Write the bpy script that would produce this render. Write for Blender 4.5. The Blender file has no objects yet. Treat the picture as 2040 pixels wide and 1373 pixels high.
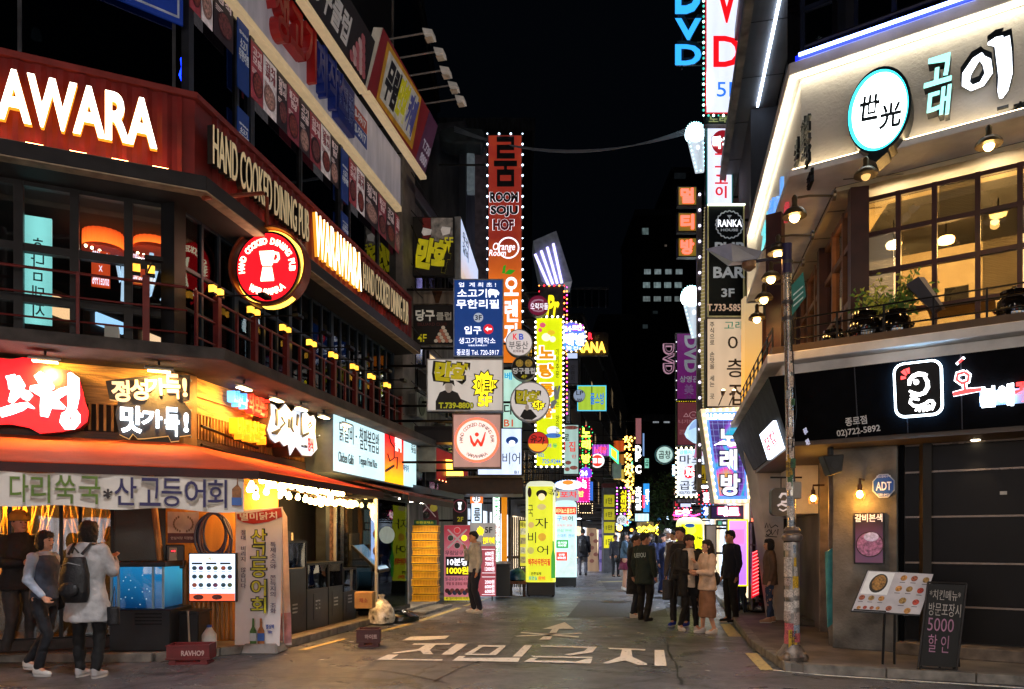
import bpy,bmesh,math,random
from mathutils import Vector,Matrix,noise
R=math.radians
rnd=random.Random(11)
S=bpy.context.scene
COL=S.collection
F=1500.0;CX=1020.0;HY=1078.0;CH=1.55
cd=bpy.data.cameras.new('camera');cam=bpy.data.objects.new('camera',cd);COL.objects.link(cam)
cam.location=(0,0,CH);cam.rotation_euler=(R(90),0,0)
cd.sensor_width=36;cd.lens=36*F/2040;cd.shift_y=(HY-686.5)/2040;cd.clip_start=.1;cd.clip_end=2000
S.camera=cam
W=bpy.data.worlds.new('World');S.world=W;W.use_nodes=True
wn=W.node_tree.nodes;wl=W.node_tree.links
bg=wn['Background']
sky=wn.new('ShaderNodeTexSky');sky.sky_type='NISHITA';sky.sun_disc=False
sky.sun_elevation=R(-8);sky.sun_rotation=R(200)
wl.new(sky.outputs[0],bg.inputs[0]);bg.inputs[1].default_value=0.05
ad=wn.new('ShaderNodeBackground');ad.inputs[0].default_value=(.30,.46,.80,1);ad.inputs[1].default_value=.0018
sm=wn.new('ShaderNodeAddShader');wl.new(bg.outputs[0],sm.inputs[0]);wl.new(ad.outputs[0],sm.inputs[1])
wl.new(sm.outputs[0],wn['World Output'].inputs[0])
S.view_settings.view_transform='Standard';S.view_settings.look='None'
S.view_settings.exposure=0.38;S.view_settings.gamma=1
S.view_settings.use_curve_mapping=False
S.render.engine='CYCLES'
S.cycles.use_denoising=True
S.cycles.max_bounces=5;S.cycles.diffuse_bounces=3;S.cycles.glossy_bounces=3;S.cycles.transmission_bounces=4
S.cycles.transparent_max_bounces=10;S.cycles.sample_clamp_indirect=3;S.cycles.sample_clamp_direct=0
S.cycles.use_light_tree=True;S.cycles.caustics_reflective=False;S.cycles.caustics_refractive=False
def hx(h):
 if not isinstance(h,str):return tuple(h)+((1,)if len(h)==3 else())
 h=h.lstrip('#');o=[]
 for i in(0,2,4):
  c=int(h[i:i+2],16)/255
  o.append(c/12.92 if c<=.04045 else((c+.055)/1.055)**2.4)
 return tuple(o)+(1,)
MATS={}
def mat(c,rough=.6,metal=0,var=.18,scale=5,bump=.15,bscale=60,spec=.5,kind=None,es=0,ec=None,coat=0):
 key=(c,rough,metal,var,scale,bump,bscale,kind,es,ec,coat)
 if key in MATS:return MATS[key]
 m=bpy.data.materials.new('surface');m.use_nodes=True;MATS[key]=m
 N=m.node_tree.nodes;L=m.node_tree.links;b=N['Principled BSDF']
 base=hx(c)
 tc=N.new('ShaderNodeTexCoord');g=N.new('ShaderNodeNewGeometry')
 pos=g.outputs['Position']
 b.inputs['Roughness'].default_value=rough;b.inputs['Metallic'].default_value=metal
 b.inputs['Specular IOR Level'].default_value=spec;b.inputs['Coat Weight'].default_value=coat
 n1=N.new('ShaderNodeTexNoise');n1.inputs['Scale'].default_value=scale;n1.inputs['Detail'].default_value=7
 L.new(pos,n1.inputs['Vector'])
 fac=n1.outputs[0]
 if kind=='wood':
  mp=N.new('ShaderNodeMapping');mp.inputs['Scale'].default_value=(9,9,.9);L.new(pos,mp.inputs[0])
  L.new(mp.outputs[0],n1.inputs['Vector']);n1.inputs['Scale'].default_value=2.2;n1.inputs['Distortion'].default_value=1.2
 if kind=='woodh':
  mp=N.new('ShaderNodeMapping');mp.inputs['Scale'].default_value=(.9,.9,10);L.new(pos,mp.inputs[0])
  L.new(mp.outputs[0],n1.inputs['Vector']);n1.inputs['Scale'].default_value=2.2;n1.inputs['Distortion'].default_value=1.2
 if kind=='streak':
  mp=N.new('ShaderNodeMapping');mp.inputs['Scale'].default_value=(3,3,.5);L.new(pos,mp.inputs[0]);L.new(mp.outputs[0],n1.inputs['Vector'])
 cr=N.new('ShaderNodeValToRGB');cr.color_ramp.elements[0].position=.3;cr.color_ramp.elements[1].position=.72
 k0=max(0,1-var*1.6);k1=1+var
 cr.color_ramp.elements[0].color=tuple(x*k0 for x in base[:3])+(1,);cr.color_ramp.elements[1].color=tuple(min(1,x*k1)for x in base[:3])+(1,)
 L.new(fac,cr.inputs[0]);L.new(cr.outputs[0],b.inputs['Base Color'])
 rr=N.new('ShaderNodeMapRange');rr.inputs[3].default_value=max(.03,rough-.12);rr.inputs[4].default_value=min(1,rough+.12)
 L.new(fac,rr.inputs[0]);L.new(rr.outputs[0],b.inputs['Roughness'])
 if bump:
  n2=N.new('ShaderNodeTexNoise');n2.inputs['Scale'].default_value=bscale;n2.inputs['Detail'].default_value=5;L.new(pos,n2.inputs['Vector'])
  bp=N.new('ShaderNodeBump');bp.inputs['Strength'].default_value=bump;bp.inputs['Distance'].default_value=.02
  L.new(n2.outputs[0],bp.inputs['Height']);L.new(bp.outputs[0],b.inputs['Normal'])
 if kind=='canvas':
  tl_=N.new('ShaderNodeBsdfTranslucent');L.new(cr.outputs[0],tl_.inputs[0]);mx=N.new('ShaderNodeMixShader');mx.inputs[0].default_value=.5;L.new(b.outputs[0],mx.inputs[1]);L.new(tl_.outputs[0],mx.inputs[2]);L.new(mx.outputs[0],N['Material Output'].inputs[0])
 if es:
  b.inputs['Emission Color'].default_value=hx(ec or c);b.inputs['Emission Strength'].default_value=es
 return m
def emi(c,es=1.0,var=.0,samp=True,scale=3,base=None):
 """a face that gives off light: back-lit acrylic, LED, neon, bulb"""
 if es>=1.5:es*=1.55
 key=('e',c,es,var,samp,scale)
 if key in MATS:return MATS[key]
 m=bpy.data.materials.new('lit_surface');m.use_nodes=True;MATS[key]=m
 N=m.node_tree.nodes;L=m.node_tree.links;b=N['Principled BSDF']
 h=hx(c);b.inputs['Base Color'].default_value=tuple(min(.7,x*.7)for x in h[:3])+(1,);b.inputs['Roughness'].default_value=.35
 b.inputs['Emission Strength'].default_value=es
 if var:
  g=N.new('ShaderNodeNewGeometry');n=N.new('ShaderNodeTexNoise');n.inputs['Scale'].default_value=scale;n.inputs['Detail'].default_value=3
  L.new(g.outputs['Position'],n.inputs['Vector'])
  wv=N.new('ShaderNodeTexWave');wv.inputs['Scale'].default_value=1.1;wv.inputs['Distortion'].default_value=1.5;L.new(g.outputs['Position'],wv.inputs[0]);mm=N.new('ShaderNodeMix');mm.inputs[0].default_value=.35;L.new(n.outputs[0],mm.inputs[2]);L.new(wv.outputs[1],mm.inputs[3]);n=mm
  cr=N.new('ShaderNodeValToRGB');cr.color_ramp.elements[0].position=.25;cr.color_ramp.elements[1].position=.7
  cr.color_ramp.elements[0].color=tuple(x*(1-var)for x in h[:3])+(1,);cr.color_ramp.elements[1].color=h
  L.new(n.outputs[0],cr.inputs[0]);L.new(cr.outputs[0],b.inputs['Emission Color'])
 else:b.inputs['Emission Color'].default_value=h
 if not samp:
  m.cycles.emission_sampling='NONE'
 return m
def eN(c,es):return emi(c,es,samp=False)
def grad(c0,c1,z0,z1,es,c2=None,var=.12):
 """back-lit print whose colour changes with height"""
 m=bpy.data.materials.new('printed_face');m.use_nodes=True
 N=m.node_tree.nodes;L=m.node_tree.links;b=N['Principled BSDF']
 g=N.new('ShaderNodeNewGeometry');sp=N.new('ShaderNodeSeparateXYZ');L.new(g.outputs['Position'],sp.inputs[0])
 n=N.new('ShaderNodeTexNoise');n.inputs['Scale'].default_value=2.2;L.new(g.outputs['Position'],n.inputs['Vector'])
 mr=N.new('ShaderNodeMapRange');mr.inputs[1].default_value=z0;mr.inputs[2].default_value=z1;L.new(sp.outputs[2],mr.inputs[0])
 ma=N.new('ShaderNodeMath');ma.operation='MULTIPLY_ADD';ma.inputs[1].default_value=var*2;L.new(n.outputs[0],ma.inputs[0]);L.new(mr.outputs[0],ma.inputs[2])
 sb=N.new('ShaderNodeMath');sb.operation='SUBTRACT';sb.inputs[1].default_value=var;L.new(ma.outputs[0],sb.inputs[0])
 cr=N.new('ShaderNodeValToRGB');L.new(sb.outputs[0],cr.inputs[0])
 cr.color_ramp.elements[0].color=hx(c0);cr.color_ramp.elements[1].color=hx(c1)
 if c2:e=cr.color_ramp.elements.new(.5);e.color=hx(c2)
 L.new(cr.outputs[0],b.inputs['Base Color']);L.new(cr.outputs[0],b.inputs['Emission Color']);b.inputs['Emission Strength'].default_value=es
 return m
def glass(tint='8a98a0',refl=.10,ior=1.5):
 """clean window glass: a mirror-like skin over a clear (slightly tinted) pane"""
 key=('g',tint,refl,ior)
 if key in MATS:return MATS[key]
 m=bpy.data.materials.new('window_glass');m.use_nodes=True;MATS[key]=m
 N=m.node_tree.nodes;L=m.node_tree.links;N.remove(N['Principled BSDF'])
 o=N['Material Output'];t=N.new('ShaderNodeBsdfTransparent');t.inputs[0].default_value=hx(tint)
 gl=N.new('ShaderNodeBsdfGlossy');gl.inputs['Roughness'].default_value=.02;gl.inputs[0].default_value=(.9,.95,1,1)
 fr=N.new('ShaderNodeFresnel');fr.inputs[0].default_value=ior
 ma=N.new('ShaderNodeMath');ma.operation='ADD';ma.inputs[1].default_value=refl;ma.use_clamp=True;L.new(fr.outputs[0],ma.inputs[0])
 mx=N.new('ShaderNodeMixShader');L.new(ma.outputs[0],mx.inputs[0]);L.new(t.outputs[0],mx.inputs[1]);L.new(gl.outputs[0],mx.inputs[2])
 g=N.new('ShaderNodeNewGeometry');n=N.new('ShaderNodeTexNoise');n.inputs['Scale'].default_value=1.3;L.new(g.outputs['Position'],n.inputs['Vector'])
 bp=N.new('ShaderNodeBump');bp.inputs['Strength'].default_value=.12;bp.inputs['Distance'].default_value=.02;L.new(n.outputs[0],bp.inputs['Height']);L.new(bp.outputs[0],gl.inputs['Normal'])
 L.new(mx.outputs[0],o.inputs[0]);return m
class Fr:
 """a vertical plane: u runs to the right as one looks at it, w comes out of it, z is up"""
 def __init__(s,ox,oy,dx,dy):
  l=math.hypot(dx,dy);s.o=(ox,oy);s.d=(dx/l,dy/l);s.n=(dy/l,-dx/l)
 def p(s,u,w,z):return Vector((s.o[0]+u*s.d[0]+w*s.n[0],s.o[1]+u*s.d[1]+w*s.n[1],z))
 def pix(s,px,py=HY,w=0):
  a=(px-CX)/F;ox=s.o[0]+w*s.n[0];oy=s.o[1]+w*s.n[1]
  u=(a*oy-ox)/(s.d[0]-a*s.d[1]);Y=oy+u*s.d[1]
  return u,CH+(HY-py)*Y/F
 def off(s,w):return Fr(s.o[0]+w*s.n[0],s.o[1]+w*s.n[1],*s.d)
class Loc(Fr):
 def __init__(s):super().__init__(0,0,1,0)
 def p(s,x,y,z):return Vector((x,y,z))
XYZ=Loc()
def FP(Y):return Fr(0,Y,1,0)
SD=(.2067,1.0)
CL=(-4.39,10.0);CR=(3.79,10.0)
LS=Fr(CL[0],CL[1],*SD);LF=Fr(CL[0],CL[1],2.187,1)
RS=Fr(CR[0],CR[1],-SD[0],-SD[1]);RF=Fr(CR[0],CR[1],1.48,-1)
def wallx(side,Y):return(CL[0]if side<0 else CR[0])+SD[0]*(Y-10)
def gnd(px,py):Y=CH*F/(py-HY);return(px-CX)/F*Y,Y
ORG={}
def thing(name,label,cat,loc=(0,0,0),group=None,kind=None):
 o=bpy.data.objects.new(name,None);COL.objects.link(o);o.location=loc;o.empty_display_size=.1
 o['label']=label;o['category']=cat
 if group:o['group']=group
 if kind:o['kind']=kind
 ORG[o.name]=Vector(loc);return o
def tagit(o,label=None,cat=None,group=None,kind=None):
 if label:o['label']=label
 if cat:o['category']=cat
 if group:o['group']=group
 if kind:o['kind']=kind
 return o
def link(name,me,parent,**kw):
 o=bpy.data.objects.new(name,me);COL.objects.link(o)
 if parent:o.parent=parent
 ORG[o.name]=ORG[parent.name]if parent else Vector((0,0,0))
 for k,v in kw.items():o[k]=v
 return o
class MB:
 def __init__(s,fr=XYZ):s.fr=fr;s.v=[];s.f=[]
 def add(s,vs,fs):
  n=len(s.v);s.v+=[s.fr.p(*p)for p in vs];s.f+=[tuple(n+i for i in f)for f in fs];return s
 def addw(s,vs,fs):
  n=len(s.v);s.v+=[Vector(p)for p in vs];s.f+=[tuple(n+i for i in f)for f in fs];return s
 def box(s,a0,a1,b0,b1,c0,c1):
  return s.add([(a0,b0,c0),(a1,b0,c0),(a1,b1,c0),(a0,b1,c0),(a0,b0,c1),(a1,b0,c1),(a1,b1,c1),(a0,b1,c1)],[(0,3,2,1),(4,5,6,7),(0,1,5,4),(1,2,6,5),(2,3,7,6),(3,0,4,7)])
 def quad(s,*p):return s.add(p,[tuple(range(len(p)))])
 def prism(s,poly,w0,w1):
  n=len(poly)
  return s.add([(u,w0,z)for u,z in poly]+[(u,w1,z)for u,z in poly],[tuple(range(n-1,-1,-1)),tuple(range(n,2*n))]+[(i,(i+1)%n,n+(i+1)%n,n+i)for i in range(n)])
 def slab(s,poly,z0,z1):
  n=len(poly)
  return s.add([(x,y,z0)for x,y in poly]+[(x,y,z1)for x,y in poly],[tuple(range(n-1,-1,-1)),tuple(range(n,2*n))]+[(i,(i+1)%n,n+(i+1)%n,n+i)for i in range(n)])
 def disc(s,cu,cz,ru,rz,w0,w1,n=28):
  return s.prism([(cu+ru*math.cos(2*math.pi*i/n),cz+rz*math.sin(2*math.pi*i/n))for i in range(n)],w0,w1)
 def ring(s,cu,cz,r0,r1,w0,w1,n=32,k=1.0):
  v=[];f=[]
  for i in range(n):
   c,q=math.cos(2*math.pi*i/n),math.sin(2*math.pi*i/n)
   v+=[(cu+r0*c,w0,cz+k*r0*q),(cu+r1*c,w0,cz+k*r1*q),(cu+r1*c,w1,cz+k*r1*q),(cu+r0*c,w1,cz+k*r0*q)]
   a=4*i;b=4*((i+1)%n)
   f+=[(a,a+1,b+1,b),(a+1,a+2,b+2,b+1),(a+2,a+3,b+3,b+2),(a+3,a,b,b+3)]
  return s.add(v,f)
 def cyl(s,p0,p1,r0,r1=None,n=10):
  if r1 is None:r1=r0
  a=s.fr.p(*p0);b=s.fr.p(*p1);return s._c([a,b],[r0,r1],n)
 def tube(s,pts,r,n=7):
  P=[s.fr.p(*p)for p in pts];rr=r if isinstance(r,(list,tuple))else[r]*len(P)
  return s._c(P,rr,n)
 def _c(s,P,rr,n):
  vs=[];fs=[];m=len(P);up=None
  for i,p in enumerate(P):
   t=(P[min(i+1,m-1)]-P[max(i-1,0)])
   t=t.normalized()if t.length>1e-9 else Vector((0,0,1))
   if up is None:
    up=Vector((0,0,1))if abs(t.z)<.9 else Vector((1,0,0))
   x=t.cross(up)
   if x.length<1e-6:x=t.cross(Vector((0,1,.1)))
   x.normalize();y=x.cross(t);up=y
   for k in range(n):
    a=2*math.pi*k/n;vs.append(p+(x*math.cos(a)+y*math.sin(a))*rr[i])
  for i in range(m-1):
   for k in range(n):
    fs.append((i*n+k,i*n+(k+1)%n,(i+1)*n+(k+1)%n,(i+1)*n+k))
  fs.append(tuple(range(n-1,-1,-1)));fs.append(tuple((m-1)*n+k for k in range(n)))
  return s.addw(vs,fs)
 def lathe(s,c,prof,n=16,sx=1,sy=1):
  vs=[];fs=[];m=len(prof)
  for r,z in prof:
   for k in range(n):
    a=2*math.pi*k/n;vs.append((c[0]+r*sx*math.cos(a),c[1]+r*sy*math.sin(a),c[2]+z))
  for i in range(m-1):
   for k in range(n):fs.append((i*n+k,i*n+(k+1)%n,(i+1)*n+(k+1)%n,(i+1)*n+k))
  fs.append(tuple(range(n-1,-1,-1)));fs.append(tuple((m-1)*n+k for k in range(n)))
  return s.add(vs,fs)
 def sph(s,c,r,n=8,m=6,sz=1):
  return s.lathe(c,[(max(1e-4,r*math.sin(math.pi*i/m)),-r*sz*math.cos(math.pi*i/m))for i in range(m+1)],n)
 def mk(s,name,m,parent=None,smooth=False,bevel=0,**kw):
  me=bpy.data.meshes.new(name);off=ORG[parent.name]if parent else Vector((0,0,0))
  me.from_pydata([tuple(v-off)for v in s.v],[],s.f)
  me.materials.append(m)
  if bevel or True:
   bm=bmesh.new();bm.from_mesh(me)
   if bevel:
    bmesh.ops.bevel(bm,geom=[e for e in bm.edges if len(e.link_faces)==2 and e.calc_face_angle(0)>.6],offset=bevel,segments=1,affect='EDGES',clamp_overlap=True)
   bmesh.ops.recalc_face_normals(bm,faces=bm.faces[:]);bm.to_mesh(me);bm.free()
  if smooth:
   for p in me.polygons:p.use_smooth=True
   try:me.set_sharp_from_angle(angle=R(42))
   except Exception:pass
  return link(name,me,parent,**kw)
def kids(o):return[c for c in bpy.data.objects if c.parent==o]
def dup(root,loc,rz=None,label=None,scale=None,group=None):
 r=root.copy();COL.objects.link(r);r.location=loc
 if rz is not None:r.rotation_euler=(0,0,rz)
 if scale:r.scale=(scale,)*3
 if label:r['label']=label
 if group:r['group']=group
 for ch in root.children:
  c=ch.copy();COL.objects.link(c);c.parent=r
  for g in ch.children:
   d=g.copy();COL.objects.link(d);d.parent=c
 return r
def dup_part(o,dv):
 """another copy of a piece that shares its mesh, shifted by dv"""
 c=o.copy();COL.objects.link(c);c.location=Vector(o.location)+Vector(dv)
 for g in o.children:
  d=g.copy();COL.objects.link(d);d.parent=c
 return c
GL={}
TC=bpy.data.curves.new('t','FONT');TO=bpy.data.objects.new('t',TC)
def glyphs(s,bold=0.0,res=3,shear=0,ls=1.0):
 key=(s,bold,res,shear,ls)
 if key in GL:return GL[key]
 c=TC;c.body=s;c.resolution_u=res;c.offset=bold;c.align_x='CENTER';c.extrude=.5;c.shear=shear
 c.space_line=ls;c.fill_mode='BOTH'
 o=TO;me=o.to_mesh()
 V=[v.co.copy()for v in me.vertices];P=[tuple(p.vertices)for p in me.polygons]
 o.to_mesh_clear()
 x0=min(v.x for v in V);x1=max(v.x for v in V);y0=min(v.y for v in V);y1=max(v.y for v in V)
 V=[((v.x-x0)/(x1-x0),(v.y-y0)/max(1e-6,y1-y0),v.z)for v in V]
 GL[key]=(V,P,(x1-x0)/max(1e-6,y1-y0));return GL[key]
def text(s,fr,u0,u1,z0,z1,w,m,parent,d=.006,bold=.015,name='lettering',shear=0,res=3,rot=0,ls=1.0,mirror=False,tilt=0,warp=None,mb=None):
 V,P,asp=glyphs(s,round(bold*.55,4),res,shear,ls)
 b=mb or MB(fr);cu,cz=(u0+u1)/2,(z0+z1)/2;du,dz=u1-u0,z1-z0
 cr,sr=math.cos(rot),math.sin(rot);out=[]
 for x,y,z in V:
  a=(x-.5)*du;e=(y-.5)*dz
  if mirror:a=-a
  a,e=a*cr-e*sr,a*sr+e*cr
  if warp:a,e=warp(a,e,du,dz)
  out.append((cu+a,w+(z+.5)*d+(e*tilt),cz+e))
 b.add(out,P)
 if mb is not None:return b
 return b.mk(name,m,parent)
def arctext(s,fr,cu,cz,r,h,a0,a1,w,m,parent,d=.006,bold=.02,flip=False,cw=.62):
 """letters round a circle; angles in degrees, clockwise from a0 to a1 (flip: along the lower half)"""
 b=MB(fr);n=len(s)
 for i,ch in enumerate(s):
  if ch==' ':continue
  a=R(a0+(a1-a0)*(i+.5)/n)
  V,P,asp=glyphs(ch,bold,2)
  ww=h*cw*min(1.25,max(.3,asp/.72))
  ro=a-math.pi/2 if not flip else a+math.pi/2
  x,z=cu+r*math.cos(a),cz+r*math.sin(a);c,q=math.cos(ro),math.sin(ro)
  b.add([(x+(vx-.5)*ww*c-(vy-.5)*h*q,w+(vz+.5)*d,z+(vx-.5)*ww*q+(vy-.5)*h*c)for vx,vy,vz in V],P)
 return b.mk('lettering',m,parent)
def prect(fr,r,w):
 """photo rectangle (x0,y0,x1,y1) on the plane fr at offset w -> u0,u1,z0,z1 (heights taken at the middle column)"""
 x0,y0,x1,y1=r;u0=fr.pix(x0,HY,w)[0];u1=fr.pix(x1,HY,w)[0];xm=(x0+x1)/2
 return u0,u1,fr.pix(xm,y1,w)[1],fr.pix(xm,y0,w)[1]
def spot(loc,to,energy,color,size=100,blend=.8,rad=.06):
 l=bpy.data.lights.new('lamp_light','SPOT');l.energy=energy*1.8;l.color=hx(color)[:3];l.spot_size=R(size);l.spot_blend=blend;l.shadow_soft_size=rad
 o=bpy.data.objects.new('lamp_light',l);COL.objects.link(o);o.location=loc
 o.rotation_euler=(Vector(to)-Vector(loc)).to_track_quat('-Z','Y').to_euler();return o
# ====== setting: ground, road, kerbs, markings
def asphalt():
 m=bpy.data.materials.new('asphalt');m.use_nodes=True
 N=m.node_tree.nodes;L=m.node_tree.links;b=N['Principled BSDF']
 g=N.new('ShaderNodeNewGeometry');P=g.outputs['Position']
 def noi(sc,det=6,rough=.6,dist=0):
  n=N.new('ShaderNodeTexNoise');n.inputs['Scale'].default_value=sc;n.inputs['Detail'].default_value=det;n.inputs['Roughness'].default_value=rough
  n.inputs['Distortion'].default_value=dist;L.new(P,n.inputs['Vector']);return n.outputs[0]
 def ramp(x,p0,c0,p1,c1):
  r=N.new('ShaderNodeValToRGB');r.color_ramp.elements[0].position=p0;r.color_ramp.elements[1].position=p1
  r.color_ramp.elements[0].color=c0;r.color_ramp.elements[1].color=c1;L.new(x,r.inputs[0]);return r.outputs[0]
 def mul(a,c,f=1.0):
  x=N.new('ShaderNodeMix');x.data_type='RGBA';x.blend_type='MULTIPLY';x.inputs[0].default_value=f
  L.new(a,x.inputs[6]);L.new(c,x.inputs[7]);return x.outputs[2]
 base=ramp(noi(.55,5,.6,.6),.34,(.072,.078,.09,1),.68,(.14,.15,.168,1))
 grain=ramp(noi(70,5,.9),.36,(.3,.3,.3,1),.64,(1.75,1.75,1.75,1))
 mid=ramp(noi(4.5,8,.7),.35,(.62,.62,.63,1),.66,(1.25,1.23,1.2,1))
 vo=N.new('ShaderNodeTexVoronoi');vo.feature='DISTANCE_TO_EDGE';vo.inputs['Scale'].default_value=.42
 dn=N.new('ShaderNodeTexNoise');dn.inputs['Scale'].default_value=2.5;dn.inputs['Detail'].default_value=6;L.new(P,dn.inputs['Vector'])
 av=N.new('ShaderNodeVectorMath');av.operation='MULTIPLY_ADD';av.inputs[1].default_value=(.5,.5,.5);L.new(dn.outputs[1],av.inputs[0]);L.new(P,av.inputs[2]);L.new(av.outputs[0],vo.inputs['Vector'])
 cr=ramp(vo.outputs['Distance'],.004,(.25,.25,.24,1),.016,(1,1,1,1))
 spot=N.new('ShaderNodeTexVoronoi');spot.inputs['Scale'].default_value=5.5;L.new(P,spot.inputs['Vector'])
 sp=ramp(spot.outputs['Distance'],.05,(.3,.3,.28,1),.08,(1,1,1,1))
 c=mul(mul(mul(mul(base,mid),grain,.8),cr,.8),sp,.6)
 L.new(c,b.inputs['Base Color'])
 rg=N.new('ShaderNodeMapRange');rg.inputs[1].default_value=.35;rg.inputs[2].default_value=.68;rg.inputs[3].default_value=.2;rg.inputs[4].default_value=.56
 L.new(noi(1.1,6,.65,.4),rg.inputs[0]);L.new(rg.outputs[0],b.inputs['Roughness']);b.inputs['Specular IOR Level'].default_value=.5
 bp=N.new('ShaderNodeBump');bp.inputs['Strength'].default_value=.8;bp.inputs['Distance'].default_value=.015;L.new(noi(120,5,.8),bp.inputs['Height']);L.new(bp.outputs[0],b.inputs['Normal'])
 return m
ASPH=asphalt()
def paint(c='cfcac0',wear=.5):
 m=bpy.data.materials.new('road_paint');m.use_nodes=True
 N=m.node_tree.nodes;L=m.node_tree.links;b=N['Principled BSDF']
 g=N.new('ShaderNodeNewGeometry');n=N.new('ShaderNodeTexNoise');n.inputs['Scale'].default_value=14;n.inputs['Detail'].default_value=9;n.inputs['Roughness'].default_value=.75
 L.new(g.outputs['Position'],n.inputs['Vector']);r=N.new('ShaderNodeValToRGB')
 r.color_ramp.elements[0].position=.36;r.color_ramp.elements[1].position=.36+.14*wear+.03
 r.color_ramp.elements[0].color=(.09,.085,.08,1);r.color_ramp.elements[1].color=hx(c)
 L.new(n.outputs[0],r.inputs[0]);L.new(r.outputs[0],b.inputs['Base Color']);b.inputs['Roughness'].default_value=.6;return m
def sheet(name,poly,z,m,res=0):
 b=MB();b.add([(x,y,z)for x,y in poly],[tuple(range(len(poly)))]);return b.mk(name,m,kind='structure')
sheet('ground',[(-900,-300),(900,-300),(900,900),(-900,900)],-.02,mat('1c1c1e',.9))
sheet('road',[(-40,-8),(40,-8),(40,260),(-40,260)],0,ASPH)
PT=mat('56565a',.55,var=.4,scale=9,bump=.6,bscale=110)
for poly in([(1.1,15.2),(3.2,15.4),(3.9,19.5),(1.8,19.6)],[(3.0,24),(4.6,24.5),(5.4,31),(3.6,31)]):
 sheet('asphalt_patch',poly,.004,PT)
TAR=mat('141416',.35,var=.3)
def tar(pts,wd=.05):
 for i in range(len(pts)-1):
  (x0,y0),(x1,y1)=pts[i:i+2];fr=Fr(x0,y0,x1-x0,y1-y0);l=math.hypot(x1-x0,y1-y0);n=max(2,int(l/.25));w_=[wd*rnd.uniform(.25,.8)for _ in range(n+1)];o=[rnd.uniform(-.03,.03)for _ in range(n+1)]
  MB(fr).add([(l*k/n,o[k]-w_[k]/2,.003)for k in range(n+1)]+[(l*k/n,o[k]+w_[k]/2,.003)for k in range(n+1)],[(k,k+1,n+k+2,n+k+1)for k in range(n)]).mk('tar_seam',TAR,kind='structure')
for q_ in([(1200,1225),(1235,1205)],[(700,1262),(980,1247),(1240,1262),(1420,1285)],[(860,1360),(1010,1290),(1060,1225),(1090,1180)],[(1360,1366),(1330,1290),(1300,1225)],[(560,1350),(760,1335),(900,1362)],[(1225,1180),(1400,1190),(1440,1225)],[(300,1345),(520,1330)]):tar([gnd(*p)for p in q_])
PAV=mat('6b655e',.75,var=.35,scale=2.5,bump=.4);KERB=mat('78736b',.7,var=.35,scale=6,bump=.4)
b=MB()
lk=[LS.p(u,.85,0)for u in(.9,8.3)]
b.slab([(-12,9.72),(-4.55,9.72),(lk[0].x,lk[0].y),(lk[1].x,lk[1].y),(LS.p(7.9,-3,0).x,LS.p(7.9,-3,0).y),(-12,13)],0,.10)
b.mk('pavement',PAV,kind='structure')
def kerbrun(pts,wd=.14,h=.115,mm=KERB):
 """a row of kerb stones along pts"""
 for(x0,y0),(x1,y1)in zip(pts[:-1],pts[1:]):
  l=math.hypot(x1-x0,y1-y0);n=max(1,round(l/.95));fr=Fr(x0,y0,x1-x0,y1-y0)
  for i in range(n):
   if i>=26:break
   MB(fr).box(l*i/n+.006,l*(i+1)/n-.006,-wd/2,wd/2,0,h+rnd.uniform(-.004,.004)).mk('kerb_stone',mm,None,bevel=.008,kind='structure')
kerbrun([(-8.5,9.68),(-4.6,9.68),(lk[0].x+.03,lk[0].y),(lk[1].x+.03,lk[1].y)])
b=MB(LS)
b.box(8.1,110,-.6,.35,0,.09);b.mk('pavement',PAV,kind='structure')
b=MB(LS);b.box(6.2,8.2,.95,1.35,0,.06);b.mk('doorstep',KERB,kind='structure',bevel=.01)
rk=[(3.30,8.9),(3.55,11.0),(4.22,14.1)]
far=[RS.p(-u,.35,0)for u in(5,110)]
b=MB();b.slab([(3.30,8.9)]+rk[1:]+[(far[0].x,far[0].y),(far[1].x,far[1].y),(far[1].x+4,far[1].y),(12,12),(12,5.2),(5.9,8.0)],0,.10)
b.mk('pavement',PAV,kind='structure')
kerbrun([(6.6,7.55),(5.9,7.95),(3.42,8.86)]);kerbrun(rk+[(far[0].x,far[0].y),(far[0].x+.2067*20,far[0].y+20)])
YP=paint('c8b878',.6);WP=paint('f0eee8',.3)
def line(pts,wd,m,z=.006):
 for(x0,y0),(x1,y1)in zip(pts[:-1],pts[1:]):
  fr=Fr(x0,y0,x1-x0,y1-y0);l=math.hypot(x1-x0,y1-y0)
  a=[fr.p(0,-wd/2,z),fr.p(l,-wd/2,z),fr.p(l,wd/2,z),fr.p(0,wd/2,z)]
  MB().addw(a,[(0,1,2,3)]).mk('road_line',m,kind='structure')
g_=lambda x,y:gnd(x,y)
line([g_(745,1262),g_(818,1243)],.13,YP);line([g_(832,1239),g_(916,1211)],.13,YP);line([g_(925,1208),g_(975,1191)],.12,YP)
line([g_(600,1296),g_(688,1273)],.10,YP)
for q in([(1434,1244),(1455,1244),(1478,1269),(1452,1269)],[(1484,1302),(1508,1302),(1541,1336),(1515,1336)]):
 MB().addw([Vector((*g_(*p),.006))for p in q],[(0,1,2,3)]).mk('road_line',YP,kind='structure')
line([g_(1541,1336),g_(1640,1346),g_(2040,1372)],.07,WP)
line([g_(1190,1160),g_(1250,1158)],.3,YP)
ax=Fr(-1.95,9.72,4.15,-.5)
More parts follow.
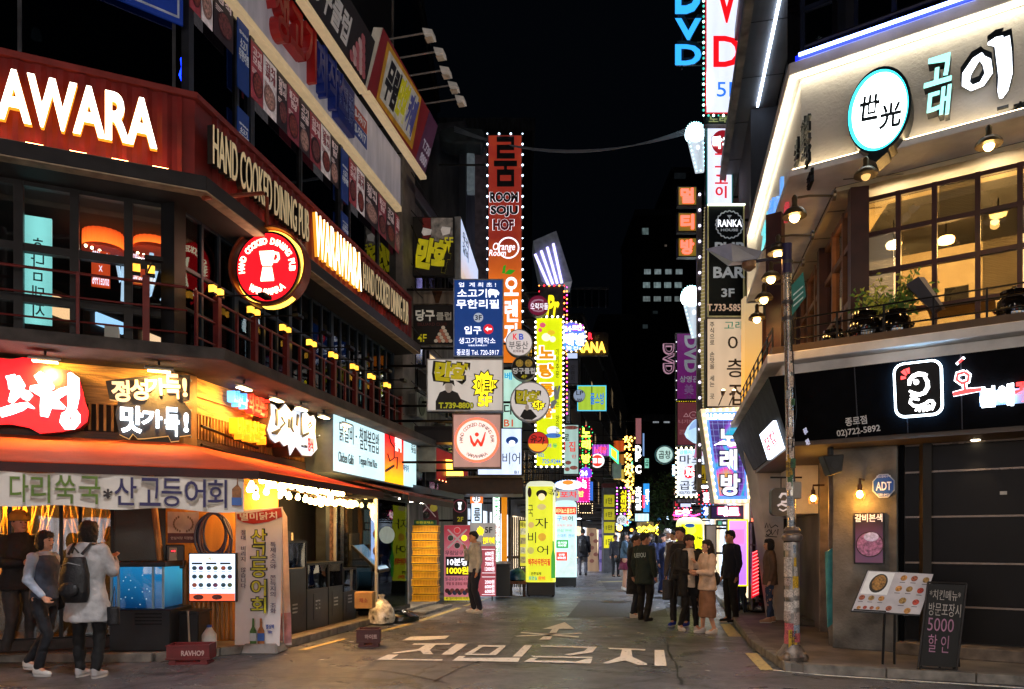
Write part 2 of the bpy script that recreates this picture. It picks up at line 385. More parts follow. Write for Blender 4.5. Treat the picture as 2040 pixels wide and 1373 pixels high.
def road_text(s,q,bold):
 """lettering laid on the road inside the quad q of photo points (bottom left, bottom right, top right, top left)"""
 V,P,a=glyphs(s,bold,4);c=[Vector((*g_(*p),.008))for p in q];b=MB();seen={}
 vv=[];
 for x,y,z in V:vv.append((c[0]*(1-x)+c[1]*x)*(1-y)+(c[3]*(1-x)+c[2]*x)*y)
 for v,(x,y,z)in zip(vv,V):v.z=.008 if z>0 else.004
 b.addw(vv,P);return b.mk('road_lettering',WP,kind='structure')
def road_poly(*pts):MB().addw([Vector((*g_(*p),.008))for p in pts],[tuple(range(len(pts)))]).mk('road_lettering',WP,kind='structure')
def c8(x,y):return(700+x/2.914,1100+y/2.914)
def rp(*pts):road_poly(*[c8(x,y)for x,y in pts])
rp((365,533),(578,533),(570,541),(352,541));rp((430,541),(490,541),(455,572),(475,596),(418,596),(400,575),(250,592),(235,588),(390,565))
rp((610,536),(676,536),(588,598),(522,598));rp((212,598),(275,598),(232,624),(530,626),(526,634),(145,628))
b_=[(735,543),(895,545),(895,556),(835,602),(660,600),(655,592)]
rp((735,543),(895,545),(890,555),(735,552));rp((735,552),(765,552),(700,594),(655,596));rp((858,555),(890,555),(838,602),(800,594));rp((700,594),(800,594),(838,602),(668,600),(655,596))
rp((1005,544),(1050,544),(990,610),(935,610));rp((625,606),(665,606),(648,618),(980,616),(968,641),(585,634));
rp((1100,545),(1425,553),(1400,585),(1270,603),(1235,598),(1350,578),(1372,560),(1100,551));rp((1045,606),(1400,612),(1397,620),(1060,614))
rp((1040,618),(1085,617),(1060,632),(1230,634),(1300,640),(1372,622),(1399,623),(1388,650),(1000,640));
rp((1490,558),(1708,567),(1705,574),(1495,566));rp((1572,568),(1625,570),(1632,612),(1718,652),(1716,659),(1665,658),(1590,632),(1490,651),(1455,649),(1560,610))
rp((1760,571),(1815,572),(1830,664),(1760,663))
rp((1238,409),(1295,449),(1205,448),(1190,471),(1150,471),(1165,449),(1108,449));rp((1115,492),(1165,492),(1155,511),(1090,511))
rp((990,467),(1322,491),(1318,499),(978,472));rp((945,488),(1335,472),(1342,476),(960,493))
rp((345,494),(570,487),(545,506),(400,515),(295,515))
mh=thing('manhole_cover','round iron manhole cover set flush in the road','manhole cover',(*g_(1225,1200),0))
x,y=g_(1225,1200)
MB().lathe((x,y,0),[(.36,.0),(.36,.007),(.30,.007)],28).mk('rim',mat('4a4a4c',.4,.7),mh)
MB().lathe((x,y,0),[(.29,.001),(.29,.010)],28).mk('lid',mat('3a3a3c',.35,.8,bump=.6,bscale=25),mh)
LM=mat('c9c4bb',.7)
for i,(px,py)in enumerate([(548,1262),(568,1305),(1113,1228),(1272,1262),(1212,1160),(1310,1212),(1314,1203),(958,1203),(760,1310),(1600,1250),(700,1280),(1280,1264),(1410,1338),(500,1310),(1307,1195),(640,1316)]):
 x,y=gnd(px,py);a=rnd.uniform(0,3);r=rnd.uniform(.02,.05);c_,s_=math.cos(a),math.sin(a)
 o=MB().slab([(x+r*c_,y+r*s_),(x-r*s_*.6,y+r*c_*.6),(x-r*c_,y-r*s_),(x+r*s_*.5,y-r*c_*.5)],.009,.014).mk('litter',LM)
 tagit(o,'small pale scrap of litter dropped on the asphalt road','litter','litter scraps on the road')
# ====== plain building volumes further up the street
CON=mat('74706e',.8,var=.45,scale=1.2,bump=.4,kind='streak');DARKW=mat('303238',.7,var=.4,scale=1.5,kind='streak');GREYW=mat('585b62',.7,var=.35,scale=1.5,kind='streak')
TRIM=mat('50545c',.45,.4);PANE=mat('0a0c12',.12,0,bump=0,var=.5,spec=.8)
def street_building(side,Y0,Y1,z1,m,label,floors=(),lit=(),base=0,depth=9,cat='building',trim=TRIM,lc='ffd9a0'):
 fr=LS if side<0 else RS
 def U(Y):return(Y-10)*math.hypot(*SD)*(1 if side<0 else-1)
 u0,u1=sorted((U(Y0),U(Y1)))
 x=(wallx(side,(Y0+Y1)/2))+side*3
 t=thing('street_building',label,cat,(x,(Y0+Y1)/2,0))
 MB(fr).box(u0,u1,-depth,0,base,z1).mk('wall',m,t)
 MB(fr).box(u0-.05,u1+.05,-depth,.12,z1+.002,z1+.3).mk('cornice',trim,t,bevel=.02)
 k=0;n=max(1,int((u1-u0)/2.6));st=(u1-u0)/n
 for i in range(n if Y0>20 or side>0 else 0):MB(fr).box(u0+st*i+.3,u0+st*(i+1)-.3,.003,.05,.35,2.6).mk('shop_window',emi(['e8f0ff','ffe2b8','dcebff'][(i+int(Y0))%3],1.4,var=.75),t)
 for i in range(n):
  if i%2==0 and Y0<45 and(Y0>20 or side>0):
   u=u0+st*(i+.5);MB(fr).lathe((u,.7,2.98),[(.12,0),(.12,.04)],14).mk('downlight',emi('eef4ff',8),t);MB(fr).box(u-.2,u+.2,.0,.95,3.03,3.08).mk('added_light_shelf',trim,t)  # downlights and their shelves added to brighten the street ground
   o=spot(fr.p(u,.7,2.93),fr.p(u,2.2,0),260,'dfeaff',140,.8);o.parent=t;o.location-=ORG[t.name]
 for(za,zb)in floors:
  n=max(1,int((u1-u0)/1.5));st=(u1-u0)/n
  for i in range(n):
   a,c=u0+st*i+.2,u0+st*(i+1)-.2
   wf=MB(fr).box(a-.06,c+.06,.002,.07,za-.06,za).box(a-.06,c+.06,.002,.07,zb,zb+.06).box(a-.06,a,.002,.07,za,zb).box(c,c+.06,.002,.07,za,zb).box((a+c)/2-.02,(a+c)/2+.02,.03,.06,za,zb).mk('window',trim,t)
   k+=1
   on=(k*7+int(Y0))%10 in lit
   MB(fr).box(a,c,.004,.03,za,zb).mk('pane',emi(lc,1.0 if k%2 else.5,var=.7,scale=2.5)if on else PANE,wf)
 return t
street_building(-1,18.3,23.5,10.2,CON,'stained concrete building behind the cluster of comic cafe signs',[(2.9,4.4),(5.2,6.6),(7.8,9.2)],(3,))
street_building(-1,23.6,30.5,14.4,GREYW,'grey panelled building behind the tall orange bar sign',[(3.6,5),(6.4,8),(9.4,11)],(4,))
street_building(-1,31,41,12.6,DARKW,'dark building behind the bulb-framed yellow chicken sign',[(4,5.6),(7,8.6),(10,11.4)],(1,))
street_building(-1,42,56,15.2,GREYW,'grey building with glass rooftop railing behind the blue karaoke disc',[(4,6),(7.5,9.5),(11,13)],(2,))
street_building(-1,57,75,18.5,DARKW,'narrow dark building behind the lantern string',[(5,7),(9,11),(13,15)],(0,5))
street_building(-1,76,120,22,DARKW,'last dark building on the lantern side of the street',[(5,7),(9,11),(13,15),(17,19)],(1,4))
rl=thing('rooftop_railing','pale metal railing with glass along a grey rooftop','railing',(*LS.p(36,0,0).xy,15.5))
f45=FP(45)
for i in range(6):
 u=f45.pix(1137+i*14)[0];MB(f45).box(u-.03,u+.03,-.03,.03,15.5,16.6).mk('post',TRIM,rl)
MB(f45).box(f45.pix(1134)[0],f45.pix(1212)[0],-.05,.05,16.6,16.72).mk('handrail',TRIM,rl)
MB(f45).box(f45.pix(1134)[0],f45.pix(1212)[0],-.012,.012,15.55,16.58).mk('glass_panel',glass(),rl)
street_building(1,15.6,21.5,13.5,DARKW,'dark building behind the black pub bar sign',[(3.6,5),(6.4,8)],(3,))
street_building(1,21.6,30,12.5,GREYW,'grey building behind the purple video room sign',[(3.6,5),(6.4,8)],(3,))
street_building(1,30.5,48,10.5,DARKW,'low dark building behind the bulb-framed grill house sign',[(3.6,5),(6.4,8)],(3,6))
street_building(1,49,110,12,DARKW,'distant dark building at the far end of the street',[(4,6),(8,10)],(3,6,1))
def tower(Y,x0,x1,ztop_px,label,wins,m=DARKW,d=20):
 f=FP(Y);u0,u1=f.pix(x0)[0],f.pix(x1)[0];zt=f.pix(x0,ztop_px)[1]
 t=thing('tower_block',label,'building',((u0+u1)/2,Y+d/2,0))
 MB(f).box(u0,u1,-d,0,0,zt).mk('wall',m,t)
 MB(f).box(u0-.3,u1+.3,-d,.3,zt+.01,zt+1.2).mk('cornice',GREYW,t)
 for(a,b_,c,d_,col,es)in wins:
  U0,U1=f.pix(a)[0],f.pix(c)[0];Z0,Z1=f.pix(a,d_)[1],f.pix(a,b_)[1]
  w_=MB(f).box(U0-.15,U1+.15,.01,.12,Z0-.15,Z1+.15).mk('window',TRIM,t)
  MB(f).box(U0,U1,.13,.16,Z0,Z1).mk('pane',emi(col,es,var=.85,scale=1.4,samp=False),w_)
W1=[]
for x in range(1283,1360,21):
 W1.append((x,537,x+13,547,'b8ccd0',.35));W1.append((x-2,563,x+12,574,'9fb6b8',.45));W1.append((x-2,591,x+12,601,'a8b8b8',.3))
W1+=[(1279,455,1292,468,'8fa8a8',.3),(1280,647,1290,655,'6a7c80',.12),(1324,488,1328,492,'a09080',.2),(1300,620,1310,626,'6a7c80',.06)]
tower(150,1268,1372,430,'far dark office block with three rows of lit windows',W1)
tower(170,1340,1500,345,'darkest far office tower rising behind the red square signs',[(1343,345,1366,357,'556068',.05)])
tower(140,1195,1262,640,'dark distant block behind the lantern side of the street',[])
tower(130,1262,1345,840,'low dark block closing the street with two pale roof lamps',[(1300,840,1312,843,'c0c8d0',.5),(1322,840,1334,843,'c0c8d0',.5)])
tower(60,770,822,-60,'tall blue-black slab tower behind the pub roof',[],m=mat('0c2436',.4,var=.3))
tower(75,880,1060,262,'dark building mass behind the tall orange bar sign',[])
# ====== the shops across the junction: out of the picture, but they light the fronts and show in the window glass
OB=thing('opposite_shops','row of shops across the junction behind the viewer','building',(0,-11,0));fo=Fr(0,-10,-1,0)
MB(fo).box(-24,24,-8,0,0,12).mk('wall',mat('3a3836',.8),OB)
for i,(u0,u1,z0,z1,c_,es_)in enumerate([(-17,-10,3.2,4.6,'e8f4ff',7),(-9.4,-3.4,3.1,4.4,'ffe0b4',8),(-2.8,2.4,3.2,4.5,'dff0ff',7),(3,8.6,3.1,4.6,'ffd2a8',8),(9.2,16,3.2,4.5,'e4ecff',7),(-7,-6,5,9.5,'7fd8d0',3),(-1.6,-.7,5.2,9,'ff5a3a',4),(4.2,5.2,5,9.6,'dfe8ff',5),(8.8,9.6,5,9,'8ab0ff',4),(-12,-11,5,9,'ffd080',4)]):
 t=thing('shop_sign','lit sign on the shops across the junction, %s'%['wide white at the far left','wide cream','wide white in the middle','wide peach','wide white at the far right','tall turquoise','tall red','tall white','tall blue','tall amber'][i],'sign',fo.p((u0+u1)/2,.2,z0));MB(fo).box(u0,u1,.02,.28,z0,z1).mk('casing',mat('2a2a2c',.5),t);MB(fo).box(u0+.05,u1-.05,.281,.29,z0+.05,z1-.05).mk('face',emi(c_,es_*.6),t)
for i in range(8):
 u=-15+4.1*i;MB(fo).box(u,u+2.9,.01,.04,.3,2.8).mk('shop_window',emi(['ffd8a0','f0f4ff','ffc890','e8f0ff'][i%4],1.6,var=.6),OB)
def added_street_lamp(x,y,e,label,dx=0):  # lamp added out of view to light the road and fronts
 t=thing('added_street_lamp',label,'street lamp',(x,y,0));MB().cyl((x,y,0),(x,y,7.2),.08,.05,12).mk('pole',mat('6a6c70',.4,.6),t);MB().tube([(x,y,7.1),(x+dx*.5,y,7.4),(x+dx,y,7.4)],.035,8).mk('arm',mat('6a6c70',.4,.6),t)
 MB().box(x+dx-.3,x+dx+.3,y-.14,y+.14,7.33,7.43).mk('head',mat('50545a',.4,.6),t);MB().box(x+dx-.25,x+dx+.25,y-.1,y+.1,7.31,7.325).mk('lens',emi('fff0dc',30),t)
 l=bpy.data.lights.new('lamp_light','SPOT');l.energy=e;l.color=(.96,.96,1);l.spot_size=R(116);l.spot_blend=.6;l.shadow_soft_size=.2;o=bpy.data.objects.new('lamp_light',l);COL.objects.link(o);o.parent=t;o.location=(dx,0,7.28)
added_street_lamp(-4.9,4.2,1250,'street lamp on the pavement beside the viewer, left side',2.6);added_street_lamp(5.4,2.2,800,'street lamp on the pavement beside the viewer, right side',-3.2)
# ====== corner pub building on the left
CHAR=mat('1c1b1b',.45,.3,var=.3);RED=mat('7a1f1c',.5,var=.25,scale=3,bump=.1);REDT=mat('8c3530',.5,var=.2);IRON=mat('141416',.4,.6)
BEIGE=mat('b59f82',.7,var=.25,scale=2,kind='streak');MARBLE=mat('7b7671',.6,var=.4,scale=2.2);WOODY=mat('cc9c50',.6,var=.4,kind='woodh',bump=.3);WOODV=mat('bc8c48',.6,var=.45,kind='wood',bump=.3)
DWOOD=mat('3a2416',.6,var=.5,kind='woodh',bump=.3);STONE=mat('4a4541',.8,var=.45,scale=3,bump=.5);STEEL=mat('8f9296',.35,.8,var=.2);DRED=mat('701f1b',.4,.2,var=.2)
U1=8.2
ULF=-4.2
def both(name,m,root,w,w2,z0,z1,ul=None,ur=None,**kw):
 """a band that wraps the building corner: front run and street run, mitred"""
 def corner(w_):
  a=LS.off(w_);b_=LF.off(w_)
  det=a.d[0]*-b_.d[1]+b_.d[0]*a.d[1]
  rx,ry=b_.o[0]-a.o[0],b_.o[1]-a.o[1]
  s_=(rx*-b_.d[1]+b_.d[0]*ry)/det
  return(a.o[0]+s_*a.d[0],a.o[1]+s_*a.d[1])
 L0=LF.p(ULF if ul is None else ul,w,0);L1=LF.p(ULF if ul is None else ul,w2,0);R0=LS.p(U1 if ur is None else ur,w,0);R1=LS.p(U1 if ur is None else ur,w2,0)
 c0=corner(w);c1=corner(w2)
 z0b,z1b=(z0 if isinstance(z0,tuple)else(z0,z0)),(z1 if isinstance(z1,tuple)else(z1,z1))
 vs=[]
 for(A,B)in(((L0.x,L0.y),(L1.x,L1.y)),(c0,c1),((R0.x,R0.y),(R1.x,R1.y))):
  vs+=[(*A,z0b[0]),(*B,z0b[1]),(*B,z1b[1]),(*A,z1b[0])]
 fs=[(0,1,2,3),(8,11,10,9)]
 for i in(0,4):
  for k in range(4):fs.append((i+k,i+(k+1)%4,i+4+(k+1)%4,i+4+k))
 return MB().addw(vs,fs).mk(name,m,root,**kw)
PB=thing('pub_building','corner building with dark red pub fascia and iron balcony over a wooden eatery','building',(-5,13,0))
MB(LS).box(1.2,U1,-9,-.8,0,3.78).mk('wall',DARKW,PB)
both('ledge',STONE,PB,-.9,.95,3.79,3.94,bevel=.01)
both('floor',DWOOD,PB,-6.5,-.9,3.70,3.93);both('ceiling',mat('2a2320',.8),PB,-6.5,-.12,6.02,6.2)
MB(LS).box(-4,U1,-6.6,-6.5,3.9,6.2).mk('back_wall',mat('3a2a20',.8,var=.4),PB)
MB(LS).box(U1-.1,U1,-6.5,-.1,3.94,6.12).mk('end_wall',DARKW,PB)
def corr(fr,u0,u1,w,z0,z1,pitch=.115,dep=.036,name='corrugated_panel',m=RED):
 n=int((u1-u0)/pitch*2);b=MB(fr);vs=[]
 for i in range(n+1):
  u=u0+(u1-u0)*i/n;ph=i%4;ww=w+(dep if ph in(1,2)else 0)
  vs+=[(u,ww,z0),(u,ww,z1)]
 b.add(vs,[(2*i,2*i+2,2*i+3,2*i+1)for i in range(n)]);return b.mk(name,m,PB)
both('fascia_core',RED,PB,-.1,.30,6.22,7.28)
corr(LF,ULF,.0,.306,6.24,7.27);corr(LS,.22,U1,.306,6.24,7.27)
both('fascia_cap',REDT,PB,-.1,.36,7.285,7.36);both('fascia_base',REDT,PB,.24,.345,6.215,6.24)
both('gutter',mat('2c2a2c',.5,.3),PB,-.1,.56,6.02,6.21,bevel=.008)
both('gutter_trim',BEIGE,PB,.40,.565,6.00,6.017);both('soffit',mat('2c2622',.7),PB,-.06,.39,6.005,6.018)
BLUEFR=mat('3b4652',.35,.6,var=.2)
G1=glass('eef2f4',.05);G2=glass('9aaab4',.02,1.25)
def glazing(root,fr,us,zs,w,fm,gm,bar=.035,dep=.06,thick_us=(),skip=()):
 wf=MB(fr)
 for i,u in enumerate(us):
  t=bar*(2.2 if i in thick_us else 1);wf.box(u-t,u+t,w-dep,w+dep*(1.3 if i in thick_us else 1),zs[0]-bar,zs[-1]+bar)
 for z in zs:
  for a,c in zip(us[:-1],us[1:]):wf.box(a+bar,c-bar,w-dep*.8,w+dep*.8,z-bar,z+bar)
 wf=wf.mk('window_frame',fm,root)
 for i,(a,c)in enumerate(zip(us[:-1],us[1:])):
  for j,(e,g)in enumerate(zip(zs[:-1],zs[1:])):
   if(i,j)in skip:continue
   MB(fr).box(a+bar,c-bar,w-.006,w+.006,e+bar,g-bar).mk('pane',gm,wf)
 return wf
lfu=[LF.pix(x,HY,-.1)[0]for x in(-70,28,38,148,256,364)]
glazing(PB,LF,[LF.pix(-90,HY,-.1)[0],LF.pix(38,HY,-.1)[0],LF.pix(149,HY,-.1)[0],LF.pix(256,HY,-.1)[0],-.12],[3.97,4.56,5.19,6.0],-.1,CHAR,G1,bar=.05,dep=.06)
MB(LS).box(-.12,.12,-.22,-.02,3.94,6.06).mk('corner_post',CHAR,PB)
us=[.14+i*.415 for i in range(20)]
glazing(PB,LS,us,[3.97,4.7,5.25,6.0],-.1,BLUEFR,G2,bar=.024,dep=.04,thick_us=(3,7,11,15,19))
def inlf(x,w=-.9):return LF.pix(x,HY,w)[0]
def inlz(x,y,w=-.9):return LF.pix(x,y,w)[1]
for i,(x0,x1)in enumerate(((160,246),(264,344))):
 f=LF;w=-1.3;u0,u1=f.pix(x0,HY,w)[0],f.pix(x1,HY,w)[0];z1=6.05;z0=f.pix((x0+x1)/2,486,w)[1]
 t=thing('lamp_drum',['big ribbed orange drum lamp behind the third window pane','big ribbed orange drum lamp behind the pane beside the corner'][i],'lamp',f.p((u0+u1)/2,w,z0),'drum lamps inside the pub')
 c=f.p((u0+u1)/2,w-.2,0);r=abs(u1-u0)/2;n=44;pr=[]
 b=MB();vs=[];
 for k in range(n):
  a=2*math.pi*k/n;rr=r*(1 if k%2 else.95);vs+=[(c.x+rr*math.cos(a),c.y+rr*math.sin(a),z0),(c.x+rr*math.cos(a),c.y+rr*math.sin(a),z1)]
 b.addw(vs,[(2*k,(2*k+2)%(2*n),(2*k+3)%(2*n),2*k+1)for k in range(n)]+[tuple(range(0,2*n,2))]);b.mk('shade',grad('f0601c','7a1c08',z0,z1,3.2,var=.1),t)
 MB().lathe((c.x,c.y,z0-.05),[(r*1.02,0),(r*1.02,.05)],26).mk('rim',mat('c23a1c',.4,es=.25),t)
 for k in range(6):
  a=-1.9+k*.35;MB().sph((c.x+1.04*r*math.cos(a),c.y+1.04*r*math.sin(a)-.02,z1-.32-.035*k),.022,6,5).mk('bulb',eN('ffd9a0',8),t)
def inpanel(x0,y0,x1,y1,w,c,es,label,txt=(),depth=.05,m=None):
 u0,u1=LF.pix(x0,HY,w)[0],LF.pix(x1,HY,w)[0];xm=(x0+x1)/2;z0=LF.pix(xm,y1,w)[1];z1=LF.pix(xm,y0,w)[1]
 t=thing('window_panel',label,'sign',LF.p((u0+u1)/2,w,z0))
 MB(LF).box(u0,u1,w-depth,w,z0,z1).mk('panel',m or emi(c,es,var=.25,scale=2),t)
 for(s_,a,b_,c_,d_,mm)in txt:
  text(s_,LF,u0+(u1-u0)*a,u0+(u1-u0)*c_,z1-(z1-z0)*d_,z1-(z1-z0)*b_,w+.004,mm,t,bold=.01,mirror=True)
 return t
INK=mat('20343a',.6);WT=eN('e8ecff',1.4)
inpanel(48,432,103,645,-.5,'8fe0d8',1.15,'tall pale cyan lit panel with black brush letters in the first pub window',[('ㅎ\n나\nㅁ\n돼\n지',.25,.2,.75,.95,INK)])  # reflection of a sign opposite, built as a lit panel behind the glass
inpanel(160,355,235,362,-.9,'a04020',.2,'thin red shelf edge behind the pub glass')
inpanel(182,500,219,571,-.7,'e04a1e',.75,'orange placard with white print behind the third window pane',[('since1982',.05,.02,.95,.3,WT),('X',.4,.42,.6,.58,WT),('since1996',.05,.68,.95,.96,WT)])  # both placards are mirrored reflections in the panes, built as lit panels
inpanel(264,506,289,566,-.7,'d8481e',.6,'smaller orange placard beside the corner window',[('since1982',.05,.02,.95,.3,WT),('X',.4,.42,.6,.58,WT),('since1996',.05,.68,.95,.96,WT)])
inpanel(208,648,236,672,-.5,'b8a898',.35,'small beige cupboard behind the lowest pane',depth=.3)
inpanel(50,375,139,430,-1.4,'e8cca0',.5,'pale lit ceiling panel behind the first pub window')
for i,(pts,lab)in enumerate([([(232,510),(240,560),(248,520),(245,600)],'white neon zigzag behind the third window pane'),([(302,505),(300,590),(318,520),(325,560),(345,570),(322,600)],'white neon zigzag nearest the corner of the pub')]):
 w=-.45;b=MB(LF);b.tube([(*((lambda q:(q[0],w,q[1]))(LF.pix(x,y,w))),)for x,y in pts],.03,7)
 tagit(b.mk('neon_tube',eN('bcd8ee',1.0)),lab,'neon light')
for i in range(8):
 w=-1.5+.1*(i%3);x=[170,200,232,280,305,335,110,60][i];y=[350,372,400,470,420,365,395,380][i]
 u,z=LF.pix(x,y,w);t=MB(LF).sph((u,w,z),.035,8,6).mk('ceiling_bulb',emi('ffd79a',9));tagit(t,'small warm bulb inside the pub, %s of those over the corner tables'%['first','second','third','fourth','fifth','sixth','seventh','eighth'][i],'bulb','bulbs inside the pub')
for i in range(7):
 u=.7+i*1.1;t=thing('pub_booth','dark pub booth with a lit shelf behind the street windows, %s from the corner'%['first','second','third','fourth','fifth','sixth','seventh'][i],'booth',LS.p(u,-2.2,3.94),'booths inside the pub')
 MB(LS).box(u-.4,u+.4,-2.6,-1.6,3.94,4.4).mk('seat',mat('4a2018',.6),t)
 MB(LS).box(u-.4,u+.4,-2.75,-2.62,3.94,5.3).mk('backrest',mat('35261c',.7),t)
 MB(LS).box(u-.3,u+.3,-2.61,-2.58,4.9+.1*(i%2),5.2).mk('shelf_light',emi(['ffc890','a8d8ff','ffd0a0','9fd0ff','ffb070','ffe0b0','a0c8ff'][i],1.2),t)
t=thing('window_panel','dark blue notice panel with pale marks inside the street side windows','sign',LS.p(4.6,-.5,4.6))
MB(LS).box(4.1,5.6,-.55,-.5,4.25,5.8).mk('panel',emi('1c3c66',.5,var=.3),t);text('B1 2F\n5300',LS,4.3,5.4,4.4,5.3,-.49,WT,t)
def rail_run(fr,u0,u1,posts,label):
 t=thing('balcony_railing',label,'railing',fr.p((u0+u1)/2,.15,3.94))
 for z,r in((4.88,.019),(4.58,.013),(4.28,.013)):MB(fr).cyl((u0,.15,z),(u1,.15,z),r,n=8).mk('rail',DRED,t)
 for u,thick in posts:
  r=.042 if thick else.02
  MB(fr).box(u-r,u+r,.15-r,.15+r,3.94,4.96 if thick else 4.90).mk('post',DRED,t,bevel=.004)
 return t
lpost=[LF.pix(291,HY,.15)[0]]
rail_run(LF,ULF,.07,[(LF.pix(x,HY,.15)[0],0)for x in(-60,155)]+[(lpost[0],1)],'dark red balcony railing along the front of the pub')
spx=[433,507,570,622,665,707,741,772,798]
thin=[391,472,540,597,645,687,725,757,786]
rail_run(LS,.07,U1,[(LS.pix(x,HY,.15)[0],1)for x in spx]+[(LS.pix(x,HY,.15)[0],0)for x in thin],'dark red balcony railing running along the street side of the pub')
LAMPG=emi('ffb43a',1.6,var=.5,scale=12)
def post_lamp(fr,u,label):
 t=thing('post_lamp',label,'lamp',fr.p(u,.15,4.96),'little lantern lamps on the balcony posts')
 for du in(-.11,.06):
  if True:
   MB(fr).box(u+du-.042,u+du+.042,.11,.19,4.99,5.09).mk('lamp_glass',LAMPG,t,bevel=.004)
   MB(fr).box(u+du-.05,u+du+.05,.1,.2,5.092,5.112).mk('cap',IRON,t)
   MB(fr).box(u+du-.045,u+du+.045,.105,.195,4.963,4.988).mk('base',IRON,t)
 MB(fr).cyl((u,.15,4.98),(u+.10,.8,4.98),.012).mk('arm',IRON,t)
 MB(fr).box(u+.0,u+.2,.77,.87,4.94,4.99).mk('flood_head',IRON,t)
 return t
post_lamp(LF,lpost[0],'amber lantern pair on the balcony post at the front of the pub')
for i,x in enumerate(spx[:8]):
 post_lamp(LS,LS.pix(x,HY,.15)[0],'amber lantern pair on the %s balcony post counted from the pub corner'%['first','second','third','fourth','fifth','sixth','seventh','eighth'][i])
WL=emi('fff3da',6.0,samp=True);YEL=emi('ffc65a',2.2)
def channel_letters(s,fr,u0,u1,z0,z1,w,label,face,side,bold=.05,d=.09,standoff=.07,rot=0,cat='sign',group=None,tilt=0):
 t=thing('channel_letters',label,cat,fr.p((u0+u1)/2,w,z0),group)
 text(s,fr,u0,u1,z0,z1,w+standoff,side,t,d=d,bold=bold+.012,name='letter_sides',rot=rot,res=4)
 text(s,fr,u0,u1,z0,z1,w+standoff+d+.002,face,t,d=.01,bold=bold,name='letter_faces',rot=rot,res=4)
 return t
u0=LF.pix(-230,HY,.45)[0];u1=LF.pix(313,HY,.45)[0]
channel_letters('WARAWARA',LF,u0,u1,LF.pix(150,268,.45)[1],LF.pix(150,168,.45)[1],.33,'big warm white glowing letters on the front of the dark red fascia',emi('fff3da',3),emi('f09a2a',.9),bold=.055,d=.07)
BL=mat('e8d9b8',.5,es=.16,ec='ffe0a8',var=.05)
uA,uB=LS.pix(413,HY,.4)[0],LS.pix(606,HY,.4)[0]
channel_letters('HAND COOKED DINING PUB',LS,uA,uB,6.5,7.02,.33,'cream upright letters on the red fascia nearest the pub corner',BL,mat('14100e',.5),bold=.0,d=.08)
uA,uB=LS.pix(622,HY,.4)[0],LS.pix(714,HY,.4)[0]
channel_letters('WARAWARA',LS,uA,uB,6.42,7.15,.33,'warm white glowing letters halfway along the red fascia',emi('fff0d0',1.6),emi('e89a2a',.9),bold=.0,d=.06)
uA,uB=LS.pix(716,HY,.4)[0],LS.pix(806,HY,.4)[0]
channel_letters('HAND COOKED DINING PUB',LS,uA,uB,6.5,7.02,.33,'cream upright letters on the far end of the red fascia',BL,mat('14100e',.5),bold=.0,d=.08)
nm=['first','second','third','fourth','fifth','sixth','seventh','eighth','ninth','tenth','eleventh','twelfth','thirteenth','fourteenth','fifteenth']
for i in range(14):
 if i<6:fr,u=LF,-2.5+i*.45
 else:fr,u=LS,.6+(i-6)*.95
 t=thing('wash_light','small linear lamp on the gutter under the red fascia, %s counted from the left end'%(nm[i]if i<14 else ''),'lamp',fr.p(u,.46,6.21),'wash lamps under the red fascia')
 MB(fr).box(u-.10,u+.10,.43,.49,6.213,6.24).mk('body',IRON,t)
 MB(fr).box(u-.09,u+.09,.44,.48,6.242,6.248).mk('lens',emi('ff9a5a',22 if i<6 else 8),t)
def round_hanging():
 Y=11.0;f=FP(Y);u,z=f.pix(532,532);r=66/F*Y
 t=thing('round_hanging_sign','round red lit sign with white blender picture hanging from the pub corner','sign',(u,Y,z))
 f=Fr(u,Y,1,-.12)
 MB(f).disc(0,z,r*1.02,r*1.10,-.17,-.02,40).mk('casing',mat('241a14',.4,.4),t,smooth=True)
 MB(f).ring(.03,z-.02,r*.99,r*1.07,-.15,-.03,40,1.08).mk('rim_light',emi('ffc845',2.0),t)
 MB(f).disc(0,z,r*.95,r*1.02,-.018,0,40).mk('face',emi('f01420',1.25,var=.12,scale=1.5),t)
 ww=eN('fff2c8',2.2)
 arctext('HAND COOKED DINING PUB',f,0,z-.01,r*.80,r*.19,190,-10,.004,ww,t,bold=.03)
 arctext('WARAWARA',f,0,z+.05,r*.86,r*.2,232,308,.004,ww,t,bold=.03,flip=True,cw=.7)
 k=r/66.
 jug=[(-22,47),(20,47),(22,38),(17,12),(14,6),(-12,6),(-15,12),(-20,36)]
 MB(f).prism([(a*k*.72,z+(b_-3)*k*.72)for a,b_ in jug],.002,.008).mk('picture',ww,t)
 MB(f).prism([(a*k*.72,z+(b_-3)*k*.72)for a,b_ in[(-12,2),(14,2),(20,-30),(20,-36),(-18,-36),(-18,-30)]],.002,.008).mk('picture',ww,t)
 MB(f).tube([(18*k*.72,.006,z+38*k*.72),(32*k*.72,.006,z+36*k*.72),(34*k*.72,.006,z+22*k*.72),(28*k*.72,.006,z+14*k*.72),(19*k*.72,.006,z+14*k*.72)],.018,6).mk('picture',ww,t)
 MB(f).ring(0,z+.02,r*1.16,r*1.22,-.2,.02,36).mk('hoop',mat('8a3d22',.4,.3),t,smooth=True)
 p=LS.pix(405,395,.5);a=LS.p(p[0],.5,p[1])
 MB().tube([a,(u-.05,Y-.02,z+r*1.22+.48),(u,Y,z+r*1.22+.42),(u,Y,z+r*1.18)],.028,8).mk('bracket',mat('8a3d22',.4,.3),t,smooth=True)
round_hanging()
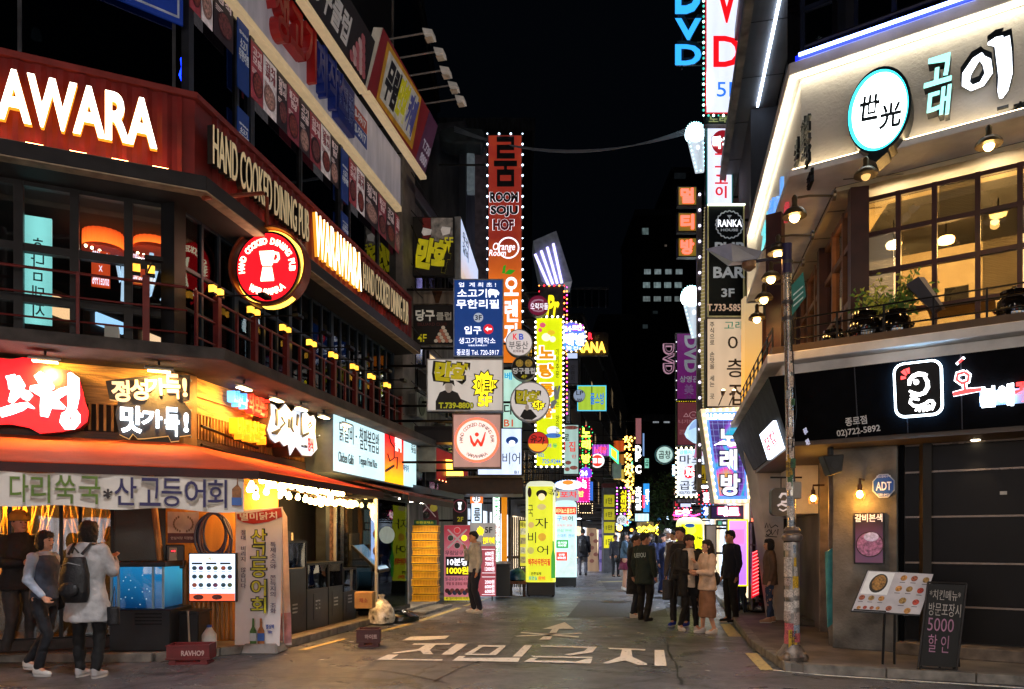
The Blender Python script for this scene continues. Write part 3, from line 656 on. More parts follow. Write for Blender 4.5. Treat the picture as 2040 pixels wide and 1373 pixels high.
# ====== upper floors
UB=thing('upper_storeys','dark upper storeys with poster strips and hanging sign boards above the red fascia','building',(-5,14,7.4))
both('floor_slab',DARKW,UB,-6,-.12,7.2,7.34)
BLACKG=mat('050608',.07,var=.4,bump=0,spec=.9)
DG=glass('4a5258',.10)
MB(LS).box(.2,U1,-7,-6.9,7.3,13).mk('back_wall',mat('0c0c0e',.8),UB);MB(LS).box(U1-.1,U1,-6.9,-.1,7.4,15.6).mk('end_wall',MARBLE,UB)
both('floor',mat('101012',.8),UB,-6,-.14,9.55,9.7);both('upper_wall',mat('121318',.6,var=.4),UB,-6,-.12,9.72,15.6)
glazing(UB,LF,[LF.pix(-60,HY,-.1)[0],LF.pix(40,HY,-.1)[0],-.09],[7.4,9.5],-.1,mat('6a6c70',.35,.7),DG,bar=.022,dep=.04)
us3=[LS.pix(x,HY,-.05)[0]for x in(374,470,497,597,676,694,752,822)]
glazing(UB,LS,us3,[7.4,9.38],-.06,mat('55585e',.35,.7),DG,bar=.025,dep=.05,thick_us=(0,2,4))
t=thing('office_chair','dark office chair standing behind the upper corner window','chair',LF.p(-1.9,-1.5,7.4))
for k in range(1):
 MB(LF).box(-2.2,-1.4,-1.6,-1.5,7.75,8.5).mk('backrest',mat('1f1c1a',.6),t,bevel=.03);MB(LF).box(-2.2,-1.4,-1.5,-1.1,7.7,7.78).mk('seat',mat('1f1c1a',.6),t);MB(LF).cyl((-1.8,-1.3,7.35),(-1.8,-1.3,7.7),.03).mk('stem',STEEL,t)
t=thing('desk_lamp','small white lamp hanging in the upper corner room','lamp',LF.p(LF.pix(72,HY,-1)[0],-1,8.4))
uu,zz=LF.pix(72,68,-1);MB(LF).lathe((uu,-1,zz-.06),[(.07,0),(.045,.12),(.02,.13)],12).mk('shade',mat('d8d4cc',.4,es=.25),t);MB(LF).cyl((uu,-1,zz+.07),(uu,-1,9.5),.008).mk('cord',IRON,t)
for i,(x,y,a)in enumerate([(275,50,.4),(225,155,.15),(170,45,.2),(213,150,.1)]):
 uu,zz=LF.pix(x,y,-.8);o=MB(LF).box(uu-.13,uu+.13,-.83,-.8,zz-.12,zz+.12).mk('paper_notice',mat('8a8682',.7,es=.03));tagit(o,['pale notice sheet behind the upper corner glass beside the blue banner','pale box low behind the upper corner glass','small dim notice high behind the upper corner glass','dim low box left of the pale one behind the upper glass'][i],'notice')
t=thing('banner','blue banner with white outline above the upper corner window','banner',LF.p(-.8,.05,9))
bu=[LF.pix(x,HY,0)[0]for x in(225,368)]
zA,zB=LF.pix(225,18,0)[1],LF.pix(368,52,0)[1]
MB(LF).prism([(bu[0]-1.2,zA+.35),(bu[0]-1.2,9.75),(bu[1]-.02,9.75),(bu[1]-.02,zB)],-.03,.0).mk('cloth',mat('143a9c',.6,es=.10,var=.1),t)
MB(LF).prism([(bu[0]-1.1,zA+.42),(bu[0]-1.1,zA+.45),(bu[1]-.09,zB+.11),(bu[1]-.09,zB+.08)],.002,.008).mk('outline',mat('c8d4ec',.5),t)
MB(LF).box(bu[1]-.09,bu[1]-.065,.002,.008,zB+.08,9.6).mk('outline',mat('c8d4ec',.5),t)
o=MB(LF).tube([(LF.pix(x,y,-.2)[0],-.2,LF.pix(x,y,-.2)[1])for x,y in((366,112),(361,118),(363,135),(358,150),(363,162),(364,175))],.014).mk('blue_neon',emi('1030ff',3));tagit(o,'wavy blue neon line at the edge of the upper corner window','neon light')
t=thing('window_film','white wavy window film with faint print on the upper corner pane','window film',LS.p(.8,-.05,7.4))
pf=[(375,85),(386,100),(398,125),(415,150),(430,165),(441,180),(437,232),(400,215),(375,195)]
MB(LS).prism([LS.pix(x,y,-.12)for x,y in pf],-.125,-.12).mk('film',mat('b9c6c4',.6,es=.12,var=.25,scale=1.5),t)
text('Tommini',LS,*(lambda a,b_:(a[0],b_[0],b_[1],a[1]))(LS.pix(400,195,-.115),LS.pix(432,212,-.115)),-.118,mat('5a6a70',.6),t)
PCOL=['8e3a44','d5c6c8','2c2228','7c3440','30262c','84363f','cfc2c2','2e2428']
def poster(fr,u0,u1,z0,z1,w,k,label):
 c=PCOL[k%8];t=thing('food_poster',label,'poster',fr.p((u0+u1)/2,w,z0),'food posters in the window strip')
 MB(fr).box(u0+.01,u1-.01,w,w+.006,z0,z1).mk('sheet',mat(c,.5,es=.2,var=.5,scale=7,bump=0),t)  # sheet glows faintly in place of light falling on it from the front
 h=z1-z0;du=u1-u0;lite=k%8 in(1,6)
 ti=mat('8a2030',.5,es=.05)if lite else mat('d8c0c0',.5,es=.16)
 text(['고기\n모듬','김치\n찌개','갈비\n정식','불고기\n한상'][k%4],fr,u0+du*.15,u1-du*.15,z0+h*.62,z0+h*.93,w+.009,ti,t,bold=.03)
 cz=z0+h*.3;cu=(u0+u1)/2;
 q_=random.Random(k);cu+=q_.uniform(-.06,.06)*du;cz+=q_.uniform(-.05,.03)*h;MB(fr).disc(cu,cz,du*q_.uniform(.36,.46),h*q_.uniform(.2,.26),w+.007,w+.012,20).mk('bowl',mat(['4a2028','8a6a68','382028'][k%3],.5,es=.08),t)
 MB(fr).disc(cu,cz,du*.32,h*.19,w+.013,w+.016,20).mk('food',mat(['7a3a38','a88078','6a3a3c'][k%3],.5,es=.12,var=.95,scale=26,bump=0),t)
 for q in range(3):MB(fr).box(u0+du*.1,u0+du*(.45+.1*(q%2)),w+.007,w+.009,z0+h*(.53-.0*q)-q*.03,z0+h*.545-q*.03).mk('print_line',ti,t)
pb=[500,525,552,573,597,618,640,659,675];pb2=[696,711,727,754,770,787,804,820]
n=0
nm=['first','second','third','fourth','fifth','sixth','seventh','eighth','ninth','tenth','eleventh','twelfth','thirteenth','fourteenth','fifteenth']
for xs in(pb,pb2):
 for a,c in zip(xs[:-1],xs[1:]):
  k=n
  poster(LS,LS.pix(a,HY,.03)[0],LS.pix(c,HY,.03)[0],8.42,9.3,.02,k,'%s food poster, %s one from the blue window strip along the upper windows'%(['dark red','pale','black','dark red','black','red','pale','dark'][k%8],nm[n]));n+=1
for i,(x0,x1)in enumerate(((378,401),(402,425),(426,466))):
 poster(LS,LS.pix(x0,HY,.03)[0],LS.pix(x1,HY,.03)[0],8.75,9.6,.02,(0,1,2)[i],['dark red','pale round-plate','black'][i]+' food poster at the very corner above the white window film')
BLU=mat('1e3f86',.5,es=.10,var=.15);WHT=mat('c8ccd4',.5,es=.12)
for i,(x0,x1,z0,z1)in enumerate(((473,495,8.35,9.6),(473,495,7.35,8.05),(680,693,8.3,9.3),(680,693,7.5,8.05))):
 u0,u1=LS.pix(x0,HY,.03)[0],LS.pix(x1,HY,.03)[0];t=thing('window_banner',['blue upright banner with white print, upper one beside the corner posters','blue upright banner with white print, lower one beside the corner posters','narrow blue banner, upper one halfway along the posters','narrow blue banner, lower one halfway along the posters'][i],'banner',LS.p(u0,.03,z0))
 MB(LS).box(u0,u1,.02,.04,z0,z1).mk('cloth',BLU,t);text('소고기\n무한리필',LS,u0+.02,u1-.02,z0+(z1-z0)*.35,z0+(z1-z0)*.62,.042,WHT,t);text('업계최초',LS,u0+.03,u1-.03,z0+(z1-z0)*.66,z0+(z1-z0)*.7,.042,WHT,t)
CREAM=mat('d9c4a2',.6,es=.24,ec='ffdca8',var=.12);GREYP=mat('c4bec8',.5,es=.12,var=.22,scale=1.5,kind='streak')
SB=thing('sign_board','long pale sign board with red and blue block letters above the posters','sign',LS.p(4,.3,9.4))
MB(LS).box(.2,U1-.1,-.02,.13,9.38,9.50).mk('light_strip',CREAM,SB,bevel=.005)
MB(LS).box(.2,U1-.1,-.1,.10,9.505,10.65).mk('panel',GREYP,SB)
zA=9.62
for(s_,x0,x1,c,z0,z1)in(('생고기',540,624,'a11d1c',9.6,10.55),('제작소',626,686,'1c2f80',9.6,10.5)):
 u0,u1=LS.pix(x0,HY,.2)[0],LS.pix(x1,HY,.2)[0]
 text(s_,LS,u0,u1,z0,z1,.11,mat(c,.35,es=.05,var=.1),SB,d=.16,bold=.05,name='block_letters',res=4)
u0,u1=LS.pix(508,HY,.3)[0],LS.pix(530,HY,.3)[0];MB(LS).box(u0,u1,.102,.14,9.95,10.6).mk('blue_plate',mat('1c2f80',.5),SB)
u0,u1=LS.pix(690,HY,.4)[0],LS.pix(722,HY,.4)[0];MB(LS).box(u0,u1,.102,.24,9.55,10.45).mk('blue_plate',mat('1c2f80',.5,es=.05),SB,bevel=.01);text('최상의 고기\n신선한 재료\n정성을 담아\n드립니다',LS,u0+.05,u1-.05,9.7,10.3,.245,mat('8a9ad0',.5),SB)
u0,u1=LS.pix(723,HY,.4)[0],LS.pix(757,HY,.4)[0]
for(z0,z1,c)in((10.12,10.4,'a83430'),(9.8,10.1,'24489a')):MB(LS).box(u0,u1,.102,.11,z0,z1).mk('strip',mat(c,.5,es=.07),SB);text('720-5917',LS,u0+.08,u1-.08,z0+.06,z1-.06,.112,WHT,SB)
def lean_sign(label,q,face,edge,thick,lines,root=None,back=.25):
 """q: photo corners tl, tr, br, bl of the face on the street wall; the box leans out towards the street at its top"""
 w0=.45
 bl,br=LS.pix(*q[3],w0),LS.pix(*q[2],w0);z0=(bl[1]+br[1])/2
 tl,tr=LS.pix(*q[0],w0+back),LS.pix(*q[1],w0+back);z1=(tl[1]+tr[1])/2
 u0,u1=bl[0],br[0]
 t=thing('leaning_sign_box',label,'sign',LS.p((u0+u1)/2,w0,z0))
 A=[(u0,w0,z0),(u1,w0,z0),(u1,w0+back,z1),(u0,w0+back,z1)]
 Bk=[(u,w-thick,z+.04)for u,w,z in A]
 MB(LS).add(A+Bk,[(4,5,6,7),(0,1,5,4),(1,2,6,5),(2,3,7,6),(3,0,4,7)]).mk('casing',edge,t)
 MB(LS).add([(u,w+.004,z)for u,w,z in A]+[(u,w-.02,z)for u,w,z in A],[(0,1,2,3),(4,7,6,5),(0,3,7,4),(1,5,6,2),(0,4,5,1),(3,2,6,7)]).mk('face',face,t)
 MB(LS).box(u0,u1,w0-.10,w0+.06,z0-.10,z0-.015).mk('light_strip',CREAM,t,bevel=.004)
 k=back/(z1-z0)
 for(s_,a,b_,c,d,m,bo)in lines:
  x0,x1=u0+(u1-u0)*a,u0+(u1-u0)*c;Z0,Z1=z1-(z1-z0)*d,z1-(z1-z0)*b_
  text(s_,LS,x0,x1,Z0,Z1,w0+.012+k*((Z0+Z1)/2-z0),m,t,d=.008,bold=bo,tilt=k)
 for i in range(3):
  u=u0+(u1-u0)*(i+.5)/3;MB(LS).cyl((u,-.1,z0+.3),(u,w0-thick,z0+.25),.025).mk('bracket',IRON,t)
 return t,(u0,u1,z0,z1,w0,k)
BLK=mat('101012',.6)
BP=mat('30292c',.5,es=.04,var=.35,scale=1.8)
PK=mat('c8a8a8',.5,es=.10)
t,(u0,u1,z0,z1,w0,k)=lean_sign('dark leaning sign box with white letters and pyramid of billiard balls',[(560,-120),(760,20),(726,158),(600,12)],BP,BLK,.2,[('당구클럽',.08,.25,.62,.8,mat('c9c2c0',.5,es=.12),.05)],back=.22)
for r in range(5):
 for c in range(r+1):
  zz=z0+(z1-z0)*(.72-.13*r);uu=u0+(u1-u0)*(.82+(c-r/2)*.052);w=w0+.012+k*(zz-z0)
  MB(LS).disc(uu,zz,.085,.11,w,w+.012,14).mk('ball_print',mat(['b06068','c8a8a8'][(r+c)%2],.5,es=.10),t)
t,(u0,u1,z0,z1,w0,k)=lean_sign('red and yellow leaning comic cafe sign box near the end of the pub wall',[(768,66),(866,240),(845,341),(731,190)],mat('7c2026',.5,es=.14,var=.25,scale=2),mat('cfc4b4',.5,es=.12),.2,[],back=.34)
for(pts,c,ww)in(([(.08,.06),(.66,.02),(.72,.9),(.12,.95)],'c08a28',.006),([(.12,.14),(.62,.08),(.66,.82),(.15,.87)],'c9c2b8',.010),([(.82,.0),(1,.0),(1,1),(.80,1)],'5a3350',.006)):
 o=MB(LS);P_=[]
 for a,b_ in pts:
  z=z0+(z1-z0)*(1-b_);P_.append((u0+(u1-u0)*a,w0+ww+k*(z-z0),z))
 o.add(P_+[(u,w+.003,z)for u,w,z in P_],[(3,2,1,0),(4,5,6,7)]+[(i,(i+1)%4,4+(i+1)%4,4+i)for i in range(4)]).mk('print_block',mat(c,.5,es=.13,var=.3,scale=4),t)
for(s_,a,b_,c,d,col,bo)in(('무림',.16,.18,.34,.82,'1a1a20',.08),('만화',.345,.15,.50,.78,'c8c020',.08),('카페',.51,.15,.64,.78,'50508c',.08),('T.730\n8800',.84,.5,.98,.9,'b8b0c0',.02)):
 Z0,Z1=z1-(z1-z0)*d,z1-(z1-z0)*b_
 text(s_,LS,u0+(u1-u0)*a,u0+(u1-u0)*c,Z0,Z1,w0+.022+k*((Z0+Z1)/2-z0),mat(col,.5,es=.16),t,d=.01,bold=bo,tilt=k)
for i,(x,y,x2)in enumerate([(783,75,846),(805,112,868),(823,148,880),(843,177,896),(855,204,910)]):
 u,z=LS.pix(x,y,.55);t=thing('arm_lamp','%s unlit flood lamp on a long arm over the leaning comic sign'%['topmost','second highest','middle','second lowest','lowest'][i],'lamp',LS.p(u,.55,z),'arm lamps over the comic sign')
 w2=.55;u2=u
 a=(x2-CX)/F;o0=LS.p(u,0,0);w2=(a*o0.y-o0.x)/(LS.n[0]-a*LS.n[1])
 MB(LS).cyl((u,-.1,z-.04),(u,w2,z),.02).mk('arm',mat('9a8f86',.4,.6,es=.03),t)
 MB(LS).add([(u-.1,w2-.03,z+.06),(u+.1,w2-.03,z+.06),(u+.12,w2+.20,z-.02),(u-.12,w2+.20,z-.02),(u-.13,w2+.02,z-.1),(u+.13,w2+.02,z-.1),(u+.14,w2+.22,z-.14),(u-.14,w2+.22,z-.14)],[(0,1,2,3),(4,7,6,5),(0,4,5,1),(1,5,6,2),(2,6,7,3),(3,7,4,0)]).mk('head',mat('cfc6bc',.4,es=.12),t,bevel=.01)
 MB(LS).box(u-.09,u+.09,w2+.03,w2+.18,z-.165,z-.15).mk('lens',mat('e8dcc8',.3),t)
MB(LS).box(U1,U1+.9,-6,.12,3.0,12.2).mk('pier',MARBLE,UB,bevel=.02)
# ====== the eatery on the ground floor
EA=thing('eatery_front','wooden eatery frontage under the balcony with orange awning','shopfront',(-4.6,10.2,0))
both('top_board',WOODY,EA,-.8,.0,3.30,3.785);both('lower_board',DWOOD,EA,-.8,.02,2.72,2.94)
both('slat_backing',mat('241509',.8),EA,-.8,-.06,2.94,3.30)
both('board_trim',WOODY,EA,.0,.03,3.52,3.56)
def slats(fr,u0,u1,z0,z1,w,st,wd=.03,d=.045,m=WOODV,name='slat',root=EA,lim=80):
 n=int((u1-u0)/st);src=None
 for i in range(min(n,lim)):
  u=u0+st*(i+.5)
  if src is None:
   src=MB(fr).box(u-wd/2,u+wd/2,w,w+d,z0,z1).mk(name,m,root);u_=u
  else:dup_part(src,((u-u_)*fr.d[0],(u-u_)*fr.d[1],0))
slats(LF,ULF+.2,-.15,2.96,3.40,-.055,.085,m=WOODV);slats(LS,.35,5.6,2.96,3.40,-.055,.075,wd=.028)
MB(LS).box(-.05,.26,-.1,.06,2.72,3.785).mk('corner_pilaster',mat('8d6a3c',.5,.3,var=.35),EA,bevel=.01)
for z in(2.8,2.95,3.3,3.7):MB(LS).cyl((.1,.06,z),(.1,.075,z),.018).mk('bolt',STEEL,EA)
def splat(fr,cu,cz,r,w,m,n=9,sy=1.2,seed=1):
 q=random.Random(seed);pts=[]
 for i in range(n*2):
  a=math.pi*i/n;rr=r*(1 if i%2 else.5)*q.uniform(.8,1.15);pts.append((cu+rr*math.cos(a),cz+rr*sy*math.sin(a)))
 return MB(fr).prism(pts,w,w+.012)
splat(LF,-.22,3.42,.3,.035,mat('1d1b20',.5),seed=3).mk('splash_plate',mat('1d1b20',.5),EA);splat(LF,-.22,2.85,.26,.035,BLK,seed=5).mk('splash_plate',mat('1d1b20',.5),EA)
GM=mat('b98c34',.4,.5)
for i,(x,y)in enumerate([(540,783),(625,812)]):
 u,z=LS.pix(x,y,.05);splat(LS,u,z,.14,.035,GM,seed=8+i).mk('splash_plate',GM,EA)
def floodlamp(fr,u,label,e=50,w=.55,col='ffbc5c'):
 t=thing('under_ledge_lamp',label,'lamp',fr.p(u,w,3.7),'flood lamps under the ledge')
 MB(fr).add([(u-.15,w-.05,3.74),(u+.15,w-.05,3.74),(u+.17,w+.08,3.70),(u-.17,w+.08,3.70),(u-.15,w-.05,3.70),(u+.15,w-.05,3.70),(u+.17,w+.08,3.675),(u-.17,w+.08,3.675)],[(0,1,2,3),(4,7,6,5),(0,4,5,1),(1,5,6,2),(2,6,7,3),(3,7,4,0)]).mk('housing',mat('8f8a80',.4,.5),t,bevel=.005)
 MB(fr).box(u-.13,u+.13,w-.045,w+.05,3.66,3.668).mk('lens',emi('ffe2a0',9),t)
 MB(fr).cyl((u,w,3.74),(u,w,3.79),.015).mk('bracket',IRON,t)
 o=spot(fr.p(u,w-.02,3.63),fr.p(u,.0,3.15),e,col,150,.9);o.parent=t;o.location=Vector(o.location)-ORG[t.name]
for i,x in enumerate((-120,90,317)):floodlamp(LF,LF.pix(x,HY,.55)[0],['flood lamp under the ledge out beyond the red sign','flood lamp under the ledge over the red sign','flood lamp under the ledge over the black brush lettered sign'][i],68)
for i,x in enumerate((486,551,600,645,688)):floodlamp(LS,LS.pix(x,HY,.55)[0],'flood lamp under the ledge, %s along the street side from the corner'%['first','second','third','fourth','fifth'][i],48)
RW=.26
t=thing('blob_sign','glowing red blob-shaped sign with bold white brush letters','sign',LF.p(-2.3,RW,2.9))
pts=[(-140,735),(-60,705),(20,716),(45,712),(75,716),(105,733),(140,738),(158,755),(165,780),(170,802),(177,820),(174,840),(158,853),(125,860),(80,864),(58,852),(20,845),(-80,850),(-140,820)]
P_=[LF.pix(x,y,RW)for x,y in pts]
MB(LF).prism(P_,RW-.22,RW-.01).mk('casing',mat('6a1010',.4),t,smooth=True);MB(LF).prism(P_,RW-.008,RW).mk('face',emi('e8101c',1.35,var=.2,scale=.9),t)
BW=emi('ffffff',2.6)
def stroke(fr,pts,w,wd,m,t,d=.02,taper=True,z=None):
 """a brush stroke drawn through photo points"""
 P=[fr.pix(x,y,w)for x,y in pts];n=len(P);L_=[];R_=[]
 for i,(u,zz)in enumerate(P):
  a=P[max(0,i-1)];c=P[min(n-1,i+1)];dx,dy=c[0]-a[0],c[1]-a[1];l=math.hypot(dx,dy)or 1;k=(wd[i]if isinstance(wd,(list,tuple))else wd)/2
  L_.append((u-dy/l*k,zz+dx/l*k));R_.append((u+dy/l*k,zz-dx/l*k))
 b=MB(fr);n0=len(P);vs=[(u,w,z_)for u,z_ in L_]+[(u,w,z_)for u,z_ in R_]+[(u,w+d,z_)for u,z_ in L_]+[(u,w+d,z_)for u,z_ in R_]
 fs=[]
 for i in range(n0-1):
  fs+=[(i,i+1,n0+i+1,n0+i),(2*n0+i,3*n0+i,3*n0+i+1,2*n0+i+1),(i,2*n0+i,2*n0+i+1,i+1),(n0+i,n0+i+1,3*n0+i+1,3*n0+i)]
 fs+=[(0,n0,3*n0,2*n0),(n0-1,3*n0-1,4*n0-1,2*n0-1)]
 return b.add(vs,fs)
def strokes(fr,lst,w,m,t,name='lettering',d=.02):
 b=MB(fr)
 for pts,wd in lst:
  s_=stroke(fr,pts,w,wd,m,t,d);n=len(b.v);b.v+=s_.v;b.f+=[tuple(n+i for i in f)for f in s_.f]
 return b.mk(name,m,t)
q=lambda x,y:(x/4.636,690+y/4.636)
def Q(*p):return[q(*a)for a in p]
strokes(LF,[(Q((345,255),(400,310),(440,370),(500,385)),[.09,.13,.14,.03]),(Q((280,385),(360,400),(430,430),(470,440)),[.05,.13,.15,.1]),(Q((440,420),(425,560),(410,650)),[.13,.12,.08]),(Q((430,470),(520,540),(600,570)),[.14,.12,.03]),(Q((640,250),(680,300),(680,450),(670,560),(620,620)),[.04,.12,.13,.1,.04]),(Q((480,480),(580,420),(670,380)),[.1,.09,.05]),(Q((650,600),(605,640),(595,700),(620,735),(665,735),(700,690),(700,640),(670,600),(640,600)),[.06,.09,.1,.1,.1,.1,.1,.09,.06]),(Q((200,430),(240,450),(285,480)),[.08,.12,.08]),(Q((95,270),(120,330),(100,400)),[.1,.1,.04]),(Q((140,285),(180,360),(140,450),(98,520)),[.1,.12,.1,.05]),(Q((0,620),(95,590),(200,560),(255,540),(320,575)),[.1,.11,.09,.06,.01])],RW+.004,BW,t)
t=thing('cutout_sign','jagged black cut-out sign with cream and white brush letters beside the red sign','sign',LF.p(-.9,.2,2.9))
pts=Q((975,320),(1130,300),(1360,275),(1500,262),(1510,235),(1610,222),(1645,265),(1755,268),(1752,495),(1690,512),(1765,600),(1762,815),(1660,830),(1655,870),(1580,878),(1555,825),(1340,848),(1270,850),(1225,805),(1190,852),(1100,810),(1065,630),(1090,500),(1010,485))
P_=[LF.pix(x,y,.22)for x,y in pts];MB(LF).prism(P_,.10,.2).mk('back_light',emi('ffcf80',.5),t);MB(LF).prism(P_,.203,.23).mk('panel',mat('262220',.5),t)
CRM=emi('f0cfa0',1.0);CW=emi('e4f2ff',2.6)
SA=mat('9c7a5a',.5)
def ptext(s,fr,r,w,m,t,**k):return text(s,fr,*prect(fr,r,w),w,m,t,**k)
for s_,x0,y0,x1,y1,m in(('정',1030,318,1200,515,CRM),('성',1200,305,1372,500,CRM),('가',1352,300,1525,455,CRM),('득',1525,262,1665,488,CRM),('!',1685,300,1728,470,CRM),('맛',1112,555,1322,800,CW),('가',1310,590,1500,755,CW),('득',1520,570,1655,832,CW),('!',1696,620,1742,795,CW)):
 a=q(x0,y0);b_=q(x1,y1);ptext(s_,LF,(a[0],a[1],b_[0],b_[1]),.235,m,t,bold=.05,d=.05,rot=R(3 if m is CRM else 0),res=4)
t=thing('block_letter_sign','blue and red block letters standing on a pipe beside the corner pilaster','sign',LS.p(.7,.1,3.2))
ptext('바다',LS,(452,781,480,812),.12,emi('5ab4ff',1.1),t,bold=.06,d=.12);ptext('의모든것',LS,(482,790,524,828),.12,emi('ff3a28',1.15),t,bold=.06,d=.12);MB(LS).cyl((.35,.06,3.13),(1.8,.06,3.0),.02).mk('pipe',IRON,t)
t=thing('block_letter_sign','orange block letters standing under the blue and red ones','sign',LS.p(.7,.1,2.9));ptext('바다천국',LS,(456,838,515,880),.12,emi('ff9c1c',1.3),t,bold=.06,d=.14);MB(LS).cyl((.35,.06,2.87),(1.7,.06,2.8),.02).mk('pipe',IRON,t)
q2=lambda x,y:(420+x/4.636,740+y/4.636)
def Q2(*p):return[q2(*a)for a in p]
t=thing('cloud_sign','white wavy cloud-shaped lit sign with brush letters on the slatted wall','sign',LS.p(2.3,.3,2.9))
pts=Q2((560,300),(590,310),(630,370),(690,300),(745,380),(800,330),(850,390),(880,370),(915,420),(950,405),(970,450),(962,560),(985,715),(930,780),(850,775),(785,690),(735,775),(720,670),(680,690),(640,640),(600,660),(555,620),(530,540),(565,400))
P_=[LS.pix(x,y,.3)for x,y in pts];cu=sum(p[0]for p in P_)/len(P_);cz=sum(p[1]for p in P_)/len(P_)
MB(LS).prism([(cu+(a-cu)*1.04,cz+(b_-cz)*1.05)for a,b_ in P_],.0,.28).mk('casing',mat('4a3a2c',.4,.4),t);MB(LS).prism(P_,.283,.30).mk('face',emi('bcd4ec',.85,var=.15),t)
DK=mat('1c2430',.5)
strokes(LS,[(Q2((600,350),(605,440),(600,500)),.05),(Q2((560,570),(600,565),(640,530)),[.03,.07,.02]),(Q2((650,420),(680,480),(640,520)),.03),(Q2((720,440),(715,520)),.05),(Q2((745,420),(740,520),(760,560)),[.03,.05,.02]),(Q2((800,400),(790,500)),.05),(Q2((830,380),(835,590)),[.02,.05,.01]),(Q2((840,600),(900,570)),.04),(Q2((895,500),(915,470),(925,500),(900,525)),.02)],.303,DK,t)
ptext('정식',LS,(613,872,624,900),.303,mat('d01828',.5,es=.9),t,bold=.06);ptext('since2010',LS,(600,886,612,892),.303,DK,t)
t=thing('fin_sign','slim white fish-shaped lit sign between the cloud sign and the lightbox','sign',LS.p(3.3,.3,2.7))
pts=Q2((1120,405),(1160,560),(1135,690),(1140,800),(1110,865),(1080,760),(1070,680),(1030,670),(1008,590),(1050,530),(1085,540))
P_=[LS.pix(x,y,.3)for x,y in pts];MB(LS).prism([(a+.0,b_-.03)for a,b_ in P_],.05,.27).mk('casing',mat('20181a',.4,.4),t);MB(LS).prism(P_,.273,.30).mk('face',emi('c8dcf0',.85),t)
strokes(LS,[(Q2((1090,560),(1125,450),(1140,560)),.018),(Q2((1030,600),(1060,640),(1080,600)),.02),(Q2((1100,700),(1105,780)),.02)],.303,DK,t)
t=thing('lightbox_sign','big white lightbox with grilled chicken lettering and a red and yellow print','sign',LS.p(5.6,.3,2.7))
LBW=.55
ul,ur=LS.pix(665,HY,LBW)[0],LS.pix(829,HY,LBW)[0];zl0,zl1=LS.pix(665,938,LBW)[1],LS.pix(665,818,LBW)[1]
zr0,zr1=LS.pix(829,972,LBW)[1],LS.pix(829,872,LBW)[1];z0,z1=(zl0+zr0)/2,(zl1+zr1)/2
MB(LS).box(ul-.02,ur+.02,-.0,LBW-.012,z0-.03,z1+.03).mk('casing',mat('55606a',.4,.5),t)
lu=lambda x:LS.pix(x,HY,LBW)[0]
ua,uc=lu(766),lu(804)
MB(LS).box(ul,ua,LBW-.01,LBW,z0,z1).mk('face',emi('c4e8f0',1.0,var=.12,scale=1.5),t);MB(LS).box(uc,ur,LBW-.01,LBW,z0,z1).mk('face',emi('c4e8f0',1.0,var=.12,scale=1.5),t)
MB(LS).box(ua,uc,LBW-.01,LBW,z0,z1).mk('print',grad('f2b000','d8141c',z0+.1,z1-.2,1.25,c2='f0501c'),t)
TK=mat('1c3038',.5)
ptext('닭갈비',LS,(676,843,704,882),LBW+.004,TK,t,bold=.0);ptext('철판볶음밥',LS,(716,858,755,900),LBW+.004,TK,t,bold=.0);ptext('·',LS,(708,868,711,872),LBW+.004,TK,t)
ptext('Chicken Galbi',LS,(674,903,704,923),LBW+.004,TK,t,bold=0);ptext('Teppan Fried Rice',LS,(715,913,751,934),LBW+.004,TK,t,bold=0)
ptext('별미',LS,(787,868,799,900),LBW+.004,emi('ffd8d0',1.5),t,bold=.04);ptext('원조\n맛집',LS,(819,880,828,903),LBW+.004,TK,t);ptext('미식가',LS,(803,926,814,940),LBW+.004,mat('2a5a9c',.5),t)
strokes(LS,[(Q2((1640,580),(1660,660),(1690,700),(1690,800),(1650,830),(1630,760)),.02),(Q2((1610,920),(1690,870)),.05),(Q2((1700,800),(1720,790),(1715,900)),.02)],LBW+.004,mat('5a2030',.5),t)
AW=thing('awning','orange canvas awning that wraps the corner of the eatery','awning',(-4,10,2.4))
CAN=mat('f07a4c',.75,var=.12,scale=2,bump=.5,bscale=9,kind='canvas');VAL=mat('3c1a16',.8,var=.3)
def corner_w(w_):
 a=LS.off(w_);b_=LF.off(w_);det=a.d[0]*-b_.d[1]+b_.d[0]*a.d[1];rx,ry=b_.o[0]-a.o[0],b_.o[1]-a.o[1];s_=(rx*-b_.d[1]+b_.d[0]*ry)/det
 return Vector((a.o[0]+s_*a.d[0],a.o[1]+s_*a.d[1],0))
WI,WO=.03,1.6;zi,zo=2.85,2.39
ci,co=corner_w(WI),corner_w(WO)
def awn(name,A,B,C,D,m,th=.02):
 """canvas sheet between inner edge A-B and outer edge D-C, with a slight sag"""
 b=MB();vs=[];n=12;k=6
 for i in range(n+1):
  for j in range(k+1):
   s_,r_=i/n,j/k;p=(A*(1-s_)+B*s_)*(1-r_)+(D*(1-s_)+C*s_)*r_;p=p.copy();p.z-=.03*math.sin(math.pi*r_)+.006*math.sin(s_*n*math.pi*1.0)*r_;vs.append(p)
 up=Vector((0,0,th));m_=len(vs);fs=[]
 for i in range(n):
  for j in range(k):a=i*(k+1)+j;fs+=[(a,a+1,a+k+2,a+k+1),(m_+a,m_+a+k+1,m_+a+k+2,m_+a+1)]
 b.addw(vs+[v-up for v in vs],fs);o=b.mk(name,m,AW,smooth=True);return o
iL,oL=LF.p(ULF,WI,0),LF.p(ULF,WO,0)
V3=lambda p,z:Vector((p.x,p.y,z))
uE=lu(0)if False else LS.pix(764,HY,WO)[0]
awn('canvas',V3(iL,zi),V3(ci,zi),V3(co,zo),V3(oL,zo),CAN)
awn('canvas',V3(ci,zi),V3(LS.p(uE-.25,WI,0),zi-.02),V3(LS.p(uE,WO,0),zo),V3(co,zo),CAN)
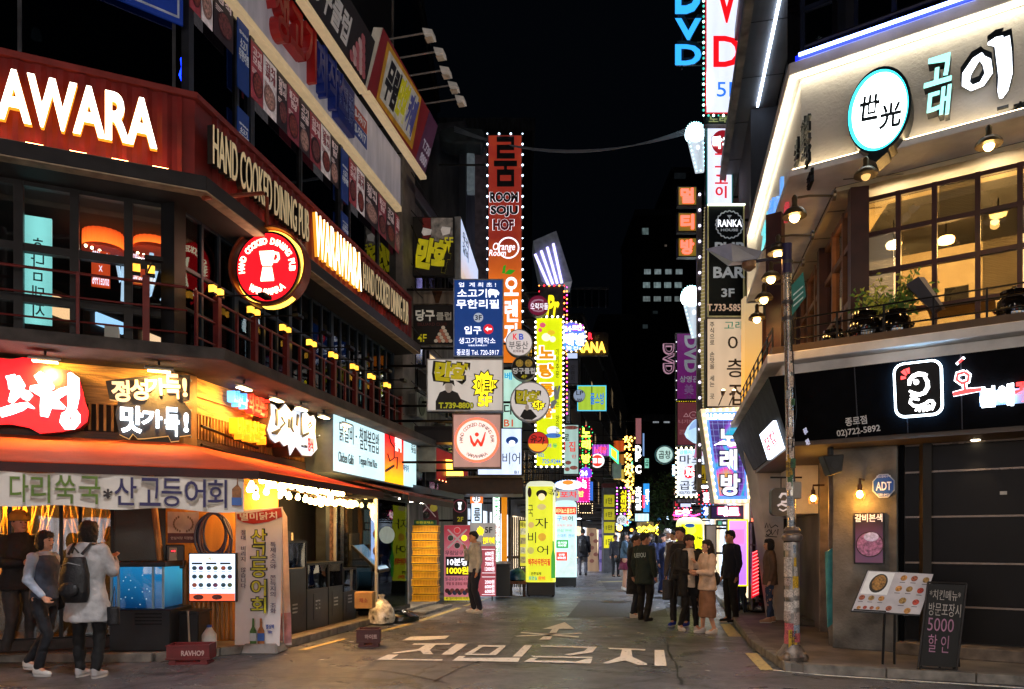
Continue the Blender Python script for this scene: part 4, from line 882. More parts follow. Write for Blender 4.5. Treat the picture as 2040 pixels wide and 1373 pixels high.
def vband(P,z0,z1,th=.012):
 b=MB()
 for A,B in zip(P[:-1],P[1:]):
  fr=Fr(A.x,A.y,B.x-A.x,B.y-A.y);l=math.hypot(B.x-A.x,B.y-A.y);q_=MB(fr).box(0,l,-th,0,z0,z1);n=len(b.v);b.v+=q_.v;b.f+=[tuple(n+i for i in f)for f in q_.f]
 return b
vband([V3(oL,0),V3(co,0),V3(LS.p(uE,WO,0),0)],zo-.11,zo-.012).mk('valance',VAL,AW)
for u in(-3.4,-2.1,-.8):MB(LF).tube([(u,.0,2.5),(u,WO-.05,zo-.03)],.014).mk('frame_arm',IRON,AW)
for u in(1.2,2.4,3.6):MB(LS).tube([(u,.0,2.5),(u,WO-.05,zo-.03)],.014).mk('frame_arm',IRON,AW)
MB(LS).box(.2,5.9,-.02,.02,2.66,2.72).mk('gutter',IRON,AW)
A2=thing('awning','dark brown awning further along beyond the orange one','awning',LS.p(6.4,.5,2.4))
b=MB(LS);b.add([(5.3,.06,2.80),(8.5,.06,2.80),(8.5,1.3,2.50),(5.3,1.3,2.50),(5.3,.06,2.76),(8.5,.06,2.76),(8.5,1.3,2.46),(5.3,1.3,2.46)],[(0,1,2,3),(4,7,6,5),(0,4,5,1),(1,5,6,2),(2,6,7,3),(3,7,4,0)]);b.mk('canvas',mat('7a3226',.7,var=.3),A2)
MB(LS).box(5.3,8.5,1.285,1.3,2.34,2.458).mk('valance',mat('3a1f1a',.7),A2)
for u in(5.9,7.0,7.75):
 t=thing('soffit_light',['small round downlight under the near end of the brown awning','small round downlight under the brown awning beside the glass booth','small round downlight over the yellow crates'][(u>6)+(u>7.5)],'lamp',LS.p(u,.8,2.44));MB(LS).lathe((u,.8,2.42),[(.09,0),(.09,.05)],16).mk('lens',emi('fff0d8',14),t)
 MB(LS).lathe((u,.8,2.415),[(.105,.02),(.105,.06)],16).mk('ring',STEEL,t)
 o=spot(LS.p(u,.8,2.40),LS.p(u,.8,0),60,'ffe8c8',120);o.parent=t;o.location-=ORG[t.name]
BN=thing('cloth_banner','long white cloth banner with green and purple hand lettering under the awning','banner',LF.p(-1.5,1.8,2))
bw=1.57;BZ=lambda x,y:LF.pix(x,y,bw)
b=MB(LF);vs=[];n=60
for i in range(n+1):
 x=-120+(486+120)*i/n;u,zt=BZ(x,938+(x/486)*14+2.5*math.sin(x/40));zb=BZ(x,1006+(x/486)*14+3*math.sin(x/33+1))[1];ww=bw+.02*math.sin(x/17)
 vs+=[(u,ww,zt),(u,ww,zb)]
b.add(vs,[(2*i,2*i+1,2*i+3,2*i+2)for i in range(n)]);b.mk('cloth',mat('d8cec2',.8,var=.08,scale=3,es=.0),BN,smooth=True)
GR=mat('5a7420',.6);PU=mat('2c2454',.6);GS=mat('b0a698',.7)
for i,ch in enumerate('다리쑥국*산고등어회'):
 x0=[20,62,110,158,206,228,278,322,368,414][i];x1=[56,100,150,200,224,272,320,362,410,452][i];c=GR if i<4 else(mat('2c2020',.6)if ch=='*' else PU);yy=x0/486*14
 r=(x0,944+yy,x1,1000+yy)if ch!='*' else(x0,968+yy,x1,988+yy)
 ptext(ch,LF,(r[0]-2,r[1]-1,r[2]+2,r[3]+4),bw+.024,GS,BN,bold=.05,d=.002,name='letter_shade');ptext(ch,LF,r,bw+.028,c,BN,bold=.012 if ch!='*' else.04,d=.004,name='letter')
u0,z0=BZ(462,1012);u1,z1=BZ(484,950)
MB(LF).prism([(u0,z0+.02),(u1-.02,z0+.02),(u1-.02,z0+.22),(u1-.055,z0+.27),(u1-.06,z1-.02),(u0+.055,z1-.02),(u0+.05,z0+.27),(u0,z0+.22)],bw+.025,bw+.03).mk('bottle_print',mat('8a5222',.4,es=.04,var=.4,scale=20),BN)
MB(LF).box(u0-.005,u1-.015,bw+.031,bw+.034,z0+.03,z0+.12).mk('bottle_label',mat('3a62a8',.5),BN)
wI=-.75
MB(LF).box(ULF-1,LF.pix(226,HY,wI)[0],-3.6,-3.5,0,2.75).mk('interior_wall',mat('e8b850',.7,var=.4,kind='wood',scale=4),EA)
both('eatery_ceiling',mat('2a1c10',.8),EA,-3.6,.0,2.66,2.715)
MB(LF).box(ULF-1,0,-3.4,-.4,.101,.12).mk('eatery_floor',mat('4a3a2a',.6),EA)
b=thing('bamboo_blind','screen of splayed straw and bamboo sticks glowing inside the eatery window','screen',LF.p(-2.4,-1.5,1.2))
for i in range(60):
 x=rnd.uniform(-60,215);u=LF.pix(x,HY,-1.6)[0];a=rnd.uniform(-.35,.35);z=rnd.uniform(1.2,1.6)
 MB(LF).tube([(u,-1.6+rnd.uniform(-.1,.1),z),(u+a,-1.6,2.5)],.012,5).mk('stick',mat('c8a04c',.5,es=.0),b)
t=thing('back_shelf','lit back shelf with jars inside the eatery window','shelf',LF.p(-2.4,-2.2,1.2))
MB(LF).box(-4.6,-1.5,-2.4,-2.1,1.06,1.1).mk('board',WOODV,t);
for i in range(16):MB(LF).lathe((-4.4+i*.18,-2.25,1.1),[(.06,0),(.065,.1),(.05,.16),(.03,.2)],10).mk('jar',[mat('d8b070',.2),mat('8a5a20',.2),mat('c8c0a8',.2)][i%3],t)
l=bpy.data.lights.new('lamp_light','AREA');l.energy=170;l.color=(1,.62,.2);l.size=2.4;l.shape='RECTANGLE';l.size_y=.8
for i in range(3):
 t=thing('pendant_lamp','warm pendant lamp inside the eatery, %s'%['over the near counter','over the middle of the room','behind the women'][i],'lamp',LF.p(-4.1+i*1.0,-1.2-.5*(i%2),2.3),'pendants in the eatery')
 c=(-4.1+i*1.0,-1.2-.5*(i%2),2.25);MB(LF).lathe(c,[(.14,0),(.05,.14),(.02,.16)],14).mk('shade',IRON,t);MB(LF).sph((c[0],c[1],c[2]),.055,8,6).mk('bulb',emi('ffd890',20),t);MB(LF).cyl((c[0],c[1],2.4),(c[0],c[1],2.66),.006).mk('cord',IRON,t)
 pl=bpy.data.lights.new('lamp_light','POINT');pl.energy=110;pl.color=hx('ffb04a')[:3];pl.shadow_soft_size=.06;o=bpy.data.objects.new('lamp_light',pl);COL.objects.link(o);o.parent=t;o.location=LF.p(c[0],c[1],c[2]-.12)-ORG[t.name]
glazing(EA,LF,[LF.pix(x,HY,wI)[0]for x in(-110,20,122,160,224)],[.25,2.6],wI,IRON,glass('e8e0d0',.03),bar=.022,dep=.03)
x=lambda px,w=wI:LF.pix(px,HY,w)[0]
MB(LF).box(x(226),x(330),wI-.3,wI,.1,2.66).mk('dark_panel',mat('120f0e',.4,var=.3),EA)
MB(LF).box(x(330),x(470)+.6,wI-.3,wI-.05,.1,2.66).mk('orange_wall',mat('b87a2a',.7,var=.3,scale=2,kind='streak'),EA)
slats(LF,x(335),x(470),.12,1.25,wI-.05,.062,wd=.034,d=.04,m=mat('8a6a48',.6,var=.4,kind='wood'))
MB(LF).tube([(x(300),wI+.06,2.5),(x(322),wI+.06,1.15)],.045,8).mk('leaning_post',mat('a87c44',.6,var=.4,kind='wood'),EA)
MB(LF).box(ULF-.5,x(330),wI-.02,wI+.1,.1,.25).mk('threshold',STONE,EA)
SL=thing('bulb_string','thick bunch of warm festoon bulbs strung under the side of the orange awning','string lights',LS.p(2.2,.5,2.3))
BB=emi('ffcf78',15);q3=lambda x,y:(360+x/2.902,900+y/2.902);SK=mat('3a2a1c',.5)
bl=[(432,155),(470,162),(508,168),(545,182),(410,192),(432,218),(398,215),(510,192),(540,190),(495,230),(520,272),(575,205),(596,232),(572,252),(590,170),(607,190),(625,187),(642,195),(626,255),(655,192),(678,262),(685,205),(700,215),(718,210),(722,272),(740,218),(752,285),(760,222),(778,225),(778,290),(797,238),(803,275),(815,225),(828,278),(840,230),(848,293),(862,226),(866,255),(875,290),(885,234),(900,292),(910,238),(920,290),(935,242),(942,296),(957,300),(970,298),(984,300),(995,303),(1008,300),(1018,303),(435,255),(812,300),(892,300),(965,306),(990,308)]
src=None
for i,(a,b_)in enumerate(bl):
 px,py=q3(a,b_);w=.3+1.0*((i*37)%10)/10;u,z=LS.pix(px,py,w)
 if src is None:
  s_=MB(LS).lathe((u,w,z),[(.001,-.055),(.03,-.048),(.045,-.015),(.04,.012),(.022,.04),(.018,.055)],9).mk('bulb',BB,SL,smooth=True)
  MB(LS).lathe((u,w,z),[(.02,.056),(.02,.09)],8).mk('socket',SK,s_);src=(s_,LS.p(u,w,z))
 else:
  v=LS.p(u,w,z)-src[1];c=dup_part(src[0],v)
for k,w in enumerate((.3,.7,1.2)):
 MB(LS).tube([(u_,w,zz)for u_,zz in((.5,2.42),(1.2,2.36+.02*k),(2.2,2.40),(3.2,2.33),(4.4,2.36))],.007,5).mk('cable',SK,SL)
for u in(1.2,2.5,3.8):
 pl=bpy.data.lights.new('lamp_light','POINT');pl.energy=55;pl.color=hx('ffc070')[:3];pl.shadow_soft_size=.25;o=bpy.data.objects.new('lamp_light',pl);COL.objects.link(o);o.parent=SL;o.location=LS.p(u,.6,2.12)-ORG[SL.name]
wS=-.75
MB(LS).box(.3,5.5,-1.12,-1.06,.12,2.66).mk('side_wall',mat('c08a38',.7,var=.4,kind='wood',scale=3),EA)
MB(LS).box(.0,4.9,-2.5,-.1,.101,.12).mk('side_floor',mat('3a3028',.6),EA)
for u in(.9,1.7,2.5,3.3):MB(LS).box(u-.05,u+.05,wS-.1,wS,.1,2.66).mk('timber_post',WOODV,EA)
MB(LS).box(1.0,4.4,-1.05,-.8,1.5,1.54).mk('wall_shelf',DWOOD,EA)
t=thing('refrigerator','dark drink fridge standing behind the fish tanks','refrigerator',LS.p(3,-.4,.1));MB(LS).box(2.95,3.5,-.75,-.25,.1,1.72).mk('cabinet',mat('14110f',.4),t,bevel=.01);MB(LS).box(3.44,3.5,-.249,-.24,1.35,1.7).mk('side_label',mat('c8b8a0',.5),t)
for(ua,ub)in((LS.pix(677,HY,0)[0],LS.pix(693,HY,0)[0]),):
 pier=thing('brick_pier','narrow pier of pale red bricks behind the menu stand','pillar',LS.p(4.5,-.1,.1));MB(LS).box(ua+.02,ub-.02,-.3,-.03,.1,2.62).mk('mortar',mat('6a625a',.9),pier)
 k=0;
 for r_ in range(34):
  z=.12+r_*.0735;off=.0 if r_%2 else.065
  for c in range(-1,3):
   a=ua+c*.135+off;e=a+.125
   a,e=max(a,ua),min(e,ub)
   if e-a<.03:continue
   MB(LS).box(a,e,-.032,rnd.uniform(-.004,.006),z,z+.062).mk('brick',[mat('8a5a48',.8,var=.3),mat('a88878',.8,var=.3),mat('6e483a',.8,var=.3)][(r_*3+c*5)%3],pier)
MB(LS).box(ua-.4,ua-.05,-.3,-.05,.1,2.62).mk('brick_return',mat('7a5a4c',.8,var=.5,scale=14),EA);MB(LS).box(ua-.62,ua-.46,-.2,.0,.1,2.62).mk('steel_post',mat('3a4046',.4,.6),EA)
MB(LS).box(ub+.04,ub+.22,-.2,.0,.1,2.62).mk('wood_post',WOODV,EA)
MB(LS).box(5.5,U1,-.8,-.6,.1,2.7).mk('restaurant_wall',mat('3a3634',.7,var=.4),EA)
VB=thing('glass_booth','glass entrance booth with frosted discs and a lit menu strip','entrance',LS.p(6,.4,.1))
wb=.85;b0,b1=LS.pix(750,HY,wb)[0],LS.pix(812,HY,wb)[0]
for a,c in((b0,-.0),(b0,wb),(b1,wb),(b1,-.0)):MB(LS).box(a-.025,a+.025,c-.025,c+.025,.1,2.36).mk('post',mat('b8b8b8',.4,.6),VB)
MB(LS).box(b0-.03,b1+.03,-.02,wb+.03,2.362,2.44).mk('top_frame',IRON,VB);MB(LS).box(b0-.03,b1+.03,wb-.05,wb+.05,.101,.2).mk('base_frame',IRON,VB)
MB(LS).box(b0+.03,b1-.03,wb-.006,wb+.006,.2,2.36).mk('glass_pane',glass('b8c4c8',.03,1.12),VB);MB(LS).box(b1-.006,b1+.006,.03,wb-.03,.2,2.36).mk('glass_pane',glass('b8c4c8',.08),VB);MB(LS).box(b0-.006,b0+.006,.03,wb-.03,.2,2.36).mk('glass_pane',glass('b8c4c8',.08),VB)
FRO=mat('b8ccc8',.6,es=.14,var=.1)
u,z=LS.pix(770,1066,wb);MB(LS).disc(u,z,.42,.17,wb+.009,wb+.014,26).mk('frosted_disc',FRO,VB)
for(x0,y0,x1,y1)in((722,1015,738,1040),(724,1043,738,1054),(720,1057,738,1085)):
 a,e=LS.pix(x0,HY,0)[0],LS.pix(x1,HY,0)[0];MB(LS).box(a,e,.04,.05,LS.pix(x0,y1,0)[1],LS.pix(x0,y0,0)[1]).mk('frosted_square',FRO,VB)
f=FP(LS.p(b0+.0,0,0).y+.05);
t=thing('menu_strip','tall narrow lit menu strip with dish pictures on the booth side','menu board',f.p(-3,.0,1.2))
u0,u1,z0,z1=prect(f,(739,1009,756,1120),0);MB(f).box(u0,u1,-.06,-.0,z0,z1).mk('panel',emi('b8ccff',1.5,var=.2,scale=6),t)
for k in range(3):
 c=z1-(z1-z0)*(.2+.3*k);MB(f).disc((u0+u1)/2+.005,c,.05,.085,.002,.008,14).mk('dish_print',mat(['a84038','9a3448','c86838'][k],.5,es=.35,var=.5,scale=30),t)
l_=thing('bench','dark wooden bench inside the glass booth','bench',LS.p(6.2,.25,.1));MB(LS).box(b0+.3,b1-.1,.3,.7,.42,.5).mk('seat',DWOOD,l_);
for a in(b0+.35,b1-.25):MB(LS).box(a,a+.1,.32,.68,.101,.418).mk('leg',DWOOD,l_)
# ====== things standing in front of the eatery
def px_box(name_t,label,cat,Y,rect,dep,m,part_name='body',bevel=.01,group=None):
 """a box whose front face fills the photo rectangle at depth Y"""
 f=FP(Y);u0,u1,z0,z1=prect(f,rect,0);t=thing(name_t,label,cat,((u0+u1)/2,Y,max(0,z0)),group)
 MB(f).box(u0,u1,-dep,0,z0,z1).mk(part_name,m,t,bevel=bevel);return t,f,(u0,u1,z0,z1)
BLKP=mat('17181c',.45,var=.3,bump=.1)
Y=10.15;t=thing('fish_tank','glowing blue fish tank on a black base beside the woman in grey','fish tank',(-5.1,Y,0));f=Fr(0,Y,1,.05)
u0,u1,z0,z1=prect(f,(222,1122,325,1213),0)
MB(f).box(u0-.02,u1+.1,-.75,.02,.1,z0-.01).mk('base',BLKP,t,bevel=.012)
for k in range(4):MB(f).box((u0+u1)/2-.02,(u0+u1)/2+.33,.021,.026,.45+k*.045,.47+k*.045).mk('vent',IRON,t)
def water(c1,c2,z0,z1,es):
 return grad(c1,c2,z0,z1,es,var=.35)
MB(f).box(u0+.01,u1-.01,-.68,-.03,z0+.01,z1-.06).mk('water',water('0a3c60','2c90b8',z0,z1,.75),t)
MB(f).box(u0,u1,-.02,-.012,z0,z1).mk('glass_pane',glass('d8f0ff',.04),t)
for a in(u0,u0+.09,u1-.13,u1):MB(f).box(a-.012,a+.012,-.015,.01,z0,z1).mk('edge_strip',mat('7a98a8',.4,es=.1),t)
MB(f).box(u0-.02,u1+.03,-.72,.015,z1-.05,z1+.02).mk('lid',BLKP,t,bevel=.006)
for i in range(14):u,z=f.pix(rnd.uniform(240,300),rnd.uniform(1140,1205));MB(f).sph((u,-.011,z),.008,6,4).mk('bubble',mat('bfe4f0',.2,es=.4),t)
tb,f_,_=px_box('plastic_bin','low black plastic bin to the right of the blue tank','bin',10.2,(330,1222,395,1300),.4,BLKP,'tub')
MB(f_).box(_[0]-.02,_[1]+.02,-.42,.02,_[3],_[3]+.03).mk('rim',BLKP,tb)
wI2=-.74
def onLF(name_t,label,cat,rect,w,d,m,pn='body',grp=None,**k):
 u0,u1,z0,z1=prect(LF,rect,w);t=thing(name_t,label,cat,LF.p((u0+u1)/2,w,z0),grp);MB(LF).box(u0,u1,w-d,w,z0,z1).mk(pn,m,t,**k);return t,(u0,u1,z0,z1)
t,(a,b_,c,d)=onLF('meter_box','black electric meter box with a red digit display on the orange wall','meter box',(330,1085,368,1133),-.55,.18,BLKP,bevel=.015)
MB(LF).box(a+.04,b_-.1,-.549,-.53,c+.06,d-.04).mk('meter',mat('8a8478',.4),t,bevel=.006);MB(LF).box(a+.06,b_-.14,-.529,-.525,d-.11,d-.07).mk('display',mat('30080a',.4),t);text('88',LF,a+.07,a+.12,d-.10,d-.08,-.524,emi('ff2030',2.5),t)
MB(LF).tube([(a+.1,-.6,c),(a+.14,-.6,c-.2),(a+.02,-.55,c-.6)],.015).mk('cable',IRON,t)
t,(a,b_,c,d)=onLF('wall_poster','grey wall poster with a laurel wreath over a dark red strip','poster',(334,1020,396,1062),-.6,.012,mat('b3aaa6',.6),'sheet')
MB(LF).box(a,b_,-.612,-.6,c-.14,c-.003).mk('strip',mat('4a1c20',.6),t);text('안심식당 지정업소',LF,a+.04,b_-.04,c-.09,c-.05,-.598,mat('c8b8b0',.6),t)
for sgn in(-1,1):
 for k in range(9):
  an=-1.2+k*.28;cx_=(a+b_)/2+sgn*.13*math.cos(an)*.95;cz_=(c+d)/2-.02+.11*math.sin(an);MB(LF).disc(cx_,cz_,.012,.02,-.599,-.596,8).mk('leaf_print',mat('6a5a4c',.6),t)
t=thing('hose_coil','coiled dark blue hose hanging on the orange wall','hose',LF.p(LF.pix(432,HY,-.5)[0],-.5,1.6))
cu,cz=LF.pix(425,1062,-.5)
for k in range(8):
 pts=[];ru=.17+.012*k;rz=.28+.01*k;
 for i in range(25):an=2*math.pi*i/24;pts.append((cu+.02*math.sin(k*2.1)+ru*math.cos(an)*(.8 if k%2 else 1),-.55+.022*k*.6+.015*math.sin(an*2+k),cz-.01*k+rz*math.sin(an)))
 MB(LF).tube(pts,.016,6).mk('hose_loop',mat(['1c2748','223058','2c2c48','4a3a48'][k%4],.35),t,smooth=True)
MB(LF).tube([(cu+.12,-.4,cz+.2),(cu+.24,-.38,cz-.1),(cu+.2,-.38,cz-.5)],.016,6).mk('hose_tail',mat('1c2748',.35),t)
t=thing('menu_lightbox','white lit menu board with rows of dish pictures on the slatted wall','menu board',(-3.9,10,.9));Y=10.35;f=Fr(0,Y,1,.03)
u0,u1,z0,z1=prect(f,(378,1104,468,1197),0);MB(f).box(u0-.015,u1+.015,-.07,-.004,z0-.015,z1+.015).mk('frame',IRON,t);MB(f).box(u0,u1,-.003,.003,z0,z1).mk('face',emi('d4e8ff',1.3,var=.12),t)
MB(f).box(u0,u1,.004,.008,z0,z0+.1).mk('footer',emi('e8603c',1.0),t)
for r_ in range(3):
 for c in range(6):
  cc=u0+.065+c*.087+.02*(c//2);zz=z1-.19-.115*r_;MB(f).disc(cc,zz,.033,.03,.004,.008,14).mk('dish_print',mat(['3a5a70','7a4a6a','38586a','5a6a4a','b06048','486a78'][(r_*2+c)%6],.5,es=.25,var=.8,scale=60),t)
  MB(f).box(cc-.025,cc+.025,.004,.007,zz-.05,zz-.043).mk('caption',mat('50607a',.5),t)
for c in range(3):MB(f).box(u0+.03+c*.19,u0+.17+c*.19,.004,.008,z1-.14,z1-.115).mk('heading',mat('22384a',.5),t)
for c in range(2):MB(f).disc(u0+.12+c*.25,z0+.05,.07,.035,.009,.012,14).mk('dish_print',mat('5a2c28',.5,es=.25,var=.8,scale=50),t)
text('메뉴',f,u0+.25,u0+.33,z1-.085,z1-.04,.005,mat('a89818',.5,es=.6),t)
def crate(name_t,label,f,u0,u1,w1,z0,h,dep,m,txt=None,tc=None,mirror=False,group=None):
 t=thing(name_t,label,'crate',f.p((u0+u1)/2,w1-dep/2,z0),group);th=.02
 MB(f).box(u0+.02,u1-.02,w1-dep+.02,w1-.02,z0,z0+.03).mk('base',m,t)
 for(a,b_,c,d)in((u0,u1,w1-th,w1),(u0,u1,w1-dep,w1-dep+th),(u0,u0+th,w1-dep+th+.001,w1-th-.001),(u1-th,u1,w1-dep+th+.001,w1-th-.001)):
  MB(f).box(a,b_,c,d,z0+.06,z0+h).mk('side_wall',m,t,bevel=.003)
 for a in(u0+.03,u1-.11):MB(f).box(a,a+.08,w1-.05,w1-.002,z0,z0+.06).mk('foot',m,t)
 for z in(z0+h-.02,z0+.07):MB(f).box(u0-.01,u1+.01,w1+.001,w1+.012,z,z+.018).mk('rim',m,t)
 if txt:text(txt,f,u0+(u1-u0)*.35,u1-(u1-u0)*.12,z0+h*.45,z0+h*.72,w1+.003,tc,t,bold=.04,mirror=mirror)
 return t
CRR=mat('6a1618',.45,var=.2);CRT=mat('c8a8a0',.5)
f=Fr(0,9.82,1,.1);u0,u1,z0,z1=prect(f,(331,1272,417,1314),0);crate('bottle_crate','dark red bottle crate upside down on the kerb left of the standing banner',f,u0,u1,0,.0,.25,.3,CRR,'RAVHO9',CRT)
t=thing('broom','thin pale broom handle sticking up behind the red crate','broom',(-4.2,9.95,.1));f=FP(9.95);a=f.pix(376,1265);c=f.pix(371,1218);MB(f).tube([(a[0],-.03,.12),(c[0],-.05,c[1])],.013).mk('handle',mat('a8a090',.5),t);MB(f).box(a[0]-.08,a[0]+.08,-.08,.02,.1,.17).mk('head',mat('5a5048',.7),t)
f=Fr(0,11.2,1,.1);u0,u1,z0,z1=prect(f,(710,1221,757,1252),0);crate('bottle_crate','brown red bottle crate in front of the rubbish sack',f,u0,u1,0,.0,.26,.3,mat('4a1614',.45),'하이트',CRT)
SBN=thing('standing_banner','tall white standing banner with yellow outlined letters and two bottle pictures','banner',(-3.4,10.25,0))
Y=10.3;f=Fr(0,Y,1,-.02);q4=lambda a,b_:(360+a/2.902,900+b_/2.902)
tl,tr,br,bl_=f.pix(471,1018),f.pix(564,1010),f.pix(557,1287),f.pix(467,1288)
b=MB(f);n=14;vs=[]
for i in range(n+1):
 s_=i/n;vs+=[(tl[0]*(1-s_)+bl_[0]*s_,.012*math.sin(s_*5),tl[1]*(1-s_)+bl_[1]*s_),(tr[0]*(1-s_)+br[0]*s_,.012*math.sin(s_*5+1),tr[1]*(1-s_)+br[1]*s_)]
b.add(vs,[(2*i,2*i+1,2*i+3,2*i+2)for i in range(n)]);b.mk('cloth',mat('dcd6d4',.7,var=.05,scale=3),SBN,smooth=True)
f2=f.off(.02)
def bt(s_,r,m,**k):return ptext(s_,f2,r,.004,m,SBN,**k)
hd=[(472,1024),(500,1022),(560,1012),(562,1030),(535,1040),(505,1044),(485,1041),(473,1034)]
MB(f2).prism([f2.pix(*p)for p in hd],-.002,.002).mk('header',mat('a82820',.6),SBN);ptext('별미닭치',f2,(478,1021,552,1036),.006,mat('e0d8d0',.6),SBN,bold=.03,rot=R(3))
YL=mat('c8c81c',.5);OL=mat('161c14',.5)
for ch,y0,y1 in(('산',1055,1083),('고',1087,1112),('등',1118,1150),('어',1155,1187),('회',1190,1222)):
 bt(ch,(498,y0-2,533,y1+2),OL,bold=.085,d=.003,name='letter_outline');ptext(ch,f2,(501,y0,530,y1),.010,YL,SBN,bold=.02,d=.004,name='letter')
bt('절\n대\n\n비\n리\n지\n\n않\n습\n니\n다',(480,1056,490,1172),PU,bold=.0);bt('특\n제\n소\n스\n와\n\n쫀\n득\n지\n의\n\n조\n화',(538,1080,550,1222),PU,bold=.0)
for(x0,x1,c,lab)in((498,511,'3c6a20','bottle_print'),(513,527,'9a5a1c','bottle_print')):
 u0,u1,z0,z1=prect(f2,(x0,1232,x1,1283),.004);um=(u0+u1)/2;k=(u1-u0)/2;h=z1-z0
 MB(f2).prism([(u0,z0),(u1,z0),(u1,z0+h*.5),(um+k*.35,z0+h*.68),(um+k*.3,z1),(um-k*.3,z1),(um-k*.35,z0+h*.68),(u0,z0+h*.5)],.004,.008).mk(lab,mat(c,.3,var=.3,scale=20),SBN);MB(f2).box(u0,u1,.0085,.010,z0+h*.12,z0+h*.42).mk('bottle_label',mat('c0ccd0' if c[0]=='3' else '2c5aa8',.5),SBN)
bt('별상맥\nhitc',(530,1244,546,1262),mat('284a98',.5),bold=.04)
f3=f.off(-.35);MB(f3).prism([f3.pix(*p)for p in((562,1012),(572,1030),(581,1285),(556,1286))],-.004,0).mk('back_cloth',mat('c8b8b4',.7),SBN)
MB(f3).prism([f3.pix(*p)for p in((560,1222),(580,1220),(581,1280),(557,1284))],.001,.004).mk('back_print',mat('b8848a',.7,var=.3),SBN)
for x in(469,560):MB(f).tube([(f.pix(x,1020)[0],-.02,f.pix(x,1016)[1]),(f.pix(x,1290)[0],-.1,.15)],.01).mk('pole',STEEL,SBN)
MB(f).add([(f.pix(484,1290)[0],.1,.0),(f.pix(557,1290)[0],.1,.0),(f.pix(559,1290)[0],-.35,.0),(f.pix(480,1290)[0],-.35,0),(f.pix(488,1290)[0],.06,.14),(f.pix(552,1290)[0],.06,.14),(f.pix(552,1290)[0],-.3,.14),(f.pix(488,1290)[0],-.3,.14)],[(0,1,2,3),(4,7,6,5),(0,4,5,1),(1,5,6,2),(2,6,7,3),(3,7,4,0)]).mk('water_base',mat('8a8884',.5),SBN,bevel=.02)
t=thing('white_jug','small white plastic jug behind the banner foot','jug',(-4,10.1,.1));f=FP(10.05);u,z=f.pix(417,1280);MB(f).lathe((u,0,.1),[(.09,0),(.1,.05),(.1,.2),(.05,.27),(.03,.3)],14,sy=.7).mk('body',mat('b8b4ac',.5),t,smooth=True);MB(f).lathe((u,0,.4),[(.033,0),(.033,.03)],10).mk('cap',mat('3050a0',.4),t)
wT=.6
def side_tank(u0,u1,z1,label,lit=None,open_=True,wf=wT,dep=.75):
 t=thing('seafood_tank',label,'fish tank',LS.p((u0+u1)/2,wf-dep/2,.1));zc=z1-.42
 MB(LS).box(u0,u1,wf-dep,wf,.101,zc).mk('base',mat('10141c',.4,var=.3),t,bevel=.01)
 MB(LS).box(u0+.02,u1-.02,wf-dep+.02,wf-.02,zc+.002,z1-.05).mk('water',grad('0c1a20',lit or '2c4450',zc,z1,.35,var=.3),t)
 MB(LS).box(u0+.005,u1-.005,wf-.012,wf-.004,zc+.002,z1).mk('glass_pane',glass('c8d8e0',.06),t)
 for a in(u0+.012,u1-.012):MB(LS).box(a-.012,a+.012,wf-.012,wf+.006,zc+.002,z1).mk('edge_strip',IRON,t)
 MB(LS).box(u0-.005,u1+.005,wf-dep,wf+.008,z1-.03,z1+.01).mk('rim',IRON,t)
 um=(u0+u1)/2
 MB(LS).box(um-.16,um+.12,wf+.001,wf+.006,.25,zc-.08).mk('door',mat('141a24',.4),t)
 for k in range(3):MB(LS).box(um-.1,um+.06,wf+.007,wf+.012,.42+k*.06,.445+k*.06).mk('vent',mat('9aa0a6',.3,.5),t)
 return t
side_tank(1.6,2.35,1.55,'tallest dark seafood tank right behind the standing banner','6a8490')
side_tank(2.37,3.15,1.18,'low dark seafood tank with a pinkish catch, second from the banner','7a4a44');side_tank(3.17,3.75,1.18,'low dark seafood tank, third from the banner','4a5560');side_tank(3.77,4.35,1.05,'smallest dark seafood tank at the end of the row','6090a8')
t=thing('menu_stand','tilted lit menu lectern at the end of the tank row','menu stand',LS.p(5,.6,.1))
LM_=Fr(*LS.p(.45,.3,0).xy,*LS.d)
MB(LM_).box(4.45,4.8,.1,.42,.1,.95).mk('pedestal',mat('1a1818',.4),t,bevel=.01)
MB(LM_).box(4.50,4.74,.421,.426,.3,.8).mk('door',mat('3a3a40',.3),t)
pA=[LS.pix(691,1090,.5),LS.pix(710,1087,.5)]
MB(LM_).add([(4.25,.62,.98),(4.8,.62,1.0),(4.8,.05,1.5),(4.25,.05,1.48)]+[(4.25,.60,.93),(4.8,.60,.95),(4.8,.03,1.45),(4.25,.03,1.43)],[(0,1,2,3),(4,7,6,5),(0,4,5,1),(1,5,6,2),(2,6,7,3),(3,7,4,0)]).mk('desk',IRON,t)
MB(LM_).add([(4.28,.60,1.003),(4.77,.60,1.02),(4.77,.08,1.478),(4.28,.08,1.46)]+[(4.28,.605,1.007),(4.77,.605,1.024),(4.77,.085,1.482),(4.28,.085,1.464)],[(0,1,2,3),(4,7,6,5),(0,4,5,1),(1,5,6,2),(2,6,7,3),(3,7,4,0)]).mk('screen',emi('b8d4e8',.9,var=.5,scale=16),t)
t,f,r_=px_box('cardboard_box','small cardboard box behind the rubbish sack','box',12.6,(706,1180,742,1213),.3,mat('b08a50',.7,var=.2));MB(f).box(r_[0]-.004,r_[1]+.004,-.18,-.12,r_[3]+.001,r_[3]+.004).mk('tape',mat('9a8a68',.4),t);text('채소',f,r_[0]+.08,r_[1]-.08,r_[2]+.1,r_[2]+.18,.003,mat('8a3020',.6),t)
